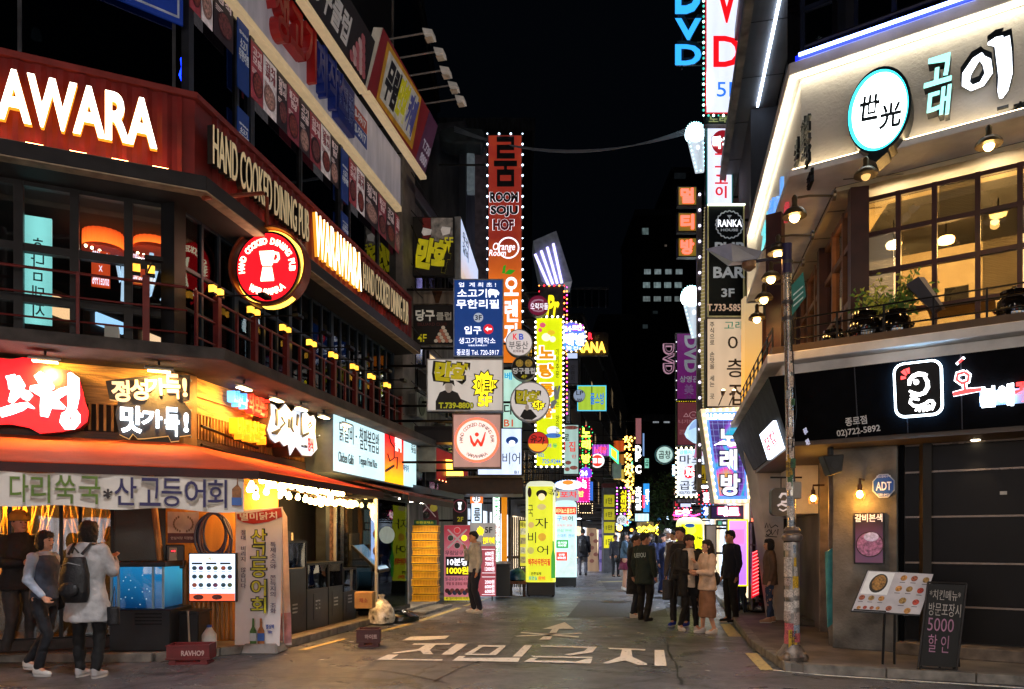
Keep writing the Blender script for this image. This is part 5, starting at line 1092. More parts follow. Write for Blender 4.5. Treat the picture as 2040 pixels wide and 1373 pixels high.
def sack(label,c,r,h,m,seed,neck=True,sx=1.0,sy=.8,extra=None):
 t=thing('rubbish_sack',label,'rubbish sack',c);q_=random.Random(seed);prof=[(.55,0),(.95,.06),(1.05,.25),(.95,.5),(.75,.7),(.45,.84),(.16,.92),(.2,1.0),(.3,1.06)]if neck else[(.6,0),(1,.1),(1,.45),(.7,.8),(.2,1)]
 b=MB();n=26;vs=[];fs=[]
 for i,(a,z)in enumerate(prof):
  for k in range(n):
   an=2*math.pi*k/n;rr=a*r*(1+.10*noise.noise(Vector((math.cos(an)*2,math.sin(an)*2,z*4+seed)))+.05*math.sin(an*7+z*5));vs.append((c[0]+rr*sx*math.cos(an),c[1]+rr*sy*math.sin(an),c[2]+z*h+.03*noise.noise(Vector((an,z*3,seed)))))
 m_=len(prof)
 for i in range(m_-1):
  for k in range(n):fs.append((i*n+k,i*n+(k+1)%n,(i+1)*n+(k+1)%n,(i+1)*n+k))
 fs+=[tuple(range(n-1,-1,-1)),tuple((m_-1)*n+k for k in range(n))];b.add(vs,fs);b.mk('bag',m,t,smooth=True)
 if neck:MB().lathe((c[0],c[1],c[2]+h*.9),[(r*.19,0),(r*.19,.03)],10).mk('tie',mat('c8c0b8',.5),t)
 return t
x,y=gnd(757,1246);sack('bulging pale plastic rubbish sack with yellow waste inside',(x,y+.15,0),.24,.52,mat('ecdcc8',.25,var=.6,scale=9,spec=.8,coat=.6),3)
x,y=gnd(797,1240);sack('small black rubbish sack lying beside the pale one',(x,y+.1,0),.28,.22,mat('15201f',.2,var=.5,scale=8,spec=.8),5,neck=False,sx=1.2)
f=Fr(0,18.0,1,-.03);u0,u1,z0,z1=prect(f,(820,1046,872,1196),0);hh=(z1-.09)/10;YC=mat('ffb414',.45,var=.12);YC2=mat('d08a10',.6)
proto=thing('crate','yellow plastic crate at the bottom of the tall stack','crate',f.p((u0+u1)/2,-.2,.09),'stack of yellow crates')
pw=MB(f)
MB(f).box(u0+.01,u1-.01,-.42,-.02,.10,.12).mk('base',YC,proto)
for(a,b_,c,d)in((u0+.012,u1-.012,-.03,-.02),(u0+.012,u1-.012,-.42,-.41),(u0+.012,u0+.02,-.41,-.03),(u1-.02,u1-.012,-.41,-.03)):MB(f).box(a,b_,c,d,.12,.09+hh-.015).mk('lattice_wall',YC2,proto)
b=MB(f)
for k in range(17):
 a=u0+.02+(u1-u0-.04)*k/16;b.box(a-.006,a+.006,-.019,-.004,.115,.09+hh-.03)
b.mk('ribs',YC,proto,kind='stuff')
for z in(.09+hh-.035,.10):MB(f).box(u0,u1,-.44,.0,z,z+.022).mk('rim',YC,proto)
for i in range(1,10):dup(proto,Vector(proto.location)+Vector((.012*math.sin(i*2.3),.01*math.cos(i*1.7),hh*i)),label='yellow plastic crate, %s from the bottom of the tall stack'%['second','third','fourth','fifth','sixth','seventh','eighth','ninth','tenth and topmost'][i-1])
# ====== hanging signs over the street (faces look down the street at us)
def arms(t,f,u0,u1,z0,z1,Y,side,thick):
 """two steel arms from the sign back to its building"""
 wx=wallx(side,Y)
 e=u0 if side<0 else u1
 if(side<0 and wx<e-.03)or(side>0 and wx>e+.03):
  for z in(z0+(z1-z0)*.12,z0+(z1-z0)*.88):
   MB(f).cyl((wx+side*.1,-thick/2,z),(e,-thick/2,z),.03,n=6).mk('bracket_arm',IRON,t)
def hsign(label,Y,rect,face,texts=(),thick=.2,side=-1,casing=None,name='hanging_sign',rim=None,cat='sign',bulbs=None,group=None,arm=True):
 f=FP(Y);u0,u1,z0,z1=prect(f,rect,0);t=thing(name,label,cat,((u0+u1)/2,Y,z0),group)
 MB(f).box(u0,u1,-thick,-.004,z0,z1).mk('casing',casing or mat('1c1d20',.5,.3),t)
 k=.012+.01*(Y/20);r=k*1.4
 MB(f).box(u0+r,u1-r,-.003,.003,z0+r,z1-r).mk('face',face,t)
 if rim:
  for a,b_,c,d in((u0,u1,z0,z0+r),(u0,u1,z1-r,z1),(u0,u0+r,z0+r,z1-r),(u1-r,u1,z0+r,z1-r)):MB(f).box(a,b_,-.003,.012,c,d).mk('frame_strip',rim,t)
 sign_text(f,t,texts)
 if bulbs:bulb_row(f,t,u0,u1,z0,z1,*bulbs)
 if arm:arms(t,f,u0,u1,z0,z1,Y,side,thick)
 return t,f,(u0,u1,z0,z1)
def sign_text(f,t,texts,w=.006):
 for it in texts:
  s_,r,m=it[:3];o=it[3]if len(it)>3 else{}
  r=list(r);kk=dict(bold=o.get('b',.03),d=o.get('d',.012),rot=R(o.get('rot',0)),res=o.get('res',3),shear=o.get('sh',0))
  if 'out' in o:
   e=o.get('e',3);ptext(s_,f,(r[0]-e,r[1]-e*.5,r[2]+e,r[3]+e*.5),w,o['out'],t,bold=kk['bold']+.03+o.get('ob',.06),d=.006,rot=kk['rot'],name='letter_outline',shear=kk['shear'])
   kk['bold']+=.05;ptext(s_,f,r,w+.02,m,t,**kk)
  else:ptext(s_,f,r,w+o.get('w',0),m,t,**kk)
def bulb_row(f,t,u0,u1,z0,z1,step,r,mats,poly=None,w=.04,sides='lrtb'):
 P_=poly or[(u0,z0),(u0,z1),(u1,z1),(u1,z0)]
 bs=[MB(f)for _ in mats];k=0;n=len(P_)
 for i in range(n):
  a,c=P_[i],P_[(i+1)%n]
  if not poly and 'ltrb'[i]not in sides:continue
  l=math.hypot(c[0]-a[0],c[1]-a[1]);m_=max(1,round(l/step));r_=r*.68
  for j in range(m_):
   s_=j/m_;bs[k%len(mats)].sph((a[0]+(c[0]-a[0])*s_,w,a[1]+(c[1]-a[1])*s_),r_*(1 if j%5 else.7),6,4);k+=1
 for b_,m in zip(bs,mats):
  if b_.v:b_.mk('bulbs',m,t,kind='stuff')
def round_sign(label,Y,cx,cy,rp_,face,texts=(),rim=None,side=-1,thick=.22,name='round_sign',arm=True,rim_w=.06):
 f=FP(Y);u,z=f.pix(cx,cy);r=rp_/F*Y;t=thing(name,label,'sign',(u,Y,z-r))
 MB(f).disc(u,z,r,r,-thick,-.004,32).mk('casing',mat('6a6c70',.4,.5),t,smooth=True);MB(f).disc(u,z,r*(1-rim_w),r*(1-rim_w),-.003,.003,32).mk('face',face,t)
 MB(f).ring(u,z,r*(1-rim_w)+.002,r,-.003,.012,32).mk('rim',rim or mat('b0b0b4',.4,.4),t)
 sign_text(f,t,texts)
 if arm:
  wx=wallx(side,Y);MB(f).cyl((wx+side*.1,-thick/2,z),(u+(r if side>0 else-r)*.98,-thick/2,z),.03,n=6).mk('bracket_arm',IRON,t)
 return t,f,(u,z,r)
ns=dict(samp=False)
WHE=eN('f4f6ff',1.1);WHB=eN('ffffff',3.0);BKT=mat('121216',.5);YLL=mat('c8bc18',.5,es=.28);YEM=eN('ffe61e',1.2);CY=eN('7ff0ff',2.2)
LED=eN('cfe8ff',2.2);WARMB=eN('ffd9a0',3);REDN=eN('ff2a3a',2.0);PINKN=eN('ff3aa0',1.8);GRN=eN('3aff8a',1.8);BLN=eN('3a9cff',1.8);ORB=eN('ff8a3a',3)
t,f,(a,b_,c,d)=hsign('comic cafe board with glaring masked eyes and yellow letters on the pier',18.7,(822,432,905,550),mat('17120f',.5,es=.02),[('만화',(829,476,898,540),YLL,dict(out=BKT,b=.07,rot=-10,e=4,ob=.09)),('5F',(885,473,903,492),YLL,dict(b=.02))],thick=.15)
MB(f).box(a+.25,a+.45,.004,.009,c+.75,d-.03).mk('red_print',mat('7a1f1c',.5,es=.08,var=.5,scale=5),t);MB(f).box(a+.46,b_-.04,.004,.009,c+.85,d-.03).mk('pale_print',mat('8a827a',.5,es=.12,var=.7,scale=6),t)
for x0,x1,s_ in((840,860,1),(878,898,-1)):MB(f).prism([f.pix(x0,464 if s_>0 else 458),f.pix(x0+3,452 if s_<0 else 454),f.pix(x1,458 if s_>0 else 454),f.pix(x1-2,468 if s_>0 else 466),f.pix(x0+4,470)][::1],.010,.016).mk('eye_print',mat('d8d0c8',.5,es=.2),t)
f=Fr(-1.28,18.9,.42,3.4);t=thing('hanging_sign','milky back-lit board turned along the street between the comic board and orange sign','sign',(-1.2,19.5,8.5))
uu=2.6;MB(f).prism([(0,8.15),(uu,7.8),(uu,9.3),(0,9.7)],-.2,-.01).mk('casing',mat('909498',.4),t);MB(f).prism([(.04,8.19),(uu-.04,7.85),(uu-.04,9.26),(.04,9.65)],-.008,.0).mk('face',grad('a8a070','b8c8e8',8.0,8.9,.85,c2='c8b8b8',var=.3),t)
text('우리\n갈비',f,.2,1.0,8.9,9.45,.003,mat('5a7a88',.5),t)
t,f,(a,b_,c,d)=hsign('black billiard club board with a pyramid of balls under the rusty beam',18.75,(822,608,903,686),mat('1a1410',.5),[('당구',(828,617,866,640),mat('c8c0b0',.5,es=.25),dict(b=.05)),('클럽',(869,622,899,638),mat('a8a090',.5,es=.2),dict(b=.03)),('BILLIARD CLUB',(832,643,890,649),mat('5a1c18',.5,es=.1),dict(b=.0)),('4F',(832,666,850,681),YLL,dict(b=.02))],thick=.12)
for r_ in range(5):
 for q_ in range(r_+1):u,z=f.pix(883+(q_-r_/2)*7.2,653+r_*6.6);MB(f).disc(u,z,.05,.045,.006,.014,12).mk('ball_print',mat(['c8b8a0','b06a50'][(r_+q_)%2],.5,es=.2),t)
t=thing('concrete_beam','rust-streaked pale concrete beam between the comic and billiard boards','beam',(-1.9,18.8,7));f=FP(18.75);a,b_,c,d=prect(f,(815,574,903,606),0);MB(f).box(a,b_,-.6,0,c,d).mk('beam',mat('8d8478',.8,var=.4,scale=2.5,kind='streak'),t,bevel=.01);MB(f).prism([(a+.55,d-.02),(a+.85,d-.02),(a+.74,c+.02),(a+.66,c+.02)],.001,.004).mk('rust_stain',mat('5a3418',.9,var=.5),t)
BLUS=mat('123a80',.45,es=.35,ec='1a4a9c',var=.1)
t,f,(a,b_,c,d)=hsign('dark blue hanging board with white letters, cow shape and red arrow disc',18.2,(903,556,1003,711),BLUS,[('업  계 최 초 !',(914,563,988,572),WHE,dict(b=.0)),('소고기',(911,576,970,593),WHE,dict(b=.03)),('무한리필',(909,597,994,615),WHE,dict(b=.03)),('입구',(925,650,959,666),WHE,dict(b=.03)),('생고기제작소',(914,673,987,685),WHE,dict(b=.0)),('대한민국우족고기',(933,687,970,690),WHE,dict(b=0)),('종로점 Tel. 720-5917',(910,696,994,708),WHE,dict(b=.0))],rim=mat('9aa6b8',.4,.5))
u,z=f.pix(953,633);MB(f).disc(u,z,.115,.115,.006,.012,24).mk('floor_disc',mat('b8c4d8',.5,es=.45),t);sign_text(f,t,[('3F',(946,628,960,638),mat('16346a',.5),dict(w=.008))])
u,z=f.pix(973,656);MB(f).disc(u,z,.12,.12,.006,.012,24).mk('arrow_disc',eN('c8202c',.9),t);MB(f).prism([(u-.08,z),(u-.01,z+.06),(u-.01,z+.02),(u+.08,z+.02),(u+.08,z-.02),(u-.01,z-.02),(u-.01,z-.06)],.013,.018).mk('arrow',WHE,t)
cow=[(972,580),(976,576),(990,578),(995,584),(993,589),(990,586),(989,593),(986,593),(985,588),(978,588),(977,593),(974,593)];MB(f).prism([f.pix(*p)for p in cow],.006,.014).mk('cow_print',WHE,t)
t,f,(a,b_,c,d)=hsign('white comic cafe board with a black jacket man, yellow starburst and phone number',17.6,(850,715,1003,820),emi('bcb4ac',.72,var=.1),[('만화',(866,722,936,762),YLL,dict(out=BKT,b=.07,rot=-6,e=5,ob=.09)),('T.739-8800',(874,802,943,814),mat('a8a820',.5,es=.4),dict(out=BKT,b=.02,e=1)),('5F',(952,790,980,810),YEM,dict(out=BKT,b=.04,e=2))],rim=mat('a8a8a8',.4,.4))
man=[(868,800),(876,782),(886,778),(900,778),(912,783),(918,795),(936,802),(938,817),(868,817)];MB(f).prism([f.pix(*p)for p in man],.004,.008).mk('figure_print',BKT,t)
u,z=f.pix(894,771);MB(f).disc(u,z,.09,.14,.006,.012,16).mk('figure_print',mat('a8a098',.5,es=.3),t);MB(f).prism([f.pix(*p)for p in[(882,770),(884,758),(904,758),(906,770),(900,764),(888,764)]],.013,.017).mk('figure_print',BKT,t)
def burst(f,t,cx,cy,rx,ry,n,m,w,s=.72,seed=2):
 q_=random.Random(seed);pts=[]
 for i in range(2*n):an=math.pi*i/n;k=(1 if i%2 else s)*q_.uniform(.9,1.1);pts.append(f.pix(cx+rx*k*math.cos(an),cy-ry*k*math.sin(an)))
 MB(f).prism(pts,w,w+.006).mk('starburst',m,t)
burst(f,t,965,766,29,30,12,BKT,.006);burst(f,t,965,766,25,26,12,YEM,.014);sign_text(f,t,[('아료!!',(950,755,985,782),BKT,dict(b=.03,w=.016))])
t,f,(a,b_,c,d)=hsign('square dusty pink lightbox with a red W in a glowing white circle',16.6,(901,824,999,933),emi('b28a80',.62,var=.15),[],rim=mat('6a5048',.5),thick=.25)
u,z=f.pix(950,877);r=40/F*16.6
MB(f).disc(u,z,r,r,.005,.010,40).mk('circle',eN('f4d4cc',.95),t);MB(f).ring(u,z,r*1.0,r*1.1,.005,.014,40).mk('ring_light',eN('ff4a30',1.8),t)
RT=eN('e23018',.9);BR=mat('6a3828',.5)
arctext('HAND COOKED DINING BAR',f,u,z,r*.78,r*.17,190,-10,.012,BR,t,bold=.0,cw=.75);arctext('WARAWARA',f,u,z+.02,r*.86,r*.17,235,305,.012,BR,t,bold=.0,flip=True,cw=.85)
strokes(f,[([(937,868),(940,880),(946,889)],[.03,.06,.06]),([(945,889),(950,880),(952,875)],[.05,.05,.04]),([(951,876),(957,885),(959,889)],[.04,.06,.05]),([(958,889),(963,876),(967,861)],[.06,.05,.02])],.013,RT,t);uu,zz=f.pix(950,866);MB(f).disc(uu,zz,.045,.045,.013,.02,14).mk('lettering',RT,t)
t,f,(a,b_,c,d)=hsign('very tall orange bar sign with white LED dots down both edges',21.5,(971,268,1041,725),grad('d8701c','7a2218',6.8,10.2,.8,c2='d86a14',var=.08),[('ROOM',(976,383,1032,403),BKT,dict(b=.05,out=WHE,ob=.05,e=1)),('SOJU',(977,410,1032,432),BKT,dict(b=.05,out=WHE,ob=.05,e=1)),('HOF',(982,437,1024,459),mat('6a1420',.5,es=.2),dict(b=.05,out=WHE,ob=.05,e=1)),('룸',(984,272,1030,372),BKT,dict(b=.03)),('Orange',(982,484,1026,503),WHE,dict(b=.01,sh=.2)),('Room',(974,498,1008,510),WHE,dict(b=.01,sh=.2)),('오\n렌\n지',(1004,552,1033,690),WHE,dict(b=.05))],thick=.35)
bulb_row(f,t,a,b_,c,d,.30,.045,[LED],sides='lrt')
u,z=f.pix(1013,494);MB(f).ring(u,z,.27,.31,.004,.010,28).mk('circle_print',WHE,t)
for pts in([(1000,545),(1003,530),(1008,528),(1006,545)],[(1005,546),(1014,537),(1027,539),(1018,547)]):MB(f).prism([f.pix(*p)for p in pts],.006,.010).mk('leaf_print',eN('2a8a1c',.8),t)
round_sign('round white estate agent disc with a red and blue mark',20.6,1034,683,27,emi('c9bcb8',.8),[('부동산',(1014,680,1052,696),BKT,dict(b=.0)),('위맥부동',(1022,697,1044,703),mat('8a2840',.5),dict(b=0)),('K',(1022,665,1031,677),eN('d02838',.9),dict(b=.05)),('B',(1034,665,1043,677),eN('2848a8',.9),dict(b=.05))])
t,f,(u,z,r)=round_sign('round black billiard club disc with two yellow balls',19.9,1044,733,25,mat('16120f',.4),[('당구클럽',(1022,733,1066,745),mat('c8c4c0',.5,es=.4),dict(b=.04)),('4F',(1038,747,1050,754),YLL,dict())],rim=mat('8a8c90',.4,.4))
for dx in(-.12,.12):MB(f).disc(u+dx,z+.12,.1,.1,.006,.012,16).mk('ball_print',mat('b8963c',.4,es=.25,var=.5,scale=20),t)
t,f,(u,z,r)=round_sign('big round white comic cafe disc with a yellow burst and small man',18.6,1056,800,40,emi('c4bcb8',.72),[('만화',(1028,778,1078,806),YLL,dict(out=BKT,b=.06,e=3,ob=.09,rot=-5))])
burst(f,t,1072,808,16,12,10,BKT,.03);burst(f,t,1072,808,13,10,10,YEM,.038);sign_text(f,t,[('5F',(1065,802,1080,814),BKT,dict(w=.04,b=.04))]);MB(f).prism([f.pix(*p)for p in[(1036,830),(1044,816),(1058,816),(1070,830),(1060,837),(1045,836)]],.006,.012).mk('figure_print',BKT,t);uu,zz=f.pix(1050,812);MB(f).disc(uu,zz,.05,.08,.008,.014,12).mk('figure_print',mat('b8a898',.5,es=.3),t)
t,f,(u,z,r)=round_sign('round red disc with a yellow lower half in front of the chicken sign',19.4,1072,881,21,emi('b81c14',.75),[('유가',(1056,868,1086,884),BKT,dict(b=.03,rot=-10))],rim=mat('6a3020',.4));MB(f).prism([(u+.25*math.cos(math.pi+math.pi*i/12),z-.04+.2*math.sin(math.pi+math.pi*i/12))for i in range(13)],.004,.008).mk('yellow_print',eN('e8a020',.9),t)
round_sign('round maroon disc with a pale C and white letters',21.9,1072,609,21,emi('6a1430',.7),[('오락자들',(1057,604,1092,617),WHE,dict(b=.0)),('C',(1056,596,1083,622),mat('b888a0',.5,es=.4),dict(b=-.01))],rim=mat('4a1024',.4))
t,f,(a,b_,c,d)=hsign('white beer pub lightbox with an afro haired face, behind the square pink one',18.4,(950,852,1041,948),emi('cfe0ff',1.0,var=.15),[('비어',(1001,902,1036,925),mat('1c2c3c',.5),dict(b=.0)),('B1',(1025,938,1033,944),mat('3a4a5c',.5),dict())])
u,z=f.pix(1020,878);MB(f).disc(u,z,.15,.10,.005,.010,20).mk('afro_print',mat('14489c',.5,es=.4),t);MB(f).disc(u,z-.06,.08,.07,.011,.015,16).mk('face_print',WHE,t)
t,f,r_=hsign('greenish white cafe lightbox half hidden behind the round comic disc',21.0,(1000,733,1042,856),emi('b8e4d4',.8,var=.25),[('베이',(1005,742,1036,757),eN('2a9cc8',.9),dict(b=.05)),('앤',(1020,785,1038,800),BKT,dict()),('B1',(1004,836,1022,850),eN('c85028',.8),dict(b=.03)),('다',(1004,805,1022,826),BKT,dict(b=.04))])
YC1=emi('d4e00c',.85,var=.12,scale=.8)
t,f,(a,b_,c,d)=hsign('tall bright yellow chicken restaurant sign framed by white bulbs',23,(1067,632,1122,930),YC1,[('노',(1074,690,1103,715),eN('d88a10',.9),dict(out=WHE,b=.05,e=4,ob=.12)),('랑',(1074,725,1103,752),eN('d88a10',.9),dict(out=WHE,b=.05,e=4,ob=.12)),('통',(1074,764,1103,790),eN('d88a10',.9),dict(out=WHE,b=.05,e=4,ob=.12)),('닭',(1086,803,1106,832),eN('d88a10',.9),dict(out=WHE,b=.05,e=4,ob=.12)),('기\n키\n주\n문\n\n튀\n기\n는\n\n맛\n있\n는',(1107,695,1114,870),mat('4a5010',.5),dict(b=0)),('무',(1077,884,1086,892),eN('a848a8',.8),dict(b=.05)),('이',(1089,884,1098,892),eN('8848c8',.8),dict(b=.05)),('동',(1101,884,1110,892),eN('38a868',.8),dict(b=.05)),('02)',(1072,903,1084,912),eN('3a70d0',.8),dict()),('725-9244',(1080,915,1117,924),eN('3a70d0',.9),dict(b=.03))],thick=.3)
bulb_row(f,t,a,b_,c,d,.155,.052,[eN('fff8e0',3.5)])
bulb_row(f,t,b_+.10,b_+.11,c+1.5,d+.9,.12,.04,[eN('ff4ac0',2.2),ORB],sides='r')
for(cx,cy,rx,ry,col)in((1081,648,6,5,'c8506a'),(1076,658,4,4,'c8506a'),(1088,672,9,8,'e8f0d0'),(1098,663,8,5,'d8b428'),(1101,676,6,6,'e8f0d0'),(1102,858,13,9,'e0e8f0'),(1102,868,16,5,'3868b0')):
 u,z=f.pix(cx,cy);MB(f).disc(u,z,rx/F*23,ry/F*23,.006,.010 if ry!=5 else.013,16).mk('picture_print',emi(col,.9,samp=False),t)
g_fig=thing('rabbit_hand_cutout','grey cut-out hand giving a victory sign on the edge of the yellow sign','cut-out sign',(0,22.8,5));f9=FP(22.7)
for pts in([(1104,790),(1103,776),(1106,768),(1109,776),(1110,780),(1113,768),(1117,769),(1114,784),(1112,795),(1105,797)],[(1098,800),(1106,796),(1110,800),(1101,815),(1096,812)]):MB(f9).prism([f9.pix(*p)for p in pts],-.03,.0).mk('cutout',mat('9aa0a8',.5,es=.2),g_fig)
t,f,(a,b_,c,d)=hsign('grey framed sign with yellow script letters edged by red and orange bulbs',23.6,(1074,570,1124,640),mat('30353e',.4,es=.04,var=.5),[('Pr',(1088,590,1114,632),YEM,dict(b=.05,sh=.25,d=.1))],thick=.3)
bulb_row(f,t,a,b_,c,d,.17,.045,[ORB,REDN],sides='ltr')
t=thing('roof_sign','white metal rooftop sign box with four slanting violet light tubes','sign',(1,26,9));f=FP(26)
MB(f).prism([f.pix(*p)for p in[(1062,480),(1108,460),(1140,560),(1126,562),(1100,572),(1078,560)]],-1.2,0).mk('casing',mat('8a8f98',.5,es=.07,var=.25),t)
for k in range(4):
 x0,y0=1066+k*12,508-k*7;x1,y1=1092+k*9,568-k*1
 p,q_=f.pix(x0,y0),f.pix(x1,y1);MB(f).cyl((p[0],.06,p[1]),(q_[0],.06,q_[1]),.045).mk('light_tube',eN('b8b0ff',1.5),t)
t,f,(u,z,r)=round_sign('round blue karaoke disc ringed with warm bulbs, half behind the yellow sign',28,1138,671,30,grad('3a9cff','5a3ae0',8.2,10,1.2),[('노래방',(1100,664,1166,688),WHB,dict(b=.06)),('24',(1122,650,1138,660),WHB,dict(b=.04)),('코인',(1140,648,1158,658),WHB,dict(b=.02)),('동전',(1128,690,1152,697),WHE,dict())])
bulb_row(f,t,0,0,0,0,.18,.06,[eN('ffe0a8',4)],poly=[(u+r*1.0*math.cos(i*math.pi/10),z+r*math.sin(i*math.pi/10))for i in range(20)])
MB(f).box(u+.05,u+.45,.005,.009,z+.22,z+.45).mk('pink_print',eN('b83ac8',.9),t)
t=thing('roof_letters','glowing amber ANA letters with a red R above on the parapet','sign',(4,43,12));f=FP(43)
ptext('BANANA',f,(1122,682,1206,703),.05,eN('ffc040',1.6),t,bold=.05,d=.15);ptext('R',f,(1172,664,1180,676),.05,eN('ff2a3a',1.5),t,bold=.06,d=.1);ptext('6F',f,(1185,668,1194,677),.05,mat('6a5a30',.5,es=.2),t);a,b_,c,d=prect(f,(1120,662,1212,708),0);MB(f).box(a,b_,-.3,0,c,d).mk('parapet_panel',mat('2a2c32',.5),t)
hsign('dim grey upright sign with three black letters under the karaoke disc',30,(1129,716,1153,766),mat('50505c',.5,es=.10),[('오\n렌\n지',(1137,728,1145,760),BKT,dict(b=.0))])
hsign('small blank lit white box directly under the blue karaoke disc',30.3,(1128,702,1152,716),emi('bccaf0',.9))
t,f,(a,b_,c,d)=hsign('yellow-green billboard with blue letters and light blue border',38,(1150,768,1208,819),emi('a8c83a',.8,var=.15),[('풀스방',(1176,783,1204,806),eN('1c6ac8',1.0),dict(b=.03))],rim=eN('4ac8f0',.9));MB(f).box((a+b_)/2-.02,(a+b_)/2+.02,.004,.01,c,d).mk('joint',mat('2a5a48',.5),t)
round_sign('round grey vinyl bar disc left of the yellow-green billboard',33,1154,788,12,emi('8a98b0',.7),[('LP',(1148,779,1162,787),BKT,dict(b=.02)),('BAR',(1150,794,1160,799),BKT,dict())])
hsign('narrow grey upright sign with dark characters beside the yellow chicken sign',29,(1126,776,1137,845),mat('78808c',.5,es=.22),[('P\n각\nC',(1128,780,1135,842),BKT,dict(b=.0))])
t,f,(a,b_,c,d)=hsign('pale green house restaurant sign with red letters and meat pictures',27,(1122,845,1154,946),emi('a8c8c0',.75,var=.2),[('로',(1123,865,1134,878),BKT,dict(b=.02)),('ㅣ집',(1124,880,1146,900),eN('d02a20',.9),dict(b=.03)),('인',(1139,906,1147,913),eN('c83028',.7),dict())])
for cx,cy,rx in((1132,922,6),(1143,932,8),(1130,935,5),(1138,852,14)):u,z=f.pix(cx,cy);MB(f).disc(u,z,rx/F*27,.07,.005,.009,14).mk('food_print',mat('a05a50',.5,es=.3,var=.6,scale=14),t)
t=thing('neon_letters','yellow-green karaoke neon letters stacked between red and green bulbs','sign',(3.2,31,4));f=FP(31)
for s_,y in(('노',862),('래',886),('방',914)):ptext(s_,f,(1159,y-9,1176,y+9),.05,eN('d8ff4a',2.0),t,bold=.06,d=.08);u,z=f.pix(1167,y);bulb_row(f,t,0,0,0,0,.13,.035,[GRN,REDN],poly=[(u+.27*math.cos(i*math.pi/6),z+.27*math.sin(i*math.pi/6))for i in range(12)])
a,b_,c,d=prect(f,(1155,848,1181,928),0);MB(f).box(a,b_,-.15,.0,c,d).mk('backing',BLKP,t);arms(t,f,a,b_,c,d,31,-1,.15)
t,f,r_=round_sign('round purple all-night disc under the karaoke neon letters',31,1167,943,13,emi('6a3ad0',1.2),[('24',(1157,938,1170,948),WHB,dict(b=.04))]);bulb_row(f,t,0,0,0,0,.14,.035,[GRN,PINKN],poly=[(r_[0]+r_[2]*math.cos(i*math.pi/6),r_[1]+r_[2]*math.sin(i*math.pi/6))for i in range(12)])
t=thing('neon_box_sign','neon box sign striped pink on one face with a green framed yellow side','sign',(4,34,5));f=FP(34);a,b_,c,d=prect(f,(1180,886,1214,908),0);MB(f).box(a,b_,-.6,0,c,d).mk('casing',BLKP,t)
for k in range(12):x=a+(b_-a)*(k+.5)/12;MB(f).box(x-.01,x+.01,.001,.03,c,d).mk('neon_stripe',eN('c85ae8',1.4),t)
ptext('노래방',f,(1184,890,1208,903),.05,eN('ff3a50',1.8),t,bold=.05);g=Fr(b_,34,.35,-.95);p0=f.pix(1214,886)
for q_,m_,w_ in(([(b_,-.0,c),(b_+.33,.5,c-.42),(b_+.33,.5,d-.35),(b_,0,d)],GRN,.0),):MB(f).add(q_+[(x+.02,y-.04,z)for x,y,z in q_],[(0,1,2,3),(4,7,6,5),(0,4,5,1),(1,5,6,2),(2,6,7,3),(3,7,4,0)]).mk('side_face',m_,t)
MB(f).add([(b_+.07,.12,c+.0),(b_+.27,.42,c-.25),(b_+.27,.42,d-.38),(b_+.07,.12,d-.16)],[(0,1,2,3)]).mk('side_print',eN('e8c020',1.3),t)
round_sign('round red and white disc below the neon box sign',32,1190,918,14,emi('d83828',1.0),[('■■',(1178,913,1202,923),WHE,dict(b=.02))],rim=eN('f0f0f0',1.2),rim_w=.18)
t=thing('neon_bowl_sign','neon dish-shaped sign with blue rim and red letters below','sign',(2.2,27,3));f=FP(26.5);u,z=f.pix(1133,966)
MB(f).disc(u,z,.48,.17,-.12,0,28).mk('dish',emi('f0f4ff',1.3,var=.3,scale=9),t);MB(f).disc(u-.03,z+.08,.2,.08,.005,.02,16).mk('yolk',eN('f07a28',1.2),t);bulb_row(f,t,0,0,0,0,.08,.02,[BLN],poly=[(u+.5*math.cos(i*math.pi/14),z+.18*math.sin(i*math.pi/14))for i in range(28)])
a,b_,c,d=prect(f,(1108,976,1153,998),0);MB(f).box(a,b_,-.1,0,c,d).mk('panel',emi('a8a8b0',.7),t);sign_text(f,t,[('3',(1109,979,1115,992),eN('e8d020',1.1),dict(b=.05)),('포차',(1116,979,1150,992),eN('d83a40',1.0),dict(b=.04))]);arms(t,f,a,b_,c,d+.3,26.5,-1,.1)
t=thing('neon_frame_sign','pink neon frame with small white letters above the white inflatable','sign',(3.4,30,3));f=FP(30);a,b_,c,d=prect(f,(1150,952,1174,1000),0);MB(f).box(a,b_,-.1,0,c,d).mk('panel',emi('d81880',.9),t);sign_text(f,t,[('노\n래',(1160,955,1168,973),WHB,dict(b=.03)),('밤',(1153,978,1163,990),ORB,dict(b=.03))]);bulb_row(f,t,a,b_,c,d,.11,.03,[eN('ff6ad8',2.4)]);arms(t,f,a,b_,c,d,30,-1,.1)
t,f,r_=hsign('bulb-edged dark empty frame low on the left side behind the inflatables',33,(1152,1004,1180,1022),mat('14100e',.5),(),bulbs=(.1,.025,[WARMB]))
for(x,y0,y1,c_)in((1176,960,978,'3a7ae8'),(1176,978,998,'2a6ad8')):pass
t=thing('blue_tube_light','short upright blue tube light beside the pink neon frame','light',(3.7,33,4));f=FP(33);p=f.pix(1178,960);q_=f.pix(1178,997);MB(f).cyl((p[0],0,p[1]),(q_[0],0,q_[1]),.07).mk('tube',emi('3a7ae8',.8,var=.4),t);arms(t,f,p[0],p[0],q_[1],p[1],33,-1,0)
t=thing('entrance_canopy','grey slanted canopy with a red lit box sign over the next doorway','canopy',(-1.8,18,3));f=FP(18)
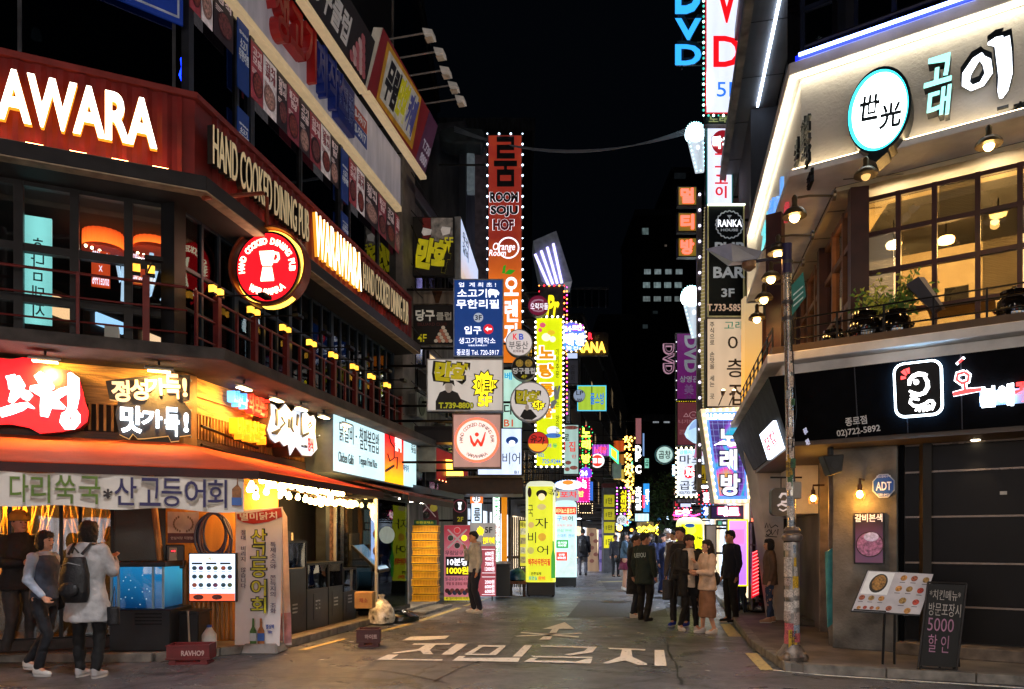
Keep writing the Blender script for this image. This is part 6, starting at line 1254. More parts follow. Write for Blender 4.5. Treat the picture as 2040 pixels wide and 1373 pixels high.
MB(LS).add([(7.7,.0,2.98),(9.6,.0,2.98),(9.6,1.25,2.72),(7.7,1.0,2.76),(7.7,.0,2.72),(9.6,.0,2.72),(9.6,1.25,2.6),(7.7,1.0,2.62)],[(0,1,2,3),(4,7,6,5),(0,4,5,1),(1,5,6,2),(2,6,7,3),(3,7,4,0)]).mk('canopy_slab',mat('4a5058',.5,.3),t)
f=Fr(*LS.p(7.9,.35,0).xy,.55,1);p=f.pix(868,893);
t2=thing('box_sign','red box sign with small amber letters sitting on the grey canopy','sign',LS.p(8,.4,3));f=Fr(LS.p(7.7,.15,0).x,LS.p(7.7,.15,0).y,.5,.9);u0,u1=f.pix(868,HY)[0],f.pix(933,HY)[0]
MB(f).prism([f.pix(868,956),f.pix(934,975),f.pix(934,915),f.pix(868,889)],-.3,-.01).mk('casing',mat('60686c',.4,.3),t2);MB(f).prism([f.pix(870,954),f.pix(932,972),f.pix(932,918),f.pix(870,892)],-.008,0).mk('face',emi('7a1c1c',.8,var=.25),t2);ptext('WARAWARA',f,(888,918,920,950),.02,emi('ffc84a',2.2),t2,bold=.04,d=.05);bulb_row(f,t2,0,0,0,0,.16,.02,[eN('ff8a5a',5)],poly=[f.pix(872,956),f.pix(930,972),f.pix(872,956.5)],w=.05)
t=thing('entrance_canopy','deep brown boxy canopy under the white beer pub lightbox','canopy',(-.9,19,3));f=FP(19.3);a,b_,c,d=prect(f,(935,952,1042,984),0);MB(f).box(a-.8,b_,-1.5,0,c,d).mk('canopy_box',mat('3a2614',.5,.2,var=.3),t,bevel=.015);MB(f).box(a-.8,b_+.02,-1.5,.02,d+.002,d+.05).mk('roof_edge',mat('8a7a60',.4,.3),t)
t=thing('wall_panel','grey utility panel and dark duct on the wall behind the pub box sign','wall panel',(-2,18.2,3));f=FP(18.25);a,b_,c,d=prect(f,(833,885,868,940),0);MB(f).box(a,b_,-.1,.0,c,d).mk('panel',mat('9aa098',.5,es=.03,var=.2),t);a,b_,c,d=prect(f,(828,852,905,884),0);MB(f).box(a,b_,-.2,.25,c,d).mk('duct',IRON,t)
f=FP(20.5)
t,f,r_=hsign('white upright second-floor sign with an orange cap and black curl',20.6,(937,985,962,1044),emi('c8dcf0',1.2),[('룸',(944,1012,957,1038),BKT,dict(b=.03))],arm=True);a,b_,c,d=prect(f,(937,985,962,1003),0);MB(f).box(a,b_,.004,.010,c,d).mk('cap_print',eN('e0702a',1.0),t);u,z=f.pix(949,994);MB(f).disc(u,z,.11,.11,.011,.014,18).mk('disc_print',WHE,t);sign_text(f,t,[('2F',(943,989,956,999),mat('1c3050',.5),dict(w=.012))])
t=thing('arch_sign','dark maroon arch-topped pub sign with a white blender emblem','sign',(-1.4,20,1.5));f=FP(20);P_=[f.pix(902,1046),f.pix(931,1046),f.pix(931,1002)]+[(f.pix(916.5+14.5*math.cos(an),1002-14*math.sin(an)))for an in[i*math.pi/8 for i in range(1,8)]]+[f.pix(902,1002)]
MB(f).prism(P_,-.2,0).mk('panel',mat('1e0d14',.5,es=.05),t);u,z=f.pix(916,1008);MB(f).ring(u,z,.16,.175,.003,.008,24).mk('emblem_ring',mat('a84860',.5,es=.3),t);MB(f).prism([(u-.04,z-.1),(u+.04,z-.1),(u+.03,z),(u+.06,z+.1),(u-.06,z+.1),(u-.03,z)],.003,.010).mk('blender_print',WHE,t);sign_text(f,t,[('2F',(911,1030,923,1039),YLL,dict(b=.03))]);a,b_,c,d=prect(f,(903,1040,931,1047),0)
t,f,r_=hsign('thin white column sign with green and red letters beside the orange post',22.4,(980,986,997,1122),emi('e4f4ec',1.5),[('공\n조\n스',(983,990,995,1035),eN('2a9a4a',.9),dict(b=.04)),('한\n집',(984,1046,995,1070),eN('d83030',.9),dict(b=.04)),('막\n걸\n리',(984,1076,995,1118),eN('2a9a4a',.9),dict(b=.04))])
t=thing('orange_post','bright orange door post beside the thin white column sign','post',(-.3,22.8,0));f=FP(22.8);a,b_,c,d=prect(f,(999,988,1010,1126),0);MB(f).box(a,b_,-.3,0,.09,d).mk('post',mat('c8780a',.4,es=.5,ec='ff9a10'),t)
t=thing('fence_panel','dim wooden slat fence between the orange post and the yellow pillar','fence',(.1,23.5,0));f=FP(23.6);src=None
for k in range(9):
 x=1012+k*4;u=f.pix(x)[0]
 if src is None:src=MB(f).box(u,u+.045,-.04,0,.1,2.3).mk('slat',mat('5a5450',.7,var=.3,kind='wood'),t);u_0=u
 else:dup_part(src,(u-u_0,0,0))
MB(f).box(f.pix(1010)[0],f.pix(1050)[0],-.08,-.045,1.0,1.08).mk('cross_rail',mat('5a5450',.7),t)
t,f,r_=hsign('yellow narrow menu banner leaning left of the yellow pillar sign',21.5,(1034,1036,1050,1130),emi('c8c03a',.7),[('메뉴',(1037,1040,1048,1050),BKT,dict())],thick=.04,arm=False,name='menu_banner');a,b_,c,d=r_
for k in range(4):MB(f).box(a+.04,b_-.04,.004,.008,c+.12+k*.27,c+.3+k*.27).mk('photo_print',mat(['b0a088','d8d0c8'][k%2],.5,es=.25,var=.5,scale=15),t)
for a_ in(a+.03,b_-.03):MB(f).cyl((a_,-.02,0.0),(a_,-.02,c+.02),.012).mk('foot',IRON,t)
def pillar_sign(label,Y,x0,x1,ytop,ybot,ybase,face,side_face,texts,dome=None):
 f=FP(Y);u0,u1=f.pix(x0)[0],f.pix(x1)[0];zt,zb=f.pix(0,ytop)[1],f.pix(0,ybot)[1];r=(u1-u0)/2;cu=(u0+u1)/2
 t=thing('pillar_sign',label,'sign',(cu,Y+r,0))
 n=28;P_=[(u0,0),(u1,0)]
 prof=[(1,0),(1,zt-zb-.16),(.93,zt-zb-.08),(.75,zt-zb-.02),(.3,zt-zb)]
 def ring(k,z):
  o=[]
  for i in range(n):
   a=2*math.pi*i/n;cx=math.copysign(abs(math.cos(a))**.45,math.cos(a));cy=math.copysign(abs(math.sin(a))**.45,math.sin(a));o.append((cu+cx*r*k,Y+r*.9+cy*r*.9*k,zb+z))
  return o
 vs=[];fs=[]
 for k,z in prof:vs+=ring(k,z)
 for i in range(len(prof)-1):
  for j in range(n):fs.append((i*n+j,i*n+(j+1)%n,(i+1)*n+(j+1)%n,(i+1)*n+j))
 fs+=[tuple(range(n-1,-1,-1)),tuple((len(prof)-1)*n+j for j in range(n))]
 MB().add(vs,fs).mk('light_shell',side_face,t,smooth=True)
 MB(f).box(u0+r*.14,u1-r*.22,.001,.006,zb+.02,zt-.17).mk('printed_face',face,t)
 MB(f).box(u0+.03,u1-.03,-1.7*r,-.02,.03,zb-.003).mk('base',BLKP,t,bevel=.015)
 for a in(u0+.08,u1-.08):MB(f).cyl((a-.03,-.1,.03),(a+.03,-.1,.03),.03).mk('castor',IRON,t)
 sign_text(f,t,texts,.008);return t,f,(u0,u1,zb,zt)
KT=mat('1c1c10',.5)
t,f,r_=pillar_sign('glowing yellow pillar sign with black beer letters and curly haired face on black base',20.9,1048,1108,957,1160,1190,emi('dde02a',.8,var=.15),grad('e8e84a','d8dcc0',1.0,3.0,.8,var=.05),[('국',(1052,1006,1062,1030),KT,dict(b=-.005)),('자',(1066,1032,1092,1053),KT,dict(b=.0)),('비',(1052,1060,1068,1082),KT,dict(b=.0)),('어',(1070,1087,1092,1105),KT,dict(b=.0)),('맥주바무한리필',(1052,1113,1096,1127),eN('c82018',.8),dict(b=.06)),('안주일체',(1058,1140,1078,1146),KT,dict()),('휴면실',(1053,1148,1070,1156),eN('2a9a9a',.8),dict(b=.04)),('완비',(1072,1148,1086,1156),eN('d83a28',.8),dict(b=.04))])
for cx,cy,rx,ry,m in((1055,981,4,10,mat('5a3428',.5)),(1079,984,11,8,KT),(1079,990,7,7,eN('f0d8b0',.9)),(1079,1010,9,6,mat('c8b878',.5,es=.7)),(1058,1046,6,6,mat('c8a868',.5,es=.7)),(1080,1070,8,8,mat('d0a030',.5,es=.7)),(1057,1097,7,7,mat('b8b060',.5,es=.7))):u,z=f.pix(cx,cy);MB(f).disc(u,z,rx/F*20.9,ry/F*20.9,.009 if ry!=7 else.012,.011 if ry!=7 else.015,18).mk('picture_print',m,t)
u0,u1,z0,z1=prect(f,(1098,1078,1106,1152),0);MB(f).prism([(u0,z0),(u1,z0),(u1,z0+.6),(u0+.08,z0+.8),(u0+.08,z1),(u0+.04,z1),(u0+.04,z0+.8),(u0,z0+.6)],.010,.013).mk('bottle_print',eN('3aa03a',.7),t);ptext('손님',f,(1096,970,1107,992),.010,KT,t,bold=.02,rot=R(80))
t,f,r_=pillar_sign('white glowing pillar sign with red band and green bubbles behind the yellow one',25.3,1105,1150,996,1150,1171,emi('c8ece8',.85,var=.12),emi('c4e8e8',.9),[('비어&스몰포차',(1108,1013,1146,1023),eN('f8e8a0',1.0),dict(w=.006)),('구',(1110,1028,1119,1038),eN('3a78c8',.8),dict(b=.02)),('비',(1121,1028,1130,1038),eN('d8302a',.8),dict(b=.02)),('어',(1132,1028,1141,1038),mat('28505c',.5),dict(b=.02)),('과자식 완비',(1108,1044,1140,1050),eN('d85a6a',.8),dict(b=-.005)),('안심 완비',(1110,1054,1138,1060),eN('3a9a6a',.8),dict(b=-.005)),('스마트 완비',(1110,1064,1144,1071),eN('3a78c8',.8),dict(b=-.005))])
u0,u1,z0,z1=prect(f,(1106,1010,1148,1025),0);MB(f).box(u0,u1,.007,.010,z0,z1).mk('band_print',eN('d0301c',.9),t)
for(x0,y0,x1,y1,m,s_)in((1108,1076,1132,1092,eN('2a9a4a',.9),'음처럼\n800원'),(1108,1100,1130,1117,eN('d8402c',.9),'안주\n800원')):u0,u1,z0,z1=prect(f,(x0,y0,x1,y1),0);MB(f).box(u0,u1,.007,.011,z0,z1).mk('bubble_print',m,t,bevel=.002);sign_text(f,t,[(s_,(x0+3,y0+3,x1-3,y1-3),WHE,dict(w=.010))])
MB(f).prism([f.pix(*p)for p in[(1136,1086),(1140,1083),(1144,1086),(1144,1098),(1148,1112),(1147,1146),(1112,1146),(1116,1132),(1132,1122),(1136,1105)]],.007,.009).mk('figure_print',mat('b8c8c4',.5,es=.9,var=.2),t)
t=thing('standing_board','pink billiard hall board with crossed cues and a yellow foot strip','sign board',(-1.4,19.3,0));f=Fr(0,19.3,1,.0);a,b_,c,d=prect(f,(884,1046,937,1197),0);MB(f).box(a,b_,-.06,-.004,c,d).mk('casing',STEEL,t);MB(f).box(a+.01,b_-.01,-.003,.001,c+.1,d-.01).mk('face',grad('c87888','a82034',1.2,2.0,.45,c2='b85060'),t);MB(f).box(a+.01,b_-.01,-.003,.001,c+.01,c+.098).mk('foot_strip',eN('c8b820',.7),t)
for s_ in(1,-1):p,q_=f.pix(911-19*s_,1055),f.pix(911+19*s_,1092);MB(f).cyl((p[0],.012,p[1]),(q_[0],.012,q_[1]),.012,.02,6).mk('cue_print',mat('2a2448',.4,es=.1),t);MB(f).cyl((p[0],.006,p[1]),(q_[0],.006,q_[1]),.022,.03,6).mk('cue_outline',mat('c8b0b0',.5,es=.3),t)
for cx,cy,m in((911,1057,eN('b8202c',.7)),(898,1072,mat('14402a',.3,es=.1)),(925,1072,YEM),(911,1087,mat('141418',.3))):u,z=f.pix(cx,cy);MB(f).disc(u,z,.085,.085,.022,.03,20).mk('ball_outline',mat('c8b0b0',.5,es=.3),t);MB(f).disc(u,z,.072,.072,.031,.036,20).mk('ball_print',m,t)
u0,u1,z0,z1=prect(f,(888,1109,935,1147),0);MB(f).box(u0,u1,.002,.005,z0,z1).mk('price_block',BKT,t)
sign_text(f,t,[('무림당구장',(887,1097,932,1106),mat('4a1420',.5),dict(b=.01)),('10분당',(891,1112,932,1127),WHE,dict(b=.05)),('1000원',(890,1129,933,1144),YEM,dict(b=.05)),('월-금요일18시-17시',(887,1150,935,1157),mat('2a2a50',.5),dict(b=0)),('주말 및 공휴일 제외',(889,1160,932,1166),mat('a02838',.5),dict()),('4F 빌리에이터 이하',(888,1189,933,1195),KT,dict(b=.01))])
for k in range(9):u,z=f.pix(891+k*5,1177+4*((k*3)%2));MB(f).disc(u,z,.06,.06,.004+.001*k,.008+.001*k,12).mk('ball_photo',mat(['5a1820','1c1c30','8a3a38','28305a'][k%4],.3,es=.12),t)
for a_ in(a+.1,b_-.1):MB(f).cyl((a_,-.03,0),(a_,-.03,c),.015).mk('foot',IRON,t)
t=thing('standing_board','pink price list board partly behind the man in the grey hoodie','sign board',(-.9,19.5,0));f=FP(19.6);a,b_,c,d=prect(f,(936,1042,988,1188),0);MB(f).box(a,b_,-.06,-.004,c,d).mk('casing',STEEL,t);zs=f.pix(0,1088)[1];MB(f).box(a,b_,-.003,.001,c,zs).mk('price_face',emi('b85060',.45,var=.15),t);MB(f).box(a,b_,-.003,.001,zs,d).mk('top_face',emi('a8a4a0',.5,var=.2,scale=6),t)
sign_text(f,t,[('6000원\n4000원\n7000원\n12000원',(966,1098,985,1138),WHE,dict()),('2000원\n6000원\n6000원',(966,1155,985,1182),WHE,dict()),('5F',(966,1050,981,1062),BKT,dict(b=.04)),('만화카페',(962,1070,985,1084),YEM,dict(out=BKT,e=1))]);burst(f,t,957,1058,8,10,9,YEM,.004)
for z in(1095,1142,1150,1185):MB(f).box(f.pix(960)[0],b_-.02,.002,.004,f.pix(0,z)[1],f.pix(0,z)[1]+.012).mk('rule_line',WHE,t)
for a_ in(a+.1,b_-.1):MB(f).cyl((a_,-.03,0),(a_,-.03,c),.015).mk('foot',IRON,t)
t=thing('wall_board','slanted pink billiard board above the yellow crates','sign board',LS.p(9,.0,2));f=FP(19.9);MB(f).prism([f.pix(*p)for p in[(827,1030),(868,990),(874,1035),(874,1046),(824,1046)]],-.05,0).mk('panel',mat('6a2838',.5,es=.10,var=.4,scale=3),t)
for cx,cy,m in((864,1012,mat('b8a840',.4,es=.25)),(849,1026,mat('181820',.3))):u,z=f.pix(cx,cy);MB(f).disc(u,z,.1,.1,.004,.012,16).mk('ball_print',m,t)
for p0,p1 in(((832,1032),(851,1012)),((868,1030),(846,1004))):p,q_=f.pix(*p0),f.pix(*p1);MB(f).cyl((p[0],.015,p[1]),(q_[0],.015,q_[1]),.014,n=6).mk('cue_print',mat('c8b0b0',.5,es=.2),t)
sack('crumpled white packing sheet hanging above the pink wall board',(*((lambda p:(p[0],19.4))(FP(19.4).pix(852,990))),2.55),.26,.3,mat('8a7a78',.5,var=.6,scale=9),9,neck=False,sx=1.3)
t,f,r_=px_box('green_box','flat green printed carton on top of the yellow crate stack','box',18.05,(825,1036,868,1046),.35,mat('1c5a34',.6));text('친환경채소',f,r_[0]+.05,r_[1]-.05,r_[2]+.03,r_[3]-.03,.003,YLL,t)
t,f,r_=px_box('wheelie_bin','dark grey wheelie bin with lid beside the pink price board','bin',20.4,(986,1126,1016,1188),.5,mat('1c2226',.4),'body');a,b_,c,d=r_;MB(f).add([(a-.02,.04,d+.002),(b_+.02,.04,d+.002),(b_+.02,-.54,d+.05),(a-.02,-.54,d+.05),(a-.02,.04,d+.04),(b_+.02,.04,d+.04),(b_+.02,-.54,d+.09),(a-.02,-.54,d+.09)],[(0,3,2,1),(4,5,6,7),(0,1,5,4),(1,2,6,5),(2,3,7,6),(3,0,4,7)]).mk('lid',mat('2a3036',.4),t);MB(f).cyl((a,-.45,.08),(b_,-.45,.08),.07).mk('axle_wheels',IRON,t)
t=thing('bench','low wooden bench carrying the blue rubbish bag','bench',(.1,21,0));f=FP(21.2);a,b_,c,d=prect(f,(1012,1158,1050,1164),0);MB(f).box(a,b_,-.4,0,c,d).mk('seat',mat('7a4a3a',.6),t)
for a_ in(a+.05,b_-.12):MB(f).box(a_,a_+.07,-.36,-.04,0.0,c-.002).mk('leg',mat('3a2a24',.6),t)
u,z=f.pix(1030,1158);sack('light blue rubbish bag resting on the wooden bench',(u,21.4,d+.002),.24,.36,mat('2a5a94',.3,var=.5,scale=8,coat=.4),7,neck=False,sx=1.1)
t=thing('pillar_wrap','grey pillar wrapped in four yellow price posters with a red cap','pillar',(5,38,0));f=FP(37);a,b_,c,d=prect(f,(1202,972,1225,1096),0);MB(f).box(a,b_,-.7,0,0,d).mk('pillar',mat('5a5c60',.6),t);MB(f).box(a-.05,b_+.05,-.5,.05,d+.002,d+.22).mk('cap',mat('5a1418',.5),t)
for k,(y0,y1)in enumerate(((986,1010),(1014,1036),(1040,1062),(1067,1092))):u0,u1,z0,z1=prect(f,(1203,y0,1224,y1),0);MB(f).box(u0,u1,.001,.012,z0,z1).mk('poster',emi('c8c01c',.45 if k<3 else 1.0),t);sign_text(f,t,[('1만',(1207,y0+6,1220,y1-6),mat('6a6820',.5),dict(w=.01))])
for x in(1208,1214,1220):u,z=f.pix(x,966);MB(f).sph((u,0,z),.05,6,5).mk('bulb',[REDN,YEM,REDN][(x//6)%3],t)
def far_sign(label,Y,rect,m,texts=(),bulbs=None,**k):return hsign(label,Y,rect,m,texts,bulbs=bulbs,thick=.25,**k)
far_sign('yellow neon letter sign framed by purple and white bulbs',48,(1229,972,1252,1024),mat('201410',.5),[('시\n골\n마\n당',(1236,977,1249,1012),YEM,dict(b=.06)),('OK',(1236,1013,1249,1020),YEM,dict(b=.04))],bulbs=(.22,.075,[eN('c84aff',2.5),eN('fff0c0',3)]))
for s_,y,lb in(('P',911,'upper white letter P box'),('C',935,'white letter C box under the P'),('D',896,'white letter D box at the top of the string')):far_sign(lb+' hanging over the lantern side',52,(1265,y-10,1278,y+10),mat('1c1c20',.5),[(s_,(1266,y-8,1277,y+8),WHB,dict(b=.08))])
far_sign('blue-white neon letter column beside a red one, far down the street',50,(1264,968,1280,1020),mat('101828',.5),[('호\n박\n마\n을',(1266,970,1278,1016),eN('e8f4ff',2.4),dict(b=.07))]);far_sign('tall blue lit column with red letters far down the street',54,(1280,962,1295,1022),emi('2a8ad8',1.2,var=.3),[('노\n래\n주\n점',(1276,985,1285,1012),REDN,dict(b=.08,w=.02)),('당\n구',(1286,975,1293,1005),WHB,dict(b=.04))])
far_sign('pale lit shop box at the foot of the blue neon columns',50,(1264,1022,1294,1040),emi('b8e0f8',1.3,var=.4));far_sign('tall dusty pink upright sign far down the street',56,(1265,832,1279,886),emi('a86a70',.45));far_sign('slim pale blue upright sign beside the dusty pink one',57,(1279,862,1285,910),emi('8ab0e8',.6));far_sign('small mint square sign right of the letter C box',55,(1283,912,1294,934),emi('8ad8c0',.8),[('곱',(1285,916,1292,929),BKT,dict())])
round_sign('round white lit disc with grey brush letters under the purple bulb frame',44,1239,1036,10.5,emi('c8ccd0',1.0),[('가온',(1233,1031,1245,1041),BKT,dict())])
t=thing('lantern_string','drooping golden string of bulbs down the lantern house front','string lights',(7.5,50,5));f=FP(49);b=MB(f);q_=random.Random(5)
for i in range(130):
 x=1252+10*math.sin(i*.9)*q_.random()+q_.uniform(-5,5);y=868+q_.random()*165;u,z=f.pix(x,y);b.sph((u,q_.uniform(-.3,.3),z),.05+.03*q_.random(),5,4)
b.mk('bulbs',eN('ffc050',4),t,kind='stuff');MB(f).tube([(f.pix(x,y)[0],0,f.pix(x,y)[1])for x,y in((1230,872),(1252,880),(1262,866),(1256,930),(1258,1030))],.03,5).mk('cable',SK,t)
for i,(y,c_,l)in enumerate(((888,'c8501c','orange'),(945,'c8a83a','yellow'),(915,'a86a28','dim brown'))):
 f=FP(46);u,z=f.pix(1234,y);t=thing('paper_lantern',l+' box lantern on the lantern house front','lantern',(u,46,z));MB(f).box(u-.3,u+.3,-.4,0,z-.3,z+.3).mk('shade',emi(c_,.7,var=.5),t);MB(f).box(u-.34,u+.34,-.44,.04,z+.302,z+.36).mk('cap',IRON,t)
 arms(t,f,u-.3,u,z-.2,z+.2,46,-1,.2)
f=FP(40);t=thing('wall_lamp','glowing orange wall lamp above the woman in the maroon skirt','lamp',(*((lambda p:(p[0],40))(f.pix(1234,1052))),2));u,z=f.pix(1234,1052);MB(f).sph((u,0,z),.16,10,8).mk('globe',emi('ffb04a',6),t);MB(f).cyl((u,.0,z+.15),(u,-.3,z+.5),.02).mk('arm',IRON,t)
t=thing('box_unit','pale grey outdoor unit box high beside the neon box sign','utility box',(4.6,36,4));f=FP(36);a,b_,c,d=prect(f,(1222,922,1238,952),0);MB(f).box(a,b_,-.5,0,c,d).mk('body',mat('8a9a94',.5,es=.12),t,bevel=.02);MB(f).box(f.pix(1203)[0],a,-.4,-.1,c,c+.06).mk('shelf',IRON,t)
t=thing('food_stall','distant street stall with a beige box roof trimmed in yellow lights','stall',(8.5,55,0));f=FP(52);a,b_,c,d=prect(f,(1276,1040,1302,1054),0);MB(f).box(a,b_,-1.5,0,c,d).mk('sign_box',mat('8a7a58',.5,es=.25),t);MB(f).box(a-.3,b_+.5,-1.5,-.1,0,c-.1).mk('counter',DWOOD,t);ptext('BCOM BEER',f,(1279,1044,1299,1049),.01,BKT,t);b=MB(f)
for i in range(70):u,z=f.pix(1268+rnd.random()*42,1054+rnd.gauss(0,5));b.sph((u,.1,z),.05,5,4)
b.mk('bulbs',eN('ffe83a',3),t,kind='stuff')
f=FP(70);q_=random.Random(9)
for i in range(16):
 x=1245+q_.random()*95;y=1030+q_.random()*30;c_=['ff5a3a','ffb040','5aa8ff','c8e8ff','40d8c0'][i%5];u,z=f.pix(x,y);o=MB(f).sph((u,0,z),.16,7,5).mk('street_lantern',emi(c_,1.6,samp=False));tagit(o,'tiny coloured lantern glowing at the far end of the street','lantern','lanterns at the end of the street')
t=thing('distant_shopfronts','low row of warm lit shopfronts closing the far end of the street','shopfront',(14,100,0));f=FP(100)
for i in range(7):a=f.pix(1238+i*15)[0];MB(f).box(a,a+.85,-1,0,.0,3.2+.4*(i%3)).mk('shop_wall',DARKW,t);MB(f).box(a+.1,a+.75,.01,.05,.3,2.4).mk('lit_window',emi(['ffb868','c8e0ff','ff9848','ffd890','a8c8ff','ffa860','ffe0b0'][i],.6,var=.6,scale=1),t)
# ====== corner building on the right
PLA=mat('b6b5b4',.75,var=.10,scale=1.5,bump=.5,bscale=25);WPL=mat('e6e3de',.7,var=.25,scale=1.5,bump=.3);BLKPAN=mat('08090d',.6,.0,var=.3,spec=.04);MAR=mat('3a1712',.45,var=.25);SOF=mat('b4a684',.5,var=.12)
CONC=mat('72726f',.75,var=.6,scale=1.5,bump=.5,bscale=30);TEAL=mat('3c7c7c',.5,var=.35)
RB=thing('corner_restaurant','corner restaurant building with cream lit sign band over a black panelled ground floor','building',(6,9,0))
def bothR(name,m,root,w,w2,z0,z1,ul=-5.3,ur=4.6,tz=None,**kw):
 """band wrapping the right corner; tz=(w at the bottom of the outer face) for a face that leans"""
 def corner(w_):
  a=RS.off(w_);b_=RF.off(w_);det=a.d[0]*-b_.d[1]+b_.d[0]*a.d[1];rx,ry=b_.o[0]-a.o[0],b_.o[1]-a.o[1];s_=(rx*-b_.d[1]+b_.d[0]*ry)/det
  return(a.o[0]+s_*a.d[0],a.o[1]+s_*a.d[1])
 wb=w2 if tz is None else tz;vs=[]
 for g in('L','C','R'):
  def pt(w_):
   if g=='C':return corner(w_)
   p=RS.p(ul,w_,0)if g=='L' else RF.p(ur,w_,0);return(p.x,p.y)
  vs+=[(*pt(w),z0),(*pt(wb),z0),(*pt(w2),z1),(*pt(w),z1)]
 fs=[(0,1,2,3),(8,11,10,9)]
 for i in(0,4):
  for k in range(4):fs.append((i+k,i+(k+1)%4,i+4+(k+1)%4,i+4+k))
 return MB().addw(vs,fs).mk(name,m,root,**kw)
bothR('sign_band',PLA,RB,-.55,-.05,6.45,7.70);bothR('top_lip',WPL,RB,-.55,.12,7.705,7.86,bevel=.01);bothR('bottom_lip',WPL,RB,-.55,.12,6.36,6.445,bevel=.01)
bothR('led_strip',emi('fff0cc',8),RB,.03,.075,7.672,7.702);bothR('led_strip',emi('ffe0ac',7),RB,.03,.07,6.447,6.472)
bothR('soffit',SOF,RB,-1.35,-.56,6.30,6.36)
for u in(-4,-3,-2,-1,0):MB(RS).box(u-.01,u+.01,-1.3,-.57,6.294,6.299).mk('soffit_joint',mat('4a4234',.6),RB)
MB(RS).box(-5.32,-5.2,-.5,.12,6.36,7.86).mk('end_cap',WPL,RB)
pc=RS.p(0,.0,0)
BT=thing('blue_tube','long blue LED tube along the top edge of the cream sign band','light',RF.p(1.5,.13,7.9));MB(RF).cyl((.05,.13,7.92),(2.05,.13,7.92),.022).mk('tube',emi('8aa0ff',6),BT);MB(RF).box(.0,2.3,.06,.105,7.865,7.93).mk('channel',mat('1828c8',.4,es=1.6,ec='1020ff'),BT)
wR=-.85
RIB=bpy.data.materials.new('ribbed_glass');RIB.use_nodes=True;N=RIB.node_tree.nodes;L=RIB.node_tree.links;b=N['Principled BSDF']
g=N.new('ShaderNodeNewGeometry');wv=N.new('ShaderNodeTexWave');wv.inputs['Scale'].default_value=14;wv.bands_direction='DIAGONAL';L.new(g.outputs['Position'],wv.inputs[0]);w2_=N.new('ShaderNodeTexWave');w2_.bands_direction='Z';w2_.inputs['Scale'].default_value=14;L.new(g.outputs['Position'],w2_.inputs[0])
ad_=N.new('ShaderNodeMath');ad_.operation='ADD';L.new(wv.outputs[1],ad_.inputs[0]);L.new(w2_.outputs[1],ad_.inputs[1]);bp=N.new('ShaderNodeBump');bp.inputs['Distance'].default_value=.01;bp.inputs['Strength'].default_value=.6;L.new(ad_.outputs[0],bp.inputs['Height']);L.new(bp.outputs[0],b.inputs['Normal'])
b.inputs['Base Color'].default_value=(.45,.42,.34,1);b.inputs['Roughness'].default_value=.15;b.inputs['Alpha'].default_value=.55
MB(RF).box(-.8,4.6,-5,-4.9,4.1,6.3).mk('room_back',mat('c8b07c',.8,var=.1),RB);MB(RS).box(-5.2,.2,-5.2,-5.1,4.1,6.3).mk('room_back',mat('b89a66',.8,var=.2),RB)
bothR('room_floor',mat('5a4630',.6),RB,-4.9,.35,3.98,4.08);bothR('upper_core',DARKW,RB,-4.9,-.57,6.37,6.44)
MB(RF).box(.3,4.6,wR-2.6,wR-2.5,4.1,6.2).mk('partition',mat('d4c4a4',.8,var=.06),RB)
wx_=lambda x:RF.pix(x,HY,wR)[0]
glazing(RB,RF,[wx_(x)for x in(1712,1790,1862,1948,2032,2120)],[4.12,4.62,5.20,5.72,6.2],wR,MAR,glass('e0d4b8',.05),bar=.03,dep=.05,skip=[(0,0),(0,1),(0,2),(4,0),(4,1),(4,2)])
for(i0,i1,za,zb)in((1712,1780,4.15,4.6),(1712,1780,4.65,5.18),(1712,1780,5.23,5.7),(1952,2030,4.65,5.18),(1952,2030,5.23,5.7),(1866,1946,5.75,6.18)):MB(RF).box(wx_(i0)+.03,wx_(i1),wR-.01,wR+.0,za,zb).mk('ribbed_pane',RIB,RB)
MB(RF).box(-.62,-.40,wR-.1,wR+.1,4.1,6.3).mk('corner_post',MAR,RB)
us=[-4.6,-3.9,-3.2,-2.5,-1.8,-1.1,-.64]
glazing(RB,RS,us,[4.12,4.9,5.7,6.25],wR,mat('7a5236',.5,var=.3),glass('d8c8a8',.08),bar=.04,dep=.06)
for u in(-4.75,-2.5,-.35):MB(RS).box(u-.09,u+.09,wR-.1,wR+.13,4.1,6.3).mk('post',MAR,RB)
for i,(fr,u,w,z)in enumerate(((RF,.9,-2.0,5.9),(RF,2.2,-2.0,6.05),(RF,3.4,-2.2,5.95),(RS,-1.2,-2.2,5.8),(RS,-3.4,-2.2,5.8))):
 t=thing('room_lamp',['glowing ceiling lamp behind the first upper window','glowing ceiling lamp behind the ribbed top pane','glowing ceiling lamp at the right end of the upper room','ceiling lamp behind the near street side windows','ceiling lamp behind the far street side windows'][i],'lamp',fr.p(u,w,z));MB(fr).lathe((u,w,z),[(.10,0),(.11,.05),(.09,.08)],18).mk('diffuser',emi('ffdc9a',9),t);MB(fr).cyl((u,w,z+.08),(u,w,6.3),.01).mk('stem',IRON,t)
 pl=bpy.data.lights.new('lamp_light','POINT');pl.energy=62 if i<3 else 60;pl.color=hx('ffdcaa')[:3];pl.shadow_soft_size=.2;o=bpy.data.objects.new('lamp_light',pl);COL.objects.link(o);o.parent=t;o.location=fr.p(u,w,z-.15)-ORG[t.name]
t=thing('planter_trough','grey metal planter trough on the sill inside the upper room','planter',RF.p(2.1,wR-.5,4.9));u0,u1=wx_(1875),wx_(1925);MB(RF).box(u0,u1,wR-.75,wR-.5,4.78,4.98).mk('trough',mat('7a7f88',.3,.7),t);MB(RF).box(u0-.2,u1+.3,wR-.9,wR-.4,4.70,4.775).mk('shelf',mat('c8bca0',.6),t)
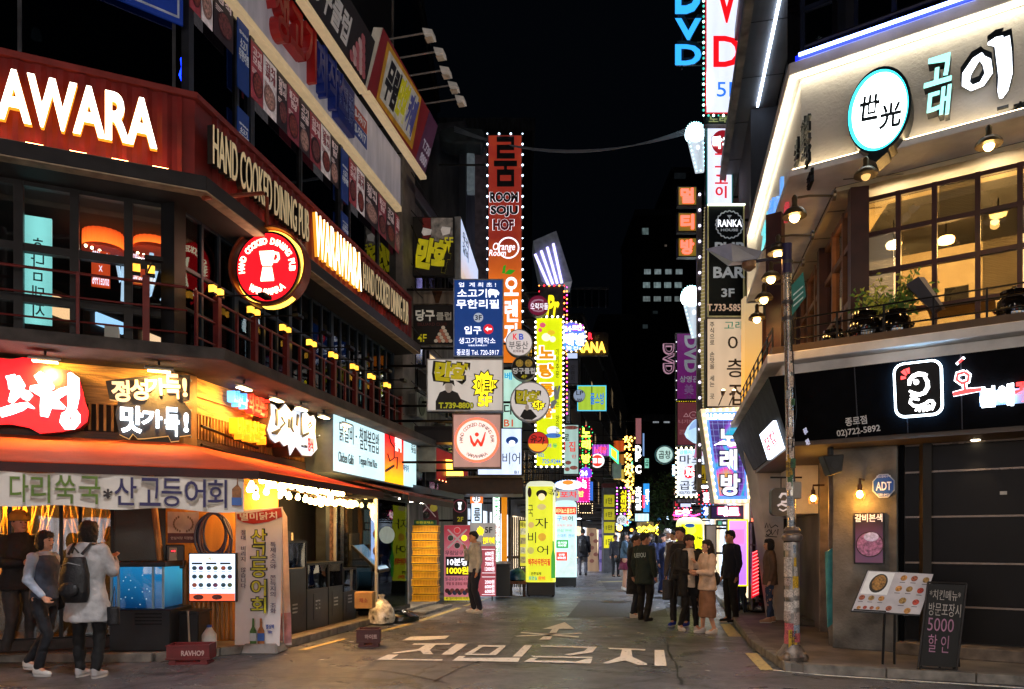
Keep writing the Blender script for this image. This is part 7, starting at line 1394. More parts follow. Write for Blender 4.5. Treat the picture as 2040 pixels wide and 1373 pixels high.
bothR('balcony_slab',WPL,RB,-1.0,.42,3.86,3.975,bevel=.01);bothR('balcony_beam',WPL,RB,-1.0,.22,3.70,3.855,bevel=.01)
def railR(fr,u0,u1,label,n):
 t=thing('balcony_railing',label,'railing',fr.p((u0+u1)/2,.3,3.98))
 for z in(4.02,4.16,4.30,4.42):MB(fr).cyl((u0,.3,z),(u1,.3,z),.011,n=6).mk('rail',IRON,t)
 for i in range(n+1):u=u0+(u1-u0)*i/n;MB(fr).box(u-.012,u+.012,.288,.312,3.976,4.43).mk('post',IRON,t)
railR(RF,.02,3.2,'low black iron railing along the front balcony with jars',6);railR(RS,-4.6,-.1,'low black iron railing along the street side balcony',8)
t=thing('lantern','small square lit lantern at the corner of the iron railing','lantern',RS.p(-.3,.15,3.98));MB(RS).box(-.36,-.26,.1,.2,3.985,4.1).mk('glass_box',emi('ffc070',5),t);MB(RS).box(-.38,-.24,.08,.22,4.105,4.13).mk('cap',IRON,t)
ONG=mat('120e0c',.12,var=.3,bump=0,spec=.8,coat=.6)
def jar(u,w,r,h,label,fr=RF):
 t=thing('earthen_jar',label,'jar',fr.p(u,w,3.98),'black glazed jars on the balcony');MB(fr).lathe((u,w,3.978),[(r*.62,0),(r*.85,h*.2),(r,h*.5),(r*.92,h*.75),(r*.68,h*.9),(r*.74,h*.93)],24).mk('body',ONG,t,smooth=True);MB(fr).lathe((u,w,3.978+h*.932),[(r*.8,0),(r*.78,.03),(r*.3,.055),(r*.1,.09)],24).mk('lid',ONG,t,smooth=True)
 for s_ in(-1,1):MB(fr).tube([(u+s_*r*.95,w,3.978+h*.62),(u+s_*r*1.1,w,3.978+h*.56),(u+s_*r*1.0,w,3.978+h*.48)],.015,6).mk('handle',ONG,t)
ju=lambda x:RF.pix(x,HY,.0)[0]
jar(ju(1722),.0,.20,.46,'tall black glazed jar left of the leafy plant');jar(ju(1783),.0,.19,.42,'black glazed jar under the leafy plant');jar(ju(1660),.02,.15,.28,'small black jar at the corner of the balcony');jar(ju(2020),.0,.18,.44,'black jar at the right edge behind the railing')
t=thing('potted_plant','yellow-green leafy plant rising between the black jars','plant',RF.p(ju(1775),-.15,4.2));q_=random.Random(4);cu=ju(1778)
LFM=mat('b8c040',.5,var=.5,scale=20,bump=0);LF2=mat('5c8a2c',.5,var=.5,scale=20,bump=0);bl2=[MB(RF),MB(RF)];st=MB(RF)
for k in range(34):
 a=q_.uniform(-1.1,1.1);l=q_.uniform(.32,.72);b0=(cu,-.15+q_.uniform(-.05,.05),4.30);tip=(cu+math.sin(a)*l*.85-.02,b0[1]+q_.uniform(-.2,.2),4.30+math.cos(a)*l*.95);mid=tuple((x+y)/2+(.03 if i==2 else 0)for i,(x,y)in enumerate(zip(b0,tip)));st.tube([b0,mid,tip],.005,4)
 for j in range(16):
  s_=q_.uniform(.35,1.05);p=[b0[i]+(tip[i]-b0[i])*s_+q_.gauss(0,.03)for i in range(3)];r=q_.uniform(.022,.044);an=q_.uniform(0,6.3);dx,dy,dz=math.cos(an)*r,q_.uniform(-1,1)*r,math.sin(an)*r
  bl2[k%2 if a<.3 else 1].add([tuple(p),(p[0]+dx-dz*.4,p[1]+dy,p[2]+dz+dx*.4),(p[0]+2*dx,p[1]+dy*1.4,p[2]+2*dz),(p[0]+dx+dz*.4,p[1]+dy*.6,p[2]+dz-dx*.4)],[(0,1,2,3)])
st.mk('stems',mat('4a5a24',.6),t,kind='stuff');bl2[0].mk('leaves',LFM,t,kind='stuff');bl2[1].mk('leaves',LF2,t,kind='stuff');MB(RF).lathe((cu,-.15,4.1),[(.1,0),(.13,.2)],14).mk('pot',ONG,t)
t=thing('tilted_board','dark blue-grey board leaning on the railing beside the plant','board',RF.p(ju(1835),.1,4));p0=[RF.pix(1805,568,.1),RF.pix(1830,552,.1),RF.pix(1875,612,.1),RF.pix(1858,622,.1)];MB(RF).prism(p0,-.02,.12).mk('board',mat('20222e',.5),t);MB(RF).prism([RF.pix(1830,552,.1),RF.pix(1842,553,.1),RF.pix(1882,612,.1),RF.pix(1875,612,.1)],-.02,.11).mk('edge_strip',mat('a89c88',.5),t)
MB(RF).box(-.4,4.6,-1.2,-1.1,7.9,11).mk('dark_wall',mat('0a0b12',.3,var=.4),RB);MB(RS).box(-5.2,0,-.7,-.6,7.87,11.2).mk('dark_wall',mat('101218',.4,var=.4),RB)
u3=[RF.pix(x,HY,-.5)[0]for x in(1600,1705,1782,1880,1990,2090)]
glazing(RB,RF,u3,[7.95,8.9,9.6],-.5,mat('1c2436',.4,.4),glass('303848',.16),bar=.03,dep=.05)
MB(RF).tube([(.1,.0,8.08),(4,.0,8.15)],.03).mk('handrail',IRON,RB)
for i,x in enumerate((1632,1695)):  # lamp reflections in the glass, built as glowing bulbs behind it
 u,z=RF.pix(x,80,-.75);t=thing('reflected_lamp',['caged bulb lamp glowing behind the dark upper glass, nearer the corner','caged bulb lamp glowing behind the dark upper glass, further from the corner'][i],'lamp',RF.p(u,-.75,z));MB(RF).sph((u,-.75,z),.04,9,7).mk('bulb',emi('ffd890',14),t);MB(RF).lathe((u,-.75,z+.05),[(.07,0),(.05,.08),(.03,.1)],12).mk('cap',IRON,t);MB(RF).tube([(u,-.75,z+.13),(u+.1,-.8,z+.2),(u+.15,-1.1,z+.1)],.012).mk('arm',IRON,t)
 b=MB(RF)
 for k in range(8):a=2*math.pi*k/8;b.tube([(u+.07*math.cos(a),-.75+.07*math.sin(a),z+.05),(u+.08*math.cos(a),-.75+.08*math.sin(a),z-.03),(u+.03*math.cos(a),-.75+.03*math.sin(a),z-.09)],.003,4)
 b.mk('cage',IRON,t)
EV=thing('eave','long grey underside of a roof eave with a thin white LED line','roof',RS.p(-4,0,10.5));MB(RS).box(-9.95,-1.0,-.5,.42,10.5,10.8).mk('eave_slab',mat('56585c',.6,var=.3,scale=1.2),EV,bevel=.02)
MB(RS).box(-9.9,-1.0,.30,.44,10.36,10.498).mk('eave_lip',mat('6a6866',.7,var=.5,scale=3),EV);MB(RS).box(-5.6,-1.0,-.14,-.10,10.46,10.49).mk('led_line',emi('d8e8ff',7),EV)
for u in(-3,-4.6,-6.2,-7.8,-9.2):MB(RS).box(u-.006,u+.006,-.48,.28,10.492,10.4985).mk('joint',IRON,EV)
MB(RS).box(-5.4,0,-.6,-.5,7.88,10.45).mk('side_cladding',mat('15181f',.35,.4),EV)
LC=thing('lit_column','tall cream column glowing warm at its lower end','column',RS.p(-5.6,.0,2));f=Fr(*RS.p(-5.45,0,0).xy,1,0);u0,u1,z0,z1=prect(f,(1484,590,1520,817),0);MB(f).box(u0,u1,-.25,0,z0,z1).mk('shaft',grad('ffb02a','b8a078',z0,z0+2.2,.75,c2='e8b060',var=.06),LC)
MB(f).add([(u0,0,z1+.002),(u1,0,z1+.002),(u1-.1,0,z1+.7),(u0+.05,0,z1+.9)],[(0,1,2,3)]).mk('tapered_head',mat('8a8a5a',.5),LC)
f=Fr(*RS.p(-4.8,-.3,0).xy,1,0);t=thing('timber_panel','orange-brown timber panel beside the glowing column','panel',RS.p(-4.8,-.5,4));u0,u1,z0,z1=prect(f,(1520,634,1562,780),0);MB(f).box(u0,u1,-.06,0,z0,z1).mk('board',mat('7a3c18',.5,var=.5,kind='wood',es=.05),t)
BRZ=mat('6a5a42',.35,.7,var=.2)
def goose(fr,u,z,label,w=.36,wall=-.05,r=.125,e=20,on=True):
 t=thing('gooseneck_lamp',label,'lamp',fr.p(u,w,z),'bell lamps under the sign band')
 MB(fr).lathe((u,w,z),[(r,0),(r*.97,.03),(r*.7,.075),(r*.3,.1),(r*.22,.14),(r*.25,.2),(r*.12,.23)],20).mk('shade',BRZ,t,smooth=True)
 MB(fr).sph((u,w,z+.0),.055,10,8,sz=1.1).mk('bulb',emi('ffce78',16 if on else.8),t,smooth=True)
 MB(fr).tube([(u,w,z+.2),(u,w*.6,z+.21),(u,wall+.03,z+.19)],.012,6).mk('arm',BRZ,t);MB(fr).cyl((u,wall,z+.19),(u,wall+.03,z+.19),.055,n=14).mk('wall_plate',BRZ,t)
 if on and e:
  o=spot(fr.p(u,w,z-.06),fr.p(u,w-.1,0),e,'ffb860',150,1);o.parent=t;o.location-=ORG[t.name]
u,z=RF.pix(1725,350,.36);goose(RF,u,z,'dim bell lamp right under the round sign',r=.14,on=False)
u,z=RF.pix(1970,290,.36);goose(RF,u,z,'bell lamp lit under the big white letter stroke at the right',r=.14)
for i,(x,y)in enumerate([(1583,432),(1550,505),(1536,556),(1522,597),(1508,636)]):u,z=RS.pix(x,y,.36);goose(RS,u,z,'lit bell lamp on the street side, %s from the corner'%['first','second','third','fourth','fifth'][i],e=26)
t=thing('round_sign','big round white sign with black brush characters and a turquoise ring','sign',RF.p(.9,.3,7));cu,cz=RF.pix(1750,222,.3);r=abs(RF.pix(1688,HY,.3)[0]-RF.pix(1812,HY,.3)[0])/2;rz=.50
cz=RF.pix(1750,218,.3)[1];BLM=mat('0c1418',.35);P_=[(cu+r*1.03*math.cos(i*math.pi/20),cz+rz*1.05*math.sin(i*math.pi/20))for i in range(40)];P_[29:32]=[(cu-.14,cz-rz*1.08),(cu-.03,cz-rz*1.25),(cu+.10,cz-rz*1.08)]
MB(RF).prism(P_,.0,.27).mk('casing',BLM,t);MB(RF).prism(P_,.271,.28).mk('halo_plate',BLM,t);MB(RF).disc(cu-.01,cz,r*.97,rz*.97,.281,.29,44).mk('ring_face',emi('38d0e0',1.6),t);MB(RF).disc(cu+.005,cz-.01,r*.88,rz*.90,.291,.30,44).mk('face',emi('f4fdff',3.2),t)
DKT=mat('0e1c22',.5)
ptext('世',RF,(1712,190,1752,240),.302,DKT,t,bold=.045,rot=R(-6),d=.012,res=4);ptext('光',RF,(1752,205,1796,255),.302,DKT,t,bold=.045,rot=R(-4),d=.012,res=4)
TQ=emi('a0f4e8',1.3);HW=emi('eef4ff',1.8);TQs=emi('3ad0c0',1.0)
def blk(s_,r_,face,side,lab,**k):
 u0,u1,z0,z1=prect(RF,r_,.2);t=thing('block_letter',lab,'sign',RF.p((u0+u1)/2,0,z0));e=.012;text(s_,RF,u0,u1,z0,z1,.04,BLM,t,d=.15,bold=k.get('b',.05)+.02,name='letter_sides',res=4,shear=.1);text(s_,RF,u0,u1,z0,z1,.192,face,t,d=.012,bold=k.get('b',.05),name='letter_face',res=4,shear=.1);return t
blk('고',(1840,112,1896,168),TQ,None,'turquoise-white block letter, upper one beside the round sign');blk('대',(1846,174,1896,232),TQ,None,'turquoise-white block letter, lower one beside the round sign')
t=thing('block_letter','huge white brush letter at the right end of the cream sign band','sign',RF.p(3,0,7))
iw=.19;ring_pts=[(1958,108),(1944,120),(1926,148),(1924,168),(1936,176),(1956,168),(1970,146),(1966,124),(1950,112)]
for w_,m,wd,dd,nm_ in((.04,BLM,1.0,.145,'letter_sides'),(iw,HW,.78,.015,'letter_face')):
 strokes(RF,[(ring_pts,[x*wd for x in(.05,.1,.12,.1,.08,.08,.1,.11,.05)]),([(1968,88),(1982,84),(1994,84)],[x*wd for x in(.03,.12,.16)]),([(1996,78),(2000,110),(2003,150),(1998,182),(1994,196)],[x*wd for x in(.19,.19,.17,.13,.04)])],w_,m,t,name=nm_,d=dd)
t=thing('small_letters','small black raised letters on the right end of the cream band','sign',RF.p(3.2,0,6.8));ptext('二',RF,(1984,214,2012,238),.0,BLM,t,bold=.04,d=.04);ptext('층',RF,(2016,205,2050,235),.0,BLM,t,bold=.04,d=.04)
t=thing('small_letters','dark raised calligraphy in columns on the street side of the cream band','sign',RS.p(-1,0,7));
for s_,r_ in(('우\n리\n고\n유\n의',(1608,232,1617,330)),('전\n통\n음\n식',(1600,240,1608,320)),('세\n광',(1586,282,1594,330)),('전\n집',(1612,345,1622,372))):ptext(s_,RS,r_,-.045,BLM,t,bold=.0,d=.035)
t=thing('side_letters','pale blue glowing brush letters on the far part of the street side band','sign',RS.p(-4,0,7))
for s_,r_,m in(('이',(1545,378,1562,470),emi('5a98e8',.8)),('층',(1534,400,1546,480),emi('5a98e8',.8)),('집',(1522,440,1534,520),emi('6ad0d8',.9)),('世',(1568,405,1573,440),emi('c04048',.6))):ptext(s_,RS,r_,.0,m,t,bold=.0,d=.05)
bothR('black_fascia',BLKPAN,RB,-1.3,.40,2.86,3.69,tz=.12);bothR('fascia_soffit',mat('4a4038',.6,var=.2),RB,-1.3,.10,2.80,2.858)
kF=(.40-.12)/(3.69-2.86);wF=lambda z:.12+kF*(z-2.86)
for x in(1705,1805,1915):
 u=RF.pix(x,HY,.3)[0];MB(RF).add([(u-.006,wF(2.86)+.001,2.86),(u+.006,wF(2.86)+.001,2.86),(u+.006,wF(3.69)+.001,3.69),(u-.006,wF(3.69)+.001,3.69),(u-.006,wF(2.86)+.004,2.86),(u+.006,wF(2.86)+.004,2.86),(u+.006,wF(3.69)+.004,3.69),(u-.006,wF(3.69)+.004,3.69)],[(0,1,2,3),(4,7,6,5),(0,3,7,4),(1,5,6,2)]).mk('panel_joint',mat('2a2c34',.4),RB)
class Lean(Fr):
 """the leaning face of the black fascia"""
 def p(s,u,w,z):return Fr.p(s,u,w+wF(z),z)
 def pix(s,px,py=HY,w=0):
  z=3.3
  for _ in range(8):u,z=Fr.pix(s,px,py,w+wF(z))
  return u,z
LN=Lean(CR[0],CR[1],1.48,-1);LNS=Lean(CR[0],CR[1],-SD[0],-SD[1])
def lrect(fr,r_):x0,y0,x1,y1=r_;xm=(x0+x1)/2;ym=(y0+y1)/2;return fr.pix(x0,ym)[0],fr.pix(x1,ym)[0],fr.pix(xm,y1)[1],fr.pix(xm,y0)[1]
t=thing('emblem_sign','black rounded emblem with a white chicken head outline and glowing edge','sign',LN.p(1.3,0,3));u0,u1,z0,z1=lrect(LN,(1782,722,1880,832));cu,cz=(u0+u1)/2,(z0+z1)/2;hw,hh=(u1-u0)/2,(z1-z0)/2
def rrect(hw,hh,r,sk=0):o=[];[o.append((cu+sx*(hw-r)+r*math.cos(a)+0,cz+sz*(hh-r)+r*math.sin(a)))for sx,sz,a0 in((1,1,0),(-1,1,90),(-1,-1,180),(1,-1,270))for a in[R(a0+k*18)for k in range(6)]];return o
MB(LN).prism(rrect(hw*.96,hh*.96,.1),.02,.045).mk('back_light',emi('7ac8ff',10),t);MB(LN).prism(rrect(hw,hh,.11),.05,.075).mk('rim_light',emi('dff2ff',3.5),t);MB(LN).prism(rrect(hw*.9,hh*.92,.09),.076,.09).mk('plate',mat('050608',.4),t)
EW=emi('ffffff',2.8);q5=lambda x,y:(1560+x/2.746,400+y/2.746);Q5=lambda*p:[q5(*a)for a in p]
strokes(LN,[(Q5((690,1010),(692,985),(712,960),(740,948),(770,950),(790,955)),[.03,.045,.045,.045,.04,.02]),(Q5((770,955),(790,990),(792,1020),(775,1050),(745,1062),(715,1055),(690,1040)),[.03,.04,.045,.045,.04,.04,.02]),(Q5((700,1062),(715,1080),(745,1090)),[.03,.04,.02]),(Q5((700,1085),(695,1105),(715,1122),(745,1125),(780,1110),(800,1095),(815,1095),(825,1110),(815,1145)),[.03,.03,.035,.035,.03,.03,.03,.04,.02]),(Q5((735,1130),(725,1152)),.022),(Q5((752,1130),(745,1155)),.022),(Q5((768,1128),(768,1155)),.022),(Q5((784,1124),(788,1152)),.022),(Q5((798,1118),(804,1145)),.022)],.092,EW,t,name='emblem',d=.01)
u,z=LN.pix(*q5(733,1000));MB(LN).disc(u,z,.03,.03,.092,.102,14).mk('eye',EW,t);strokes(LN,[(Q5((675,955),(655,930)),[.02,.05]),(Q5((688,945),(680,918)),[.02,.045]),(Q5((672,968),(645,970)),[.02,.04])],.092,emi('ff4a4a',1.6),t,name='comb',d=.01)
RLT=emi('ff3a3a',1.8);WLT=emi('e8f4ff',3.2)
t=thing('glow_letters','red letter and small white letters with a blue glow beside the chicken emblem','sign',LN.p(2.2,0,3));
for w_,mo,d_,sc in((.02,WLT,.03,1.0),(.055,RLT,.02,.86)):
 strokes(LN,[([(1912,718),(1915,721)],[.07*sc+.03*(sc==1),.07*sc+.03*(sc==1)]),([(1922,742),(1908,746),(1906,757),(1916,764),(1928,760),(1930,748),(1922,742)],.035*sc+.02*(sc==1)),([(1921,764),(1923,778)],.03*sc+.02*(sc==1)),([(1899,786),(1925,780),(1955,776)],[.05*sc,.06*sc,.04*sc])],w_,mo,t,d=d_)
text('븐에',LN,*lrect(LN,(1952,768,2020,812)),.03,WLT,t,d=.03,bold=.09);text('꾸다',LN,*lrect(LN,(2022,758,2090,800)),.03,RLT,t,d=.03,bold=.09)
MB(LN).box(*lrect(LN,(1952,768,2080,812))[:2],.004,.012,*lrect(LN,(1952,775,2080,805))[2:]).mk('back_light',emi('9ac8ff',.35),t)
t=thing('flat_lettering','plain white branch name and phone number low on the black fascia','lettering',LN.p(.6,0,2.95));GRT=mat('c0bcb8',.5,es=.10);text('종로점',LN,*lrect(LN,(1684,830,1727,847)),.003,GRT,t,bold=.03,rot=R(3));text('02)722-5892',LN,*lrect(LN,(1667,852,1754,868)),.003,GRT,t,bold=.02,rot=R(3.5))
t=thing('neon_panel_sign','slanted white neon panel with red letters on the street side of the black fascia','sign',LNS.p(-2,0,3));P_=[LNS.pix(*p)for p in((1520,866),(1548,838),(1565,893),(1536,916))];MB(LNS).prism(P_,.01,.05).mk('panel',emi('dceaff',2.2),t);u0,u1,z0,z1=lrect(LNS,(1528,862,1558,896));text('치킨\n호프',LNS,u0,u1,z0,z1,.055,emi('ff3a4a',1.0),t,bold=.05)
t=thing('flat_lettering','two tiny white characters on the street side of the black fascia near the corner','lettering',LNS.p(-.3,0,3));text('종로',LNS,*lrect(LNS,(1602,852,1610,866)),.004,mat('c0c8e8',.5,es=.4),t,bold=.04);text('치킨',LNS,*lrect(LNS,(1606,874,1614,888)),.004,mat('c0c8e8',.5,es=.4),t,bold=.04)
wg=-.62;gx=lambda x:RF.pix(x,HY,wg)[0]
MB(RF).box(gx(1662),gx(1790),wg-.4,wg+.12,.1,2.8).mk('stone_pier',CONC,RB,bevel=.01);MB(RF).box(gx(1792),4.6,wg-.5,wg-.02,.26,2.8).mk('backing',BLKP,RB)
src=[]
zs=[.26,.72,1.27,1.86,2.44,2.79]
x0_,x1_=gx(1793),4.6
MB(RF).box(x0_,x0_+.05,wg-.02,wg+.06,.1,2.8).mk('frame_post',BLKPAN,RB)
for a,c in zip(zs[:-1],zs[1:]):
 MB(RF).box(x0_+.06,x1_,wg-.015,wg,a+.012,c-.012).mk('shutter_panel',mat('0a090a',.42,var=.25,scale=.7,bump=.04,spec=.15),RB);MB(RF).box(x0_+.06,x1_,wg-.01,wg+.018,c-.011,c+.011).mk('panel_trim',mat('6a6058',.3,.7),RB)
MB(RF).box(gx(1790),x1_,wg-.5,wg+.3,.1,.25).mk('doorstep',mat('6a5f54',.8,var=.4,scale=5),RB,bevel=.01)
t=thing('soffit_light','recessed soffit downlight over the black shutter','lamp',RF.p(gx(1935),-.35,2.8));MB(RF).lathe((gx(1945),-.45,2.785),[(.05,0),(.05,.012)],16).mk('lens',emi('ffe8c0',12),t);MB(RF).lathe((gx(1945),-.45,2.780),[(.065,.012),(.065,.02)],16).mk('ring',STEEL,t);o=spot(RF.p(gx(1945),-.47,2.77),RF.p(gx(1945),-.60,1.6),16,'ffe0b0',60,.6,.03);o.parent=t;o.location-=ORG[t.name]
t=thing('alarm_sticker','small white sticker on the black shutter','sticker',RF.p(gx(1998),wg,2.2));MB(RF).box(gx(1992),gx(2006),wg+.001,wg+.004,2.12,2.16).mk('sticker',mat('a8a8a8',.5),t)
def cage_lamp(fr,u,w,z,label,e):
 t=thing('cage_lamp',label,'lamp',fr.p(u,w,z));MB(fr).sph((u,w,z),.042,9,7,1.2).mk('bulb',emi('ffc860',24),t);MB(fr).cyl((u,w,z+.05),(u,w,z+.13),.03).mk('socket',mat('5a3a24',.4,.5),t);MB(fr).tube([(u,w,z+.13),(u,w,z+.2),(u+.02,w-.16,z+.2)],.016,6).mk('pipe_arm',mat('4a3428',.5,.4),t);b=MB(fr)
 for k in range(8):a=2*math.pi*k/8;b.tube([(u+.04*math.cos(a),w+.04*math.sin(a),z+.06),(u+.075*math.cos(a),w+.075*math.sin(a),z-.01),(u+.05*math.cos(a),w+.05*math.sin(a),z-.08)],.004,4)
 b.mk('cage',mat('6a4a28',.5,.4),t);pl=bpy.data.lights.new('lamp_light','POINT');pl.energy=e;pl.color=hx('ffa63c')[:3];pl.shadow_soft_size=.04;o=bpy.data.objects.new('lamp_light',pl);COL.objects.link(o);o.parent=t;o.location=fr.p(u,w+.01,z-.1)-ORG[t.name]
cage_lamp(RF,*(lambda p:(p[0],wg+.30,p[1]))(RF.pix(1713,985,wg+.3)),'caged bulb lamp glowing on the stone pier beside the octagonal plate',12)
t=thing('wall_plate_sign','octagonal blue security plate with white letters on the stone pier','sign',RF.p(gx(1760),wg+.13,2.2));u,z=RF.pix(1760,968,wg+.14);P_=lambda r:[(u+r*.92*math.cos(R(22.5+45*i)),z+r*1.08*math.sin(R(22.5+45*i)))for i in range(8)]
MB(RF).prism(P_(.155),wg+.122,wg+.14).mk('plate',mat('b8c4d8',.4),t);MB(RF).prism(P_(.14),wg+.141,wg+.146).mk('blue_field',mat('1c4c9c',.4,es=.12),t);ptext('ADT',RF,(1745,960,1776,977),wg+.15,mat('dce4f0',.5,es=.2),t,bold=.03);ptext('캡스경비구역',RF,(1746,947,1774,952),wg+.15,mat('c8d4e8',.5,es=.1),t);ptext('1588-6400',RF,(1748,983,1772,988),wg+.15,mat('c8d4e8',.5,es=.1),t)
for z_ in(.105,-.105):pass
t=thing('framed_poster','framed purple meat dish poster with white brush heading on the stone pier','poster',RF.p(gx(1732),wg+.14,1.5));u0,u1,z0,z1=prect(RF,(1701,1022,1762,1124),wg+.15);MB(RF).box(u0,u1,wg+.122,wg+.15,z0,z1).mk('frame',BLKP,t);MB(RF).box(u0+.02,u1-.02,wg+.151,wg+.156,z0+.02,z1-.02).mk('print',grad('6a4a68','1c141c',z0+.1,z1-.1,.22,c2='5a3a60',var=.15),t)
ptext('갈비본색',RF,(1703,1024,1758,1040),wg+.158,mat('d8d4d8',.5,es=.45),t,bold=.04);cu,cz=(u0+u1)/2,z0+.26
MB(RF).disc(cu+.01,cz,.17,.17,wg+.157,wg+.161,26).mk('bowl_print',mat('3a2028',.4,es=.12),t);MB(RF).disc(cu+.01,cz,.155,.155,wg+.1615,wg+.164,26).mk('food_print',mat('8a5a78',.5,es=.3,var=.95,scale=28,bump=0),t);MB(RF).disc(cu+.03,cz+.1,.09,.06,wg+.165,wg+.168,18).mk('rice_print',mat('a8a0b8',.5,es=.4,var=.4,scale=30),t)
MB(RS).box(-5.3,-2.3,-1.2,-.75,0,2.8).mk('side_wall',mat('726b66',.75,var=.3,scale=1.4),RB)
MB(RS).box(-5.3,-2.6,-.74,-.35,2.0,2.8).mk('upper_return',WPL,RB)
f=Fr(*RS.p(-4.0,-.35,0).xy,1,-.0);t=thing('buttress_wall','off-white slanting plaster wall with black graffiti tags','wall',RS.p(-4,-.3,0))
MB(f).prism([f.pix(1497,862),f.pix(1560,862),f.pix(1562,1235),f.pix(1548,1235),f.pix(1526,1071)],-.6,0).mk('plaster',mat('c0bcb8',.8,var=.3,scale=1.2),t)
G_=mat('161216',.7);strokes(f,[([(1524,1052),(1527,1042),(1530,1052),(1533,1044),(1536,1052),(1545,1046),(1550,1050)],.018),([(1527,1060),(1532,1055),(1536,1062),(1530,1067),(1526,1064)],.02),([(1536,1055),(1538,1066),(1545,1056),(1549,1066),(1550,1054)],.018),([(1524,1068),(1548,1070)],.015)],.002,G_,t,name='graffiti',d=.003)
MB(RS).box(-2.3,.1,-1.6,-1.5,.1,2.8).mk('recess_back',mat('1c1714',.7,var=.4),RB);
for u in(-2.28,-1.55,-.75):MB(RS).box(u-.05,u+.05,-.95,-.7,.1,2.8).mk('door_post',mat('8a8078',.6,var=.3),RB)
MB(RF).box(gx(1648),gx(1661),wg-.25,wg-.1,.1,2.8).mk('door_post',mat('7a6e62',.6,var=.3),RB)
t=thing('window_film','turquoise film on the lower part of the narrow side window','window film',RF.p(gx(1655),-.9,.8));f=Fr(*RF.p(gx(1662),wg+.0,0).xy,1,.35);P_=[f.pix(1645,1100),f.pix(1674,1085),f.pix(1674,1230),f.pix(1650,1250)];MB(f).prism(P_,-.02,.0).mk('film',mat('4a9090',.5,es=.06,var=.3),t)
t=thing('loudspeaker','black loudspeaker hung at the top of the stone pier','speaker',RF.p(gx(1665),wg+.2,2.5));f=FP(9.9);P_=[f.pix(1640,908),f.pix(1682,905),f.pix(1678,940),f.pix(1655,948)];MB(f).prism(P_,-.18,0).mk('cabinet',mat('0a0a0b',.5),t,bevel=.01);u,z=f.pix(1664,926);MB(f).disc(u,z,.05,.05,.001,.008,18).mk('cone',mat('1c1c1e',.5),t);MB(f).box(u-.02,u+.02,-.2,-.1,z+.1,z+.25).mk('bracket',IRON,t)
cage_lamp(RS,*(lambda p:(p[0],-.5,p[1]))(RS.pix(1620,993,-.5)),'caged bulb lamp glowing in the doorway recess',10)
t=thing('projecting_sign','small black projecting sign with a white chicken outline behind the pole','sign',(3.6,11,2));f=FP(10.8);u0,u1,z0,z1=prect(f,(1537,972,1580,1028),0);cu,cz=(u0+u1)/2,(z0+z1)/2;MB(f).prism(rrect((u1-u0)/2,(z1-z0)/2,.07),-.1,0).mk('casing',mat('0a0a0c',.4),t);strokes(f,[([(1553,992),(1558,984),(1566,984),(1570,992),(1566,1000),(1556,1000)],.035),([(1549,1008),(1556,1004),(1566,1008),(1572,1004)],.03),([(1552,1014),(1560,1018),(1568,1014)],.02)],.004,mat('c8c4c8',.5,es=.4),t,name='emblem',d=.008);MB(f).box(u0,f.pix(1600)[0],-.06,-.04,z1+.14,z1+.165).mk('arm',IRON,t);MB(f).cyl((cu,-.05,z1),(cu,-.05,z1+.15),.008).mk('hanger',IRON,t)
PX,PY=gnd(1578,1332);PL=thing('street_lamp_pole','sticker-covered steel lamp pole with an ornate iron base','street lamp',(PX,PY,0));f=FP(PY);CHR=mat('a8a49c',.25,.9,var=.35,scale=4);ps=lambda y:f.pix(0,y)[1]
MB().lathe((PX,PY,0),[(.17,.1),(.19,.16),(.13,.24),(.10,.30)],20).mk('foot',mat('8a8078',.45,.6,var=.5,scale=10),PL,smooth=True)
for k in range(4):a=R(45+90*k);MB().sph((PX+.13*math.cos(a),PY+.13*math.sin(a),.15),.075,10,8,.9).mk('claw',mat('8a7a6c',.4,.6,var=.5,scale=12),PL,smooth=True)
MB().cyl((PX,PY,.28),(PX,PY,ps(1080)),.085,n=20).mk('lower_shaft',mat('8c8884',.35,.6,var=.4,scale=8),PL,smooth=True)
MB().lathe((PX,PY,ps(1078)),[(.105,0),(.125,.03),(.12,.07),(.085,.10),(.10,.13),(.075,.17)],20).mk('collar',mat('8a7f78',.4,.6),PL,smooth=True)
MB().cyl((PX-.005,PY,ps(1058)),(PX-.06,PY,ps(545)),.052,.047,n=18).mk('upper_shaft',CHR,PL,smooth=True);MB().cyl((PX-.06,PY,ps(545)),(PX-.065,PY,ps(487)),.062,n=18).mk('purple_sleeve',mat('241c48',.4),PL,smooth=True)
for y in(520,600,632):MB().cyl((PX-.058,PY,ps(y)),(PX-.058,PY,ps(y)-.04),.068,n=14).mk('clamp',mat('4a4a4e',.4,.6),PL)
MB(f).tube([(PX-.07,0,ps(512)),(f.pix(1530)[0],0,ps(517)),(f.pix(1505)[0],0,ps(521))],.02,8).mk('arm',mat('3a3440',.4,.6),PL)
a0=f.pix(1405,496);a1=f.pix(1508,515)
MB(f).add([(a0[0],.0,a0[1]),(f.pix(1450)[0],.14,ps(497)+.02),(f.pix(1512)[0],.12,ps(508)),(f.pix(1512)[0],-.14,ps(505)),(f.pix(1450)[0],-.16,ps(493)),(f.pix(1455)[0],.10,ps(528)),(f.pix(1505)[0],.09,ps(521)),(f.pix(1505)[0],-.1,ps(520)),(f.pix(1455)[0],-.1,ps(524))],[(0,1,4),(1,2,3,4),(0,5,1),(0,4,8),(0,8,5),(1,5,6,2),(4,3,7,8),(2,6,7,3),(5,8,7,6)]).mk('lamp_hood',mat('6a6c78',.35,.5,es=.03),PL);MB(f).lathe((f.pix(1492)[0],0,ps(540)),[(.03,0),(.08,.04),(.085,.1),(.06,.15)],16).mk('lamp_lens',mat('8a6a50',.3,.2),PL,smooth=True)
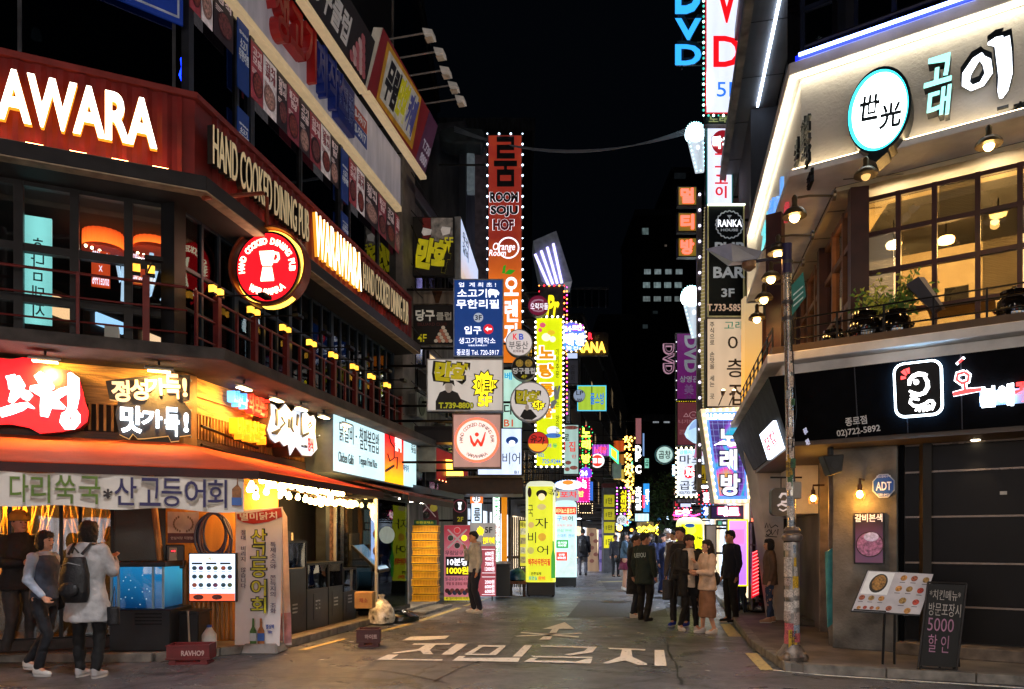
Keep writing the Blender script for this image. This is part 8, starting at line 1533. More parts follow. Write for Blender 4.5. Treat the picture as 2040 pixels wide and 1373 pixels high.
MB(f).tube([(f.pix(1505)[0],0,ps(512)),(f.pix(1525)[0],.02,ps(495)),(f.pix(1550)[0],0,ps(482)),(PX-.065,0,ps(487))],.007,5).mk('cable',IRON,PL)
t=thing('street_name_sign','small teal street plate fixed side-on to the lamp pole','sign',(PX+.05,PY,3.8));P_=[f.pix(*p)for p in((1576,570),(1600,542),(1606,590),(1576,632))];f_=Fr(PX-.01,PY-.02,1,1.3);MB(f).prism(P_,-.02,0).mk('plate',mat('1c6a60',.4,es=.06),t);
for k in range(3):p,q_=f.pix(1580,590+k*11),f.pix(1600,572+k*11);MB(f).add([(p[0],.002,p[1]),(q_[0],.002,q_[1]),(q_[0],.002,q_[1]+.02),(p[0],.002,p[1]+.02)],[(0,1,2,3)]).mk('print_line',mat('c8dcd8',.5),t)
q_=random.Random(8);sc=['c8c0b8','b8b0a8','c8a020','a89890','d8d0cc','b85a60','8a98a8','c8bcb0','3a6a4a']
def sticker(y0,y1,c,a0_,da,r,txt=None):
 n=6;z0,z1=ps(y1),ps(y0);xc=PX-.05*(1332-(y0+y1)/2)/800*.9;vs=[]
 for i in range(n+1):a=R(-90+a0_+da*i/n);vs+=[(xc+r*math.cos(a),PY+r*math.sin(a),z0),(xc+r*math.cos(a),PY+r*math.sin(a),z1)]
 MB().addw(vs,[(2*i,2*i+2,2*i+3,2*i+1)for i in range(n)]).mk('sticker',mat(c,.6,var=.4,scale=60,bump=.2),PL)
for k in range(17):y=655+k*24+q_.uniform(-6,6);sticker(y+255 if y<700 else y,(y+255 if y<700 else y)+q_.uniform(12,24),sc[q_.randrange(9)],q_.uniform(-70,10),q_.uniform(45,90),.0555+.0008*k)if y+0<1050 else None
for k in range(18):y=1086+(k//2)*22+q_.uniform(-5,5);sticker(y,y+q_.uniform(14,26),sc[q_.randrange(8)],(-85 if k%2 else-5)+q_.uniform(-8,8),q_.uniform(50,80),.0875+.0006*k)
u0,u1,z0,z1=prect(f,(1571,1255,1588,1292),.09);MB(f).box(u0,u1,.088,.092,z0,z1).mk('yellow_sticker',mat('b89018',.5),PL);text('시모\n다집\n린\n자',f,u0+.01,u1-.01,z0+.01,z1-.01,.094,BKT,PL,bold=.03);u0,u1,z0,z1=prect(f,(1566,918,1579,950),.06);MB(f).box(u0,u1,.056,.06,z0,z1).mk('yellow_sticker',mat('b89018',.5),PL);text('아르\n바이\n트',f,u0,u1,z0+.01,z1-.01,.062,BKT,PL)
u0,u1,z0,z1=prect(f,(1574,960,1594,994),-.0);MB(f).box(u0,u1,-.1,.05,z0,z1).mk('control_box',mat('9a948a',.5),PL,bevel=.008);MB(f).tube([(PX-.02,.06,ps(700)),(PX+.03,.06,ps(820)),(PX-.03,.07,ps(900))],.007,5).mk('cable',IRON,PL)
t=thing('menu_easel','tilted menu board with fried chicken pictures on two thin legs','menu stand',(4.3,9,0));Y=9.05;f=Fr(0,Y,1,-.10)
tl,tr,br,bl_=f.pix(1729,1137),f.pix(1859,1144),f.pix(1819,1224),f.pix(1686,1216);MP=lambda a,b_,w:(tl[0]*(1-a)*(1-b_)+tr[0]*a*(1-b_)+br[0]*a*b_+bl_[0]*(1-a)*b_,w+.16*b_,tl[1]*(1-a)*(1-b_)+tr[1]*a*(1-b_)+br[1]*a*b_+bl_[1]*(1-a)*b_)
def mq(a0,b0,a1,b1,w0,w1,n=0):
 A=[(a0,b1),(a1,b1),(a1,b0),(a0,b0)]if not n else[((a0+a1)/2+(a1-a0)/2*math.cos(2*math.pi*i/n),(b0+b1)/2-(b1-b0)/2*math.sin(2*math.pi*i/n))for i in range(n)]
 k=len(A);return MB(f).add([MP(a,b_,w0)for a,b_ in A]+[MP(a,b_,w1)for a,b_ in A],[tuple(range(k-1,-1,-1)),tuple(range(k,2*k))]+[(i,(i+1)%k,k+(i+1)%k,k+i)for i in range(k)])
mq(-.01,-.01,1.01,1.01,-.03,.0).mk('board',BLKP,t);mq(0,0,1,.97,.001,.005).mk('print',mat('a8a0a0',.4,es=.25),t)
mq(.02,.02,.42,.56,.0055,.007).mk('print_patch',mat('c8c4c0',.4,es=.28),t);mq(.1,.06,.36,.52,.0075,.012,22).mk('plate_print',mat('3a342e',.4,es=.08),t);mq(.13,.09,.33,.46,.0125,.02,18).mk('food_print',mat('8a6230',.5,es=.2,var=.9,scale=45,bump=.4),t)
for(a,b_,s_)in((.56,.1,1),(.72,.1,1),(.9,.12,1),(.54,.36,1),(.7,.36,1),(.87,.38,1),(.05,.62,.9),(.19,.62,.9),(.34,.62,.9),(.66,.64,1.1),(.86,.66,1),(.06,.86,.6),(.15,.85,.6),(.25,.85,.6),(.34,.85,.6),(.5,.84,.9),(.78,.87,1)):
 mq(a-.05*s_+.02,b_-.07*s_+.03,a+.05*s_+.02,b_+.07*s_+.03,.0055,.008,14).mk('dish_print',mat(['8a4a34','a8743c','9a3a2c','8a6a3a'][int(a*17)%4],.5,es=.18,var=.8,scale=50),t);mq(a-.04*s_+.02,b_+.10*s_+.03,a+.04*s_+.02,b_+.115*s_+.03,.0055,.007).mk('caption',mat('4a4448',.5),t)
mq(.02,.93,.5,.965,.0055,.007).mk('footer',BKT,t)
for x in(1762,1779):a,c=f.pix(x-3 if x<1770 else x,1220),f.pix(x-7 if x<1770 else x-1,1322);MB(f).cyl((a[0],.05,a[1]),(c[0],.05,max(.11,c[1])),.014).mk('leg',IRON,t)
MB(f).box(f.pix(1774)[0],f.pix(1786)[0],.0,.04,.9,1.04).mk('socket_box',IRON,t)
t=thing('chalkboard_sign','black A-frame chalkboard with hand written chalk menu','A-board',(5,8.8,0));f=Fr(0,8.95,1,-.12);P_=[f.pix(*p)for p in((1852,1163),(1923,1166),(1904,1331),(1833,1326))];MB(f).prism(P_,-.02,0).mk('board',mat('0c0c0d',.6,var=.5,scale=6),t);bd=[f.pix(*p)for p in((1849,1160),(1926,1163),(1906,1335),(1829,1330))]
for i in range(4):a,c=bd[i],bd[(i+1)%4];MB(f).cyl((a[0],-.0,a[1]),(c[0],0,c[1]),.012,n=6).mk('frame',mat('1c1816',.5),t)
CH1=mat('b0a8a0',.8,es=.05);CH2=mat('a87890',.8,es=.05)
for s_,r_,m in(('*치킨메뉴*',(1852,1176,1914,1196),CH1),('방문포장시',(1850,1202,1914,1228),CH1),('5000',(1848,1232,1900,1258),CH2),('할 인',(1849,1265,1890,1300),CH2)):ptext(s_,f,r_,.003,m,t,bold=-.008,d=.003,rot=R(-4))
for x0,y0,x1,y1,w in((1836,1328,1830,1352,.0),(1872,1330,1878,1352,0),(1902,1330,1900,1352,0),(1924,1165,1940,1350,-.3)):a,c=f.pix(x0,y0),f.pix(x1,y1);MB(f).cyl((a[0],min(w,0),a[1]),(c[0],w-.05,.1),.014,n=6).mk('leg',IRON,t)
t=thing('pallet','small pale wooden step by the side doorway','step',(*gnd(1630,1240),.1));x,y=gnd(1632,1258)
for k in range(3):MB(Fr(x-.25,y+.05+k*.35,1,-.5)).box(0,.75,-.14,.14,.12,.2).mk('plank',mat('5a554e',.8,var=.3),t)
MB(Fr(x-.2,y+.4,1,-.5)).box(.05,.7,-.5,.5,.1,.118).mk('bearer',mat('3a3630',.8),t)
# ====== signs on the right side of the street
WB1=emi('dce4fa',.95,var=.08,scale=1)
R_=dict(side=1)
t,f,(a,b_,c,d)=hsign('towering white video room sign with big red letters and cyan bulbs',18,(1405,-120,1480,227),WB1,[('V',(1425,-35,1470,46),eN('e0101c',1.0),dict(b=.04)),('D',(1421,72,1477,134),eN('e0101c',1.0),dict(b=.03)),('5F',(1428,164,1470,193),eN('2a70e0',1.0),dict(b=.0))],rim=eN('c81c24',.8),**R_)
bulb_row(f,t,a-.05,b_,c-.06,d,.125,.045,[eN('b8fff0',2.6),eN('40c8b8',1.0)],sides='lb');MB(f).box(a+.05,a+.10,.013,.05,c+.2,c+1.0).mk('tube_light',eN('ffe8d8',3),t)
t=thing('block_letters','big blue block letters stacked beside the white video room sign','sign',(4.3,18,13));
for s_,y0,y1 in(('D',-52,30),('V',38,82),('D',90,132)):ptext(s_,f,(1347,y0,1398,y1),-.1,mat('3a6a8c',.4,.4),t,d=.16,bold=.06,name='letter_sides');ptext(s_,f,(1345,y0-1,1397,y1-2),.062,emi('30a0ff',1.2),t,d=.012,bold=.055,name='letter_face')
MB(f).box(f.pix(1360)[0],f.pix(1362)[0],-.14,-.1,f.pix(0,132)[1],14).mk('bracket',IRON,t)
for y in(28,76,122):MB(f).box(f.pix(1360)[0],f.pix(1404)[0],-.14,-.11,f.pix(0,y)[1]-.03,f.pix(0,y)[1]).mk('bracket',IRON,t)
hsign('dim strip sign with pale olive letters under the white video sign',18.1,(1405,229,1460,247),mat('26302c',.5),[('노래',(1412,231,1450,245),mat('a8a870',.5,es=.3),dict(b=.04))],**R_)
t,f,(a,b_,c,d)=hsign('white upright sign with a red snow disc and red letters under it',18.4,(1407,249,1460,408),WB1,[('락',(1420,272,1438,296),WHB,dict(out=BKT,b=.05,e=2,w=.02)),('휴',(1440,272,1458,296),WHB,dict(out=BKT,b=.05,e=2,w=.02)),('ㅡ\nㅡ\n고\n이',(1424,306,1450,395),eN('c82830',.95),dict(b=.05))],rim=mat('2a7c7c',.4,es=.3),**R_);u,z=f.pix(1440,284);MB(f).disc(u,z,.28,.30,.004,.009,28).mk('disc_print',eN('8c1420',.8),t)
def mic(label,Y,cx,cy,s,side_es,face):
 """microphone shaped sign: round mesh head and tapering handle"""
 f=FP(Y);u,z=f.pix(cx,cy);r=20/F*Y*s;t=thing('microphone_sign',label,'sign',(u,Y,z));MB(f).disc(u,z,r,r*1.02,-.16,.0,30).mk('head',face,t);k=r/20
 hd=[(u-15*k,z-13*k),(u+17*k,z-13*k),(u+19*k,z-80*k),(u+2*k,z-82*k)];MB(f).prism(hd,-.14,-.012).mk('handle',emi('c0ccd8',.9,var=.3),t)
 b=MB(f)
 for i in range(-5,6):
  l=math.sqrt(max(0,1-(i/6)**2))*r;b.box(u-l,u+l,.001,.006,z+i/6*r-.006,z+i/6*r+.006)
 b.mk('mesh_bands',mat('7a9aa0',.4,es=.8),t,kind='stuff');bulb_row(f,t,0,0,0,0,.11,.028,[eN('9ff8ff',3)],poly=[(u+r*1.04*math.cos(a),z+r*1.06*math.sin(a))for a in[R(-40+i*14)for i in range(20)]]+[hd[0],hd[3],hd[2]],w=.0)
 MB(f).disc(u+5*k,z-32*k,4*k,5*k,-.011,-.002,14).mk('switch',WHE,t);wx=wallx(1,Y);MB(f).cyl((u+10*k,-.1,z-30*k),(wx,-.1,z-30*k),.03).mk('bracket_arm',IRON,t)
mic('upper white microphone-shaped sign outlined in cyan bulbs',19.5,1386,263,.95,1,eN('d8f4ff',1.8));mic('lower white microphone-shaped sign glowing brighter',22,1378,590,1.0,1,eN('f0ffff',2.6))
for s_,y0,w_ in(('멀',371,'top'),('티',423,'middle'),('방',473,'bottom')):hsign('square amber box with a red block letter, %s of the three'%w_,21,(1350,y0,1389,y0+39),mat('8a7a2a',.5,es=.42),[(s_,(1356,y0+5,1382,y0+34),eN('ff5a4a',1.5),dict(b=.06,d=.05))],**R_)
t=thing('bulb_post','thin steel post studded with small white bulbs','post',(4.3,19,3));f=FP(18.9);a,b_,c,d=prect(f,(1389,388,1398,980),0);MB(f).box(a,b_,-.1,0,c,d).mk('post',mat('6a6460',.4,.5,es=.03),t);b=MB(f)
for k in range(19):b.sph(((a+b_)/2,.02,d-(d-c)*k/19),.035,6,4)
b.mk('bulbs',eN('e8e0ff',1.6),t,kind='stuff')
t=thing('rope_light_post','curving cream post wrapped in coils of rope light','post',(4.3,17,2));f=FP(17);pts=[(1411,415),(1408,500),(1404,600),(1403,700),(1407,800),(1412,880)];P_=[(f.pix(x,y)[0],-.05,f.pix(x,y)[1])for x,y in pts];MB(f).tube(P_,.075,8).mk('post',mat('b8a868',.5,es=.25),t)
for k in range(58):s_=k/58*5;i=int(s_);p=[P_[i][j]+(P_[i+1][j]-P_[i][j])*(s_-i)for j in range(3)];MB(f).ring(0,0,0,0,0,0,3)if 0 else None
b=MB(f)
for k in range(70):s_=k/70*4.99;i=int(s_);p=[P_[i][j]+(P_[i+1][j]-P_[i][j])*(s_-i)for j in range(3)];b.tube([(p[0]-.1,.01,p[2]),(p[0],.05,p[2]+.015),(p[0]+.09,.01,p[2]+.03)],.009,4)
b.mk('rope_coils',mat('d8ccae',.4,es=.35),t,kind='stuff');MB(f).tube([(p[0]+.07,.02,p[2])for p in P_[1:]],.012,5).mk('cyan_rope',eN('6ad0e8',1.3),t)
GRYL=mat('a8b0b8',.4,es=.22)
t,f,(a,b_,c,d)=hsign('black pub bar sign with a grey scalloped badge and phone number',16,(1409,408,1483,632),mat('0a1012',.5,spec=.15),[('RANKA',(1430,438,1478,452),WHE,dict(b=.03)),('HOUSE',(1436,456,1470,461),GRYL,dict()),('PUB',(1424,483,1484,503),GRYL,dict(b=.05)),('BAR',(1421,532,1484,554),GRYL,dict(b=.05)),('3F',(1437,575,1463,592),GRYL,dict(b=.04)),('T.733-5858',(1409,606,1484,620),mat('c8a890',.5,es=.4),dict(b=.03))],rim=mat('a8a070',.5,es=.2),**R_)
u,z=f.pix(1453,448);P_=[(u+(.285+.014*math.cos(20*an))*math.cos(an),z+(.285+.014*math.cos(20*an))*math.sin(an))for an in[2*math.pi*i/80 for i in range(80)]]
b=MB(f)
for i in range(80):p,q_=P_[i],P_[(i+1)%80];b.cyl((p[0],.01,p[1]),(q_[0],.01,q_[1]),.012,n=4)
b.mk('badge_ring',GRYL,t);MB(f).prism([(u-.05,z+.2),(u+.05,z+.2),(u+.006,z+.14),(u+.006,z+.1),(u-.006,z+.1),(u-.006,z+.14)],.006,.012).mk('badge_glass',GRYL,t);MB(f).box(a,b_,.01,.06,d-.03,d).mk('top_light',emi('f0ffe0',1.6),t)
CS=emi('c8b094',.72,var=.12);BRW=mat('2a1c14',.5)
t,f,(a,b_,c,d)=hsign('cream upright restaurant sign with dark brush letters below the pub sign',16.1,(1407,633,1484,812),CS,[('고래',(1443,640,1482,657),mat('2a8a70',.5,es=.3),dict(b=.0)),('이',(1450,668,1480,702),BRW,dict(b=.01)),('층',(1448,715,1482,752),BRW,dict(b=.01)),('집',(1452,764,1486,808),BRW,dict(b=.01)),('주\n식\n으\n로\n\n손\n맛\n을\n\n세\n는\n\n곳',(1414,642,1423,795),BRW,dict(b=0))],**R_)
for i,x in enumerate((1437,1458)):f8=FP(15.9);u,z=f8.pix(x,790);t=thing('spot_lamp',['small bronze spotlight in front of the cream sign, one on the left of the pair','small bronze spotlight in front of the cream sign, one on the right of the pair'][i],'lamp',(u,15.8,z));MB(f8).cyl((u,.1,z),(u,.14,z+.1),.025,.055).mk('head',mat('6a5a50',.4,.6),t);MB(f8).disc(u,z+.1,.04,.03,.145,.15,12).mk('lens',eN('ffe0a0',4),t);MB(f8).cyl((u,.1,z),(u,-.2,z-.15),.012).mk('arm',IRON,t)
PUR=mat('5a1a58',.5,es=.33,ec='7a2078')
t,f,(a,b_,c,d)=hsign('purple video room sign with rotated grey letters and faint white bulbs',23,(1347,663,1396,797),PUR,[('상영관',(1354,749,1392,762),GRYL,dict(b=.03)),('美',(1363,766,1382,786),mat('8a6a98',.5,es=.25),dict(b=.03)),('30',(1366,788,1377,795),mat('6a4a78',.5,es=.2),dict())],**R_)
cu,cz=f.pix(1376,706);text('DVD',f,cu-.56,cu+.56,cz-.2,cz+.2,.008,GRYL,t,d=.05,bold=.06,rot=R(-90));bulb_row(f,t,a,b_,c,d,.3,.03,[WHE],sides='l')
t=thing('outline_letters','pink outlined letters turned sideways beside the purple sign','sign',(4.9,23,6));cu,cz=f.pix(1332,715);text('DVD',f,cu-.46,cu+.46,cz-.17,cz+.17,-.05,mat('b88aa0',.4,es=.5),t,d=.08,bold=.09,rot=R(-90));text('DVD',f,cu-.44,cu+.44,cz-.14,cz+.14,.035,mat('2a1830',.5),t,d=.01,bold=.0,rot=R(-90));MB(f).box(cu,f.pix(1348)[0],-.1,-.06,cz+.05,cz+.08).mk('bracket',IRON,t)
t,f,r_=hsign('dusty rose sign with faint outline letters under the purple one',24,(1348,800,1398,888),mat('7a3a44',.5,es=.34,var=.15),[('△⊖',(1361,820,1390,834),mat('b88a90',.5,es=.4),dict()),('니기파',(1352,836,1382,844),mat('a87078',.5,es=.35),dict()),('저렴한\n한우집',(1353,856,1370,866),mat('a87078',.5,es=.3),dict())],**R_)
bulb_row(f,t,r_[0],r_[1],r_[2],r_[3],.07,.025,[YEM],sides='t')
t=thing('whale_sign','pale blue-white whale-shaped lit sign poking out beside the karaoke sign','sign',(4.6,19,4));f=FP(19);P_=[f.pix(*p)for p in((1400,832),(1384,836),(1374,848),(1368,862),(1372,870),(1386,880),(1402,884))];MB(f).prism(P_,-.25,0).mk('body',emi('a8cce8',1.1,var=.2),t);MB(f).prism([f.pix(*p)for p in((1400,833),(1385,837),(1375,848),(1371,858),(1400,846))],.001,.012).mk('cap',emi('8aa8d8',.9),t);MB(f).prism([f.pix(*p)for p in((1388,884),(1396,884),(1400,908),(1384,912))],-.1,0).mk('tail',emi('b87aa0',.8),t);arms(t,f,0,f.pix(1400)[0],3.8,4.2,19,1,.2)
t,f,(a,b_,c,d)=hsign('white grill house sign with black brush letters, red seal and bulb frame',27,(1347,893,1406,990),emi('dce8ff',.9,var=.15),[('강릉지 영',(1354,897,1388,905),BLN,dict()),('마포',(1354,907,1400,924),BKT,dict(b=.01)),('곱창',(1354,958,1398,976),BKT,dict(b=.01)),('02)732-1110',(1353,979,1392,986),mat('5a6a7a',.5),dict())],**R_)
bulb_row(f,t,a,b_,c,d,.17,.06,[eN('fff4b8',4)]);u,z=f.pix(1374,941);burst(f,t,1374,941,12,13,12,eN('e01828',1.0),.006,s=.9);sign_text(f,t,[('한우\n구이',(1366,932,1383,950),WHB,dict(b=.03,w=.01))])
hsign('mustard sign with black characters in front of the grill house sign',25,(1386,925,1408,976),mat('a88c18',.5,es=.45),[('부',(1392,944,1404,962),BKT,dict(b=.04)),('T.72',(1387,965,1406,974),BKT,dict())],**R_)
t,f,r_=round_sign('round pale green lit disc with black brush letters, alone above the street',33,1324,906,17,emi('a8c8c0',1.0,var=.15),[('곱창',(1312,898,1336,914),BKT,dict(b=.02))],side=1);MB(f).ring(r_[0],r_[1],r_[2]*1.05,r_[2]*1.12,-.1,.0,30).mk('glow_ring',mat('3a6a6c',.4,es=.3),t)
hsign('small blue-white neon bunch left of the grill house sign',34,(1338,924,1346,950),emi('8ad8ff',1.6,var=.6,scale=3),[('고\n기',(1339,927,1345,947),WHB,dict(b=.05))],**R_)
hsign('grey unlit strip board under the grill house sign',28,(1348,993,1420,1003),mat('6a6478',.5,es=.22),[('연중무휴 24시',(1356,995,1400,1001),mat('3a3848',.5),dict())],**R_)
t=thing('hanging_sign','big multicolour karaoke sign, narrower at the bottom left, framed in warm bulbs','sign',(4.6,15.8,3));Y=15.8;f=FP(Y);O=[(1396,815),(1484,810),(1497,1002),(1424,1003)];I=[(1405,822),(1478,820),(1489,995),(1428,995)]
MB(f).prism([f.pix(*p)for p in O],-.35,-.03).mk('casing',mat('a8a098',.4,.3),t);MB(f).prism([f.pix(*p)for p in O],-.025,.0).mk('bulb_frame',mat('c8b090',.5,es=.75,ec='ffe0b8'),t);MB(f).prism([f.pix(*p)for p in I],.001,.02).mk('blue_border',emi('5a90e8',1.1),t)
m=bpy.data.materials.new('rainbow_print');m.use_nodes=True;N=m.node_tree.nodes;L=m.node_tree.links;bs=N['Principled BSDF'];g=N.new('ShaderNodeNewGeometry');n_=N.new('ShaderNodeTexNoise');n_.inputs['Scale'].default_value=1.1;n_.inputs['Detail'].default_value=.5;n_.inputs['Distortion'].default_value=1.2;L.new(g.outputs['Position'],n_.inputs[0]);cr=N.new('ShaderNodeValToRGB');L.new(n_.outputs[0],cr.inputs[0]);e=cr.color_ramp.elements;e[0].position=.3;e[0].color=hx('3a2a6a');e[1].position=.72;e[1].color=hx('b8902a')
for p_,c_ in((.40,'7a3aa8'),(.48,'1c98b0'),(.55,'2a70c8'),(.63,'c8389a')):k=e.new(p_);k.color=hx(c_)
L.new(cr.outputs[0],bs.inputs['Emission Color']);L.new(cr.outputs[0],bs.inputs['Base Color']);bs.inputs['Emission Strength'].default_value=1.15
II=[(1412,838),(1476,838),(1485,988),(1433,988)];MB(f).prism([f.pix(*p)for p in II],.021,.026).mk('printed_face',m,t)
b=MB(f)
for k in range(12):y=845+k*12;a,c=f.pix(1412+21*(y-838)/150,y),f.pix(1476+9*(y-838)/150,y);b.cyl((a[0],.028,a[1]),(c[0],.028,c[1]),.0035,n=4)
for k in range(6):a,c=f.pix(1418+k*11,840),f.pix(1437+k*9,986);b.cyl((a[0],.028,a[1]),(c[0],.028,c[1]),.0035,n=4)
b.mk('grid_print',mat('8aa0d8',.5,es=.7),t,kind='stuff')
sign_text(f,t,[('LUXURY',(1408,825,1464,836),WHB,dict(out=mat('102030',.5),b=.05,e=1)),('럭셔리',(1455,842,1476,849),WHE,dict())],.028)
u0,u1,z0,z1=prect(f,(1451,840,1480,851),0);
for s_,y0,y1,x0,x1 in(('노',855,886,1432,1470),('래',895,937,1434,1468),('방',944,988,1436,1474)):ptext(s_,f,(x0-3,y0-2,x1+3,y1+2),.03,mat('1a2a50',.5),t,bold=.12,d=.02);ptext(s_,f,(x0,y0,x1,y1),.055,WHE,t,bold=.06,d=.02,res=4)
strokes(f,[([(1423,887),(1440,880),(1455,886),(1468,885),(1477,880)],[.01,.04,.07,.05,.01])],.06,WHB,t);strokes(f,[([(1462,836),(1472,828),(1482,824)],[.02,.1,.02])],.03,eN('b84ac8',1.1),t);strokes(f,[([(1464,838),(1474,833),(1481,827)],[.01,.05,.01])],.045,eN('b8d83a',1.1),t)
b=MB(f)
for(p,q_),n_ in((((1401,820),(1427,998)),13),(((1402,818),(1480,815)),6),(((1484,816),(1493,998)),13),(((1432,999),(1490,998)),5)):
 for k in range(n_):x,y=p[0]+(q_[0]-p[0])*(k+.5)/n_,p[1]+(q_[1]-p[1])*(k+.5)/n_;u,z=f.pix(x,y);b.sph((u,.03,z),.032,8,6)
b.mk('bulbs',emi('ffe0a8',2.4),t,kind='stuff');arms(t,f,0,f.pix(1490)[0],3,4,Y,1,.3)
t,f,r_=hsign('violet-backed LED sign with two pink-white glowing characters',16.6,(1415,1007,1486,1034),emi('1c1440',.6),[('타로',(1431,1010,1472,1029),eN('ffd0e0',3.2),dict(out=eN('ff3a6a',1.6),e=2,b=.07,ob=.04))],bulbs=None,**R_);MB(f).box(f.pix(1485)[0],f.pix(1490)[0],-.1,.02,r_[2]-.1,r_[3]).mk('tube_light',eN('b8b0ff',1.6),t)
t,f,r_=hsign('small red LED sign edged with red bulbs behind the karaoke sign',22,(1392,978,1422,1004),mat('200a18',.5),[('한\n잔',(1400,981,1414,1001),eN('ffb8c8',2.5),dict(b=.07))],bulbs=(.11,.03,[REDN]),**R_)
hsign('small blue LED sign with white marks low behind the karaoke sign',22.5,(1398,1006,1420,1030),emi('1c3a98',.8),[('2F',(1402,1010,1416,1026),WHB,dict(b=.05))],bulbs=(.11,.025,[BLN]),**R_)
t,f,r_=hsign('glowing white letter sign with red bulbs beside the tree',30,(1343,1012,1376,1030),mat('18101c',.5),[('ㄷ쏭',(1346,1014,1374,1028),eN('ffd8d8',2.4),dict(b=.07,out=REDN,e=1,ob=.04))],bulbs=(.15,.035,[REDN,PINKN]),**R_)
hsign('pale violet lit panel above the red letter sign',31,(1354,998,1378,1012),emi('c0c8f0',1.1),**R_);hsign('small red neon leaf sign left of the pale violet panel',31,(1343,997,1353,1010),emi('c82030',1.2,var=.6),**R_);hsign('low red and violet LED strip under the letter sign',30.5,(1340,1031,1366,1038),emi('d85a8a',1.5,var=.8,scale=6),**R_)
t=thing('purple_string','string of magenta bulbs across the right side shopfront','string lights',(5,24,2.3));f=FP(24);b=MB(f)
for k in range(26):u,z=f.pix(1342+k*3,1026+2*math.sin(k*.6));b.sph((u,0,z),.03,5,4)
b.mk('bulbs',PINKN,t,kind='stuff')
t,f,r_=pillar_sign('glowing yellow dome-topped pillar sign with a cartoon bald head behind the couple',17.5,1354,1403,1030,1140,1185,emi('e0ee10',1.3),grad('e8f01c','f4f4e8',1.55,2.15,1.3,c2='e4ee18',var=.0),[('Nao',(1389,1068,1401,1075),BKT,dict())])
for cx,cy,rx,ry,m,w in((1377,1056,10,9,eN('c8e048',1.0),.009),(1374,1047,10,4,eN('1c4c9c',.8),.013)):u,z=f.pix(cx,cy);MB(f).disc(u,z,rx/F*17.5,ry/F*17.5,w,w+.004,18).mk('picture_print',m,t)
t,f,r_=hsign('tall lilac lit panel in a yellow frame beside the right wall',15.2,(1450,1035,1490,1168),grad('b070e8','c890e8',.8,1.9,1.15,var=.1),rim=emi('e8e01c',1.2),name='lit_panel',thick=.12,side=1);MB(f).box(r_[0]+.08,r_[1]-.08,.01,.016,r_[3]-.5,r_[3]-.2).mk('pink_print',eN('d880c8',1.0),t)
for x in(r_[0]+.05,r_[1]-.05):MB(f).cyl((x,-.05,.1),(x,-.05,r_[2]),.015).mk('foot',IRON,t)
t=thing('red_neon_board','narrow board of red neon lines leaning by the pink bulbs','sign',(4.8,14.6,.2));f=FP(14.6);P_=[f.pix(*p)for p in((1500,1100),(1508,1100),(1512,1185),(1498,1192))];MB(f).prism(P_,-.05,-.0).mk('board',emi('c81828',.9),t)
for k in range(13):a,c=f.pix(1499,1186-k*7),f.pix(1511,1180-k*7);MB(f).cyl((a[0],.015,a[1]),(c[0],.015,c[1]),.008,n=5).mk('neon_line',eN('ff5a5a',2.4),t)
for k in range(2):pass
t=thing('shop_scaffold','grey steel frame and cable clutter beside the white slanting wall','frame',(4.9,15,0));f=FP(15);
for(x0,x1,y0,y1)in((1497,1499,1000,1215),(1507,1510,1010,1200),(1492,1494,1040,1200)):a,b_,c,d=prect(f,(x0,y0,x1,y1),0);MB(f).box(a,b_+.01,-.05,0,max(c,.1),d).mk('upright',mat('6a6a70',.4,.4),t)
for y in(1040,1085,1130):a=f.pix(1492,y);c=f.pix(1510,y+2);MB(f).cyl((a[0],.0,a[1]),(c[0],0,c[1]),.015).mk('cross_bar',mat('6a6a70',.4,.4),t)
for(x,y,c_)in((1502,1022,'ff3a2a'),(1503,1000,'ff6ac8'),(1504,1012,'c8b8ff'),(1500,1036,'ff5a3a')):u,z=f.pix(x,y);MB(f).box(u-.03,u+.03,.0,.04,z-.03,z+.03).mk('small_light',emi(c_,2,samp=False),t)
for lab,r_,c_ in(('pale grey notice board behind the lilac panel',(1405,1045,1428,1110),'7a7078'),('teal lit box low behind the couple',(1428,1036,1440,1048),'5ab8a8')):hsign(lab,19,r_,emi(c_,.45,var=.4),thick=.1,side=1)
x,y=gnd(1530,1232);sack('bulging black rubbish sack against the slanting wall',(x,y+.25,.1),.28,.34,mat('0c0c0e',.2,var=.4,scale=9),21,neck=False,sx=1.3);x,y=gnd(1508,1226);sack('flat black rubbish sack with a pale stripe beside the green mat',(x,y+.2,.1),.28,.2,mat('18181c',.2,var=.5,scale=9),23,neck=False,sx=1.4)
t=thing('doormat','green mat on the pavement beside the lilac panel','mat',(*gnd(1490,1220),.1));P_=[gnd(*p)for p in((1468,1222),(1500,1222),(1502,1207),(1470,1210))];MB().slab(P_,.102,.115).mk('mat',mat('2a7a54',.8),t)
t=thing('overhead_cables','sagging bundle of overhead cables across the street','cable',(2,20,12))
A,B=FP(22).p(FP(22).pix(905,262)[0],0,FP(22).pix(905,262)[1]),FP(20).p(FP(20).pix(1372,266)[0],0,FP(20).pix(1372,266)[1])
for k in range(4):P_=[A*(1-s_)+B*s_+Vector((0,0,-(.50+.07*k)*4*s_*(1-s_)+.05*k))for s_ in[i/14 for i in range(15)]];MB().tube([tuple(p)for p in P_],.016,5).mk('cable',mat('5a6068',.5,es=.03),t)
t=thing('tarpaulin','dark grey tarpaulin bundle on the roof edge behind the comic boards','tarpaulin',(-1.6,22,13));f=FP(22);P_=[f.pix(*p)for p in((872,270),(880,256),(900,252),(940,253),(962,255),(968,270),(960,287),(930,284),(905,286),(885,280))];MB(f).prism(P_,-.8,0).mk('cloth',mat('2c3438',.7,var=.5,scale=3,es=.015),t,bevel=.05)
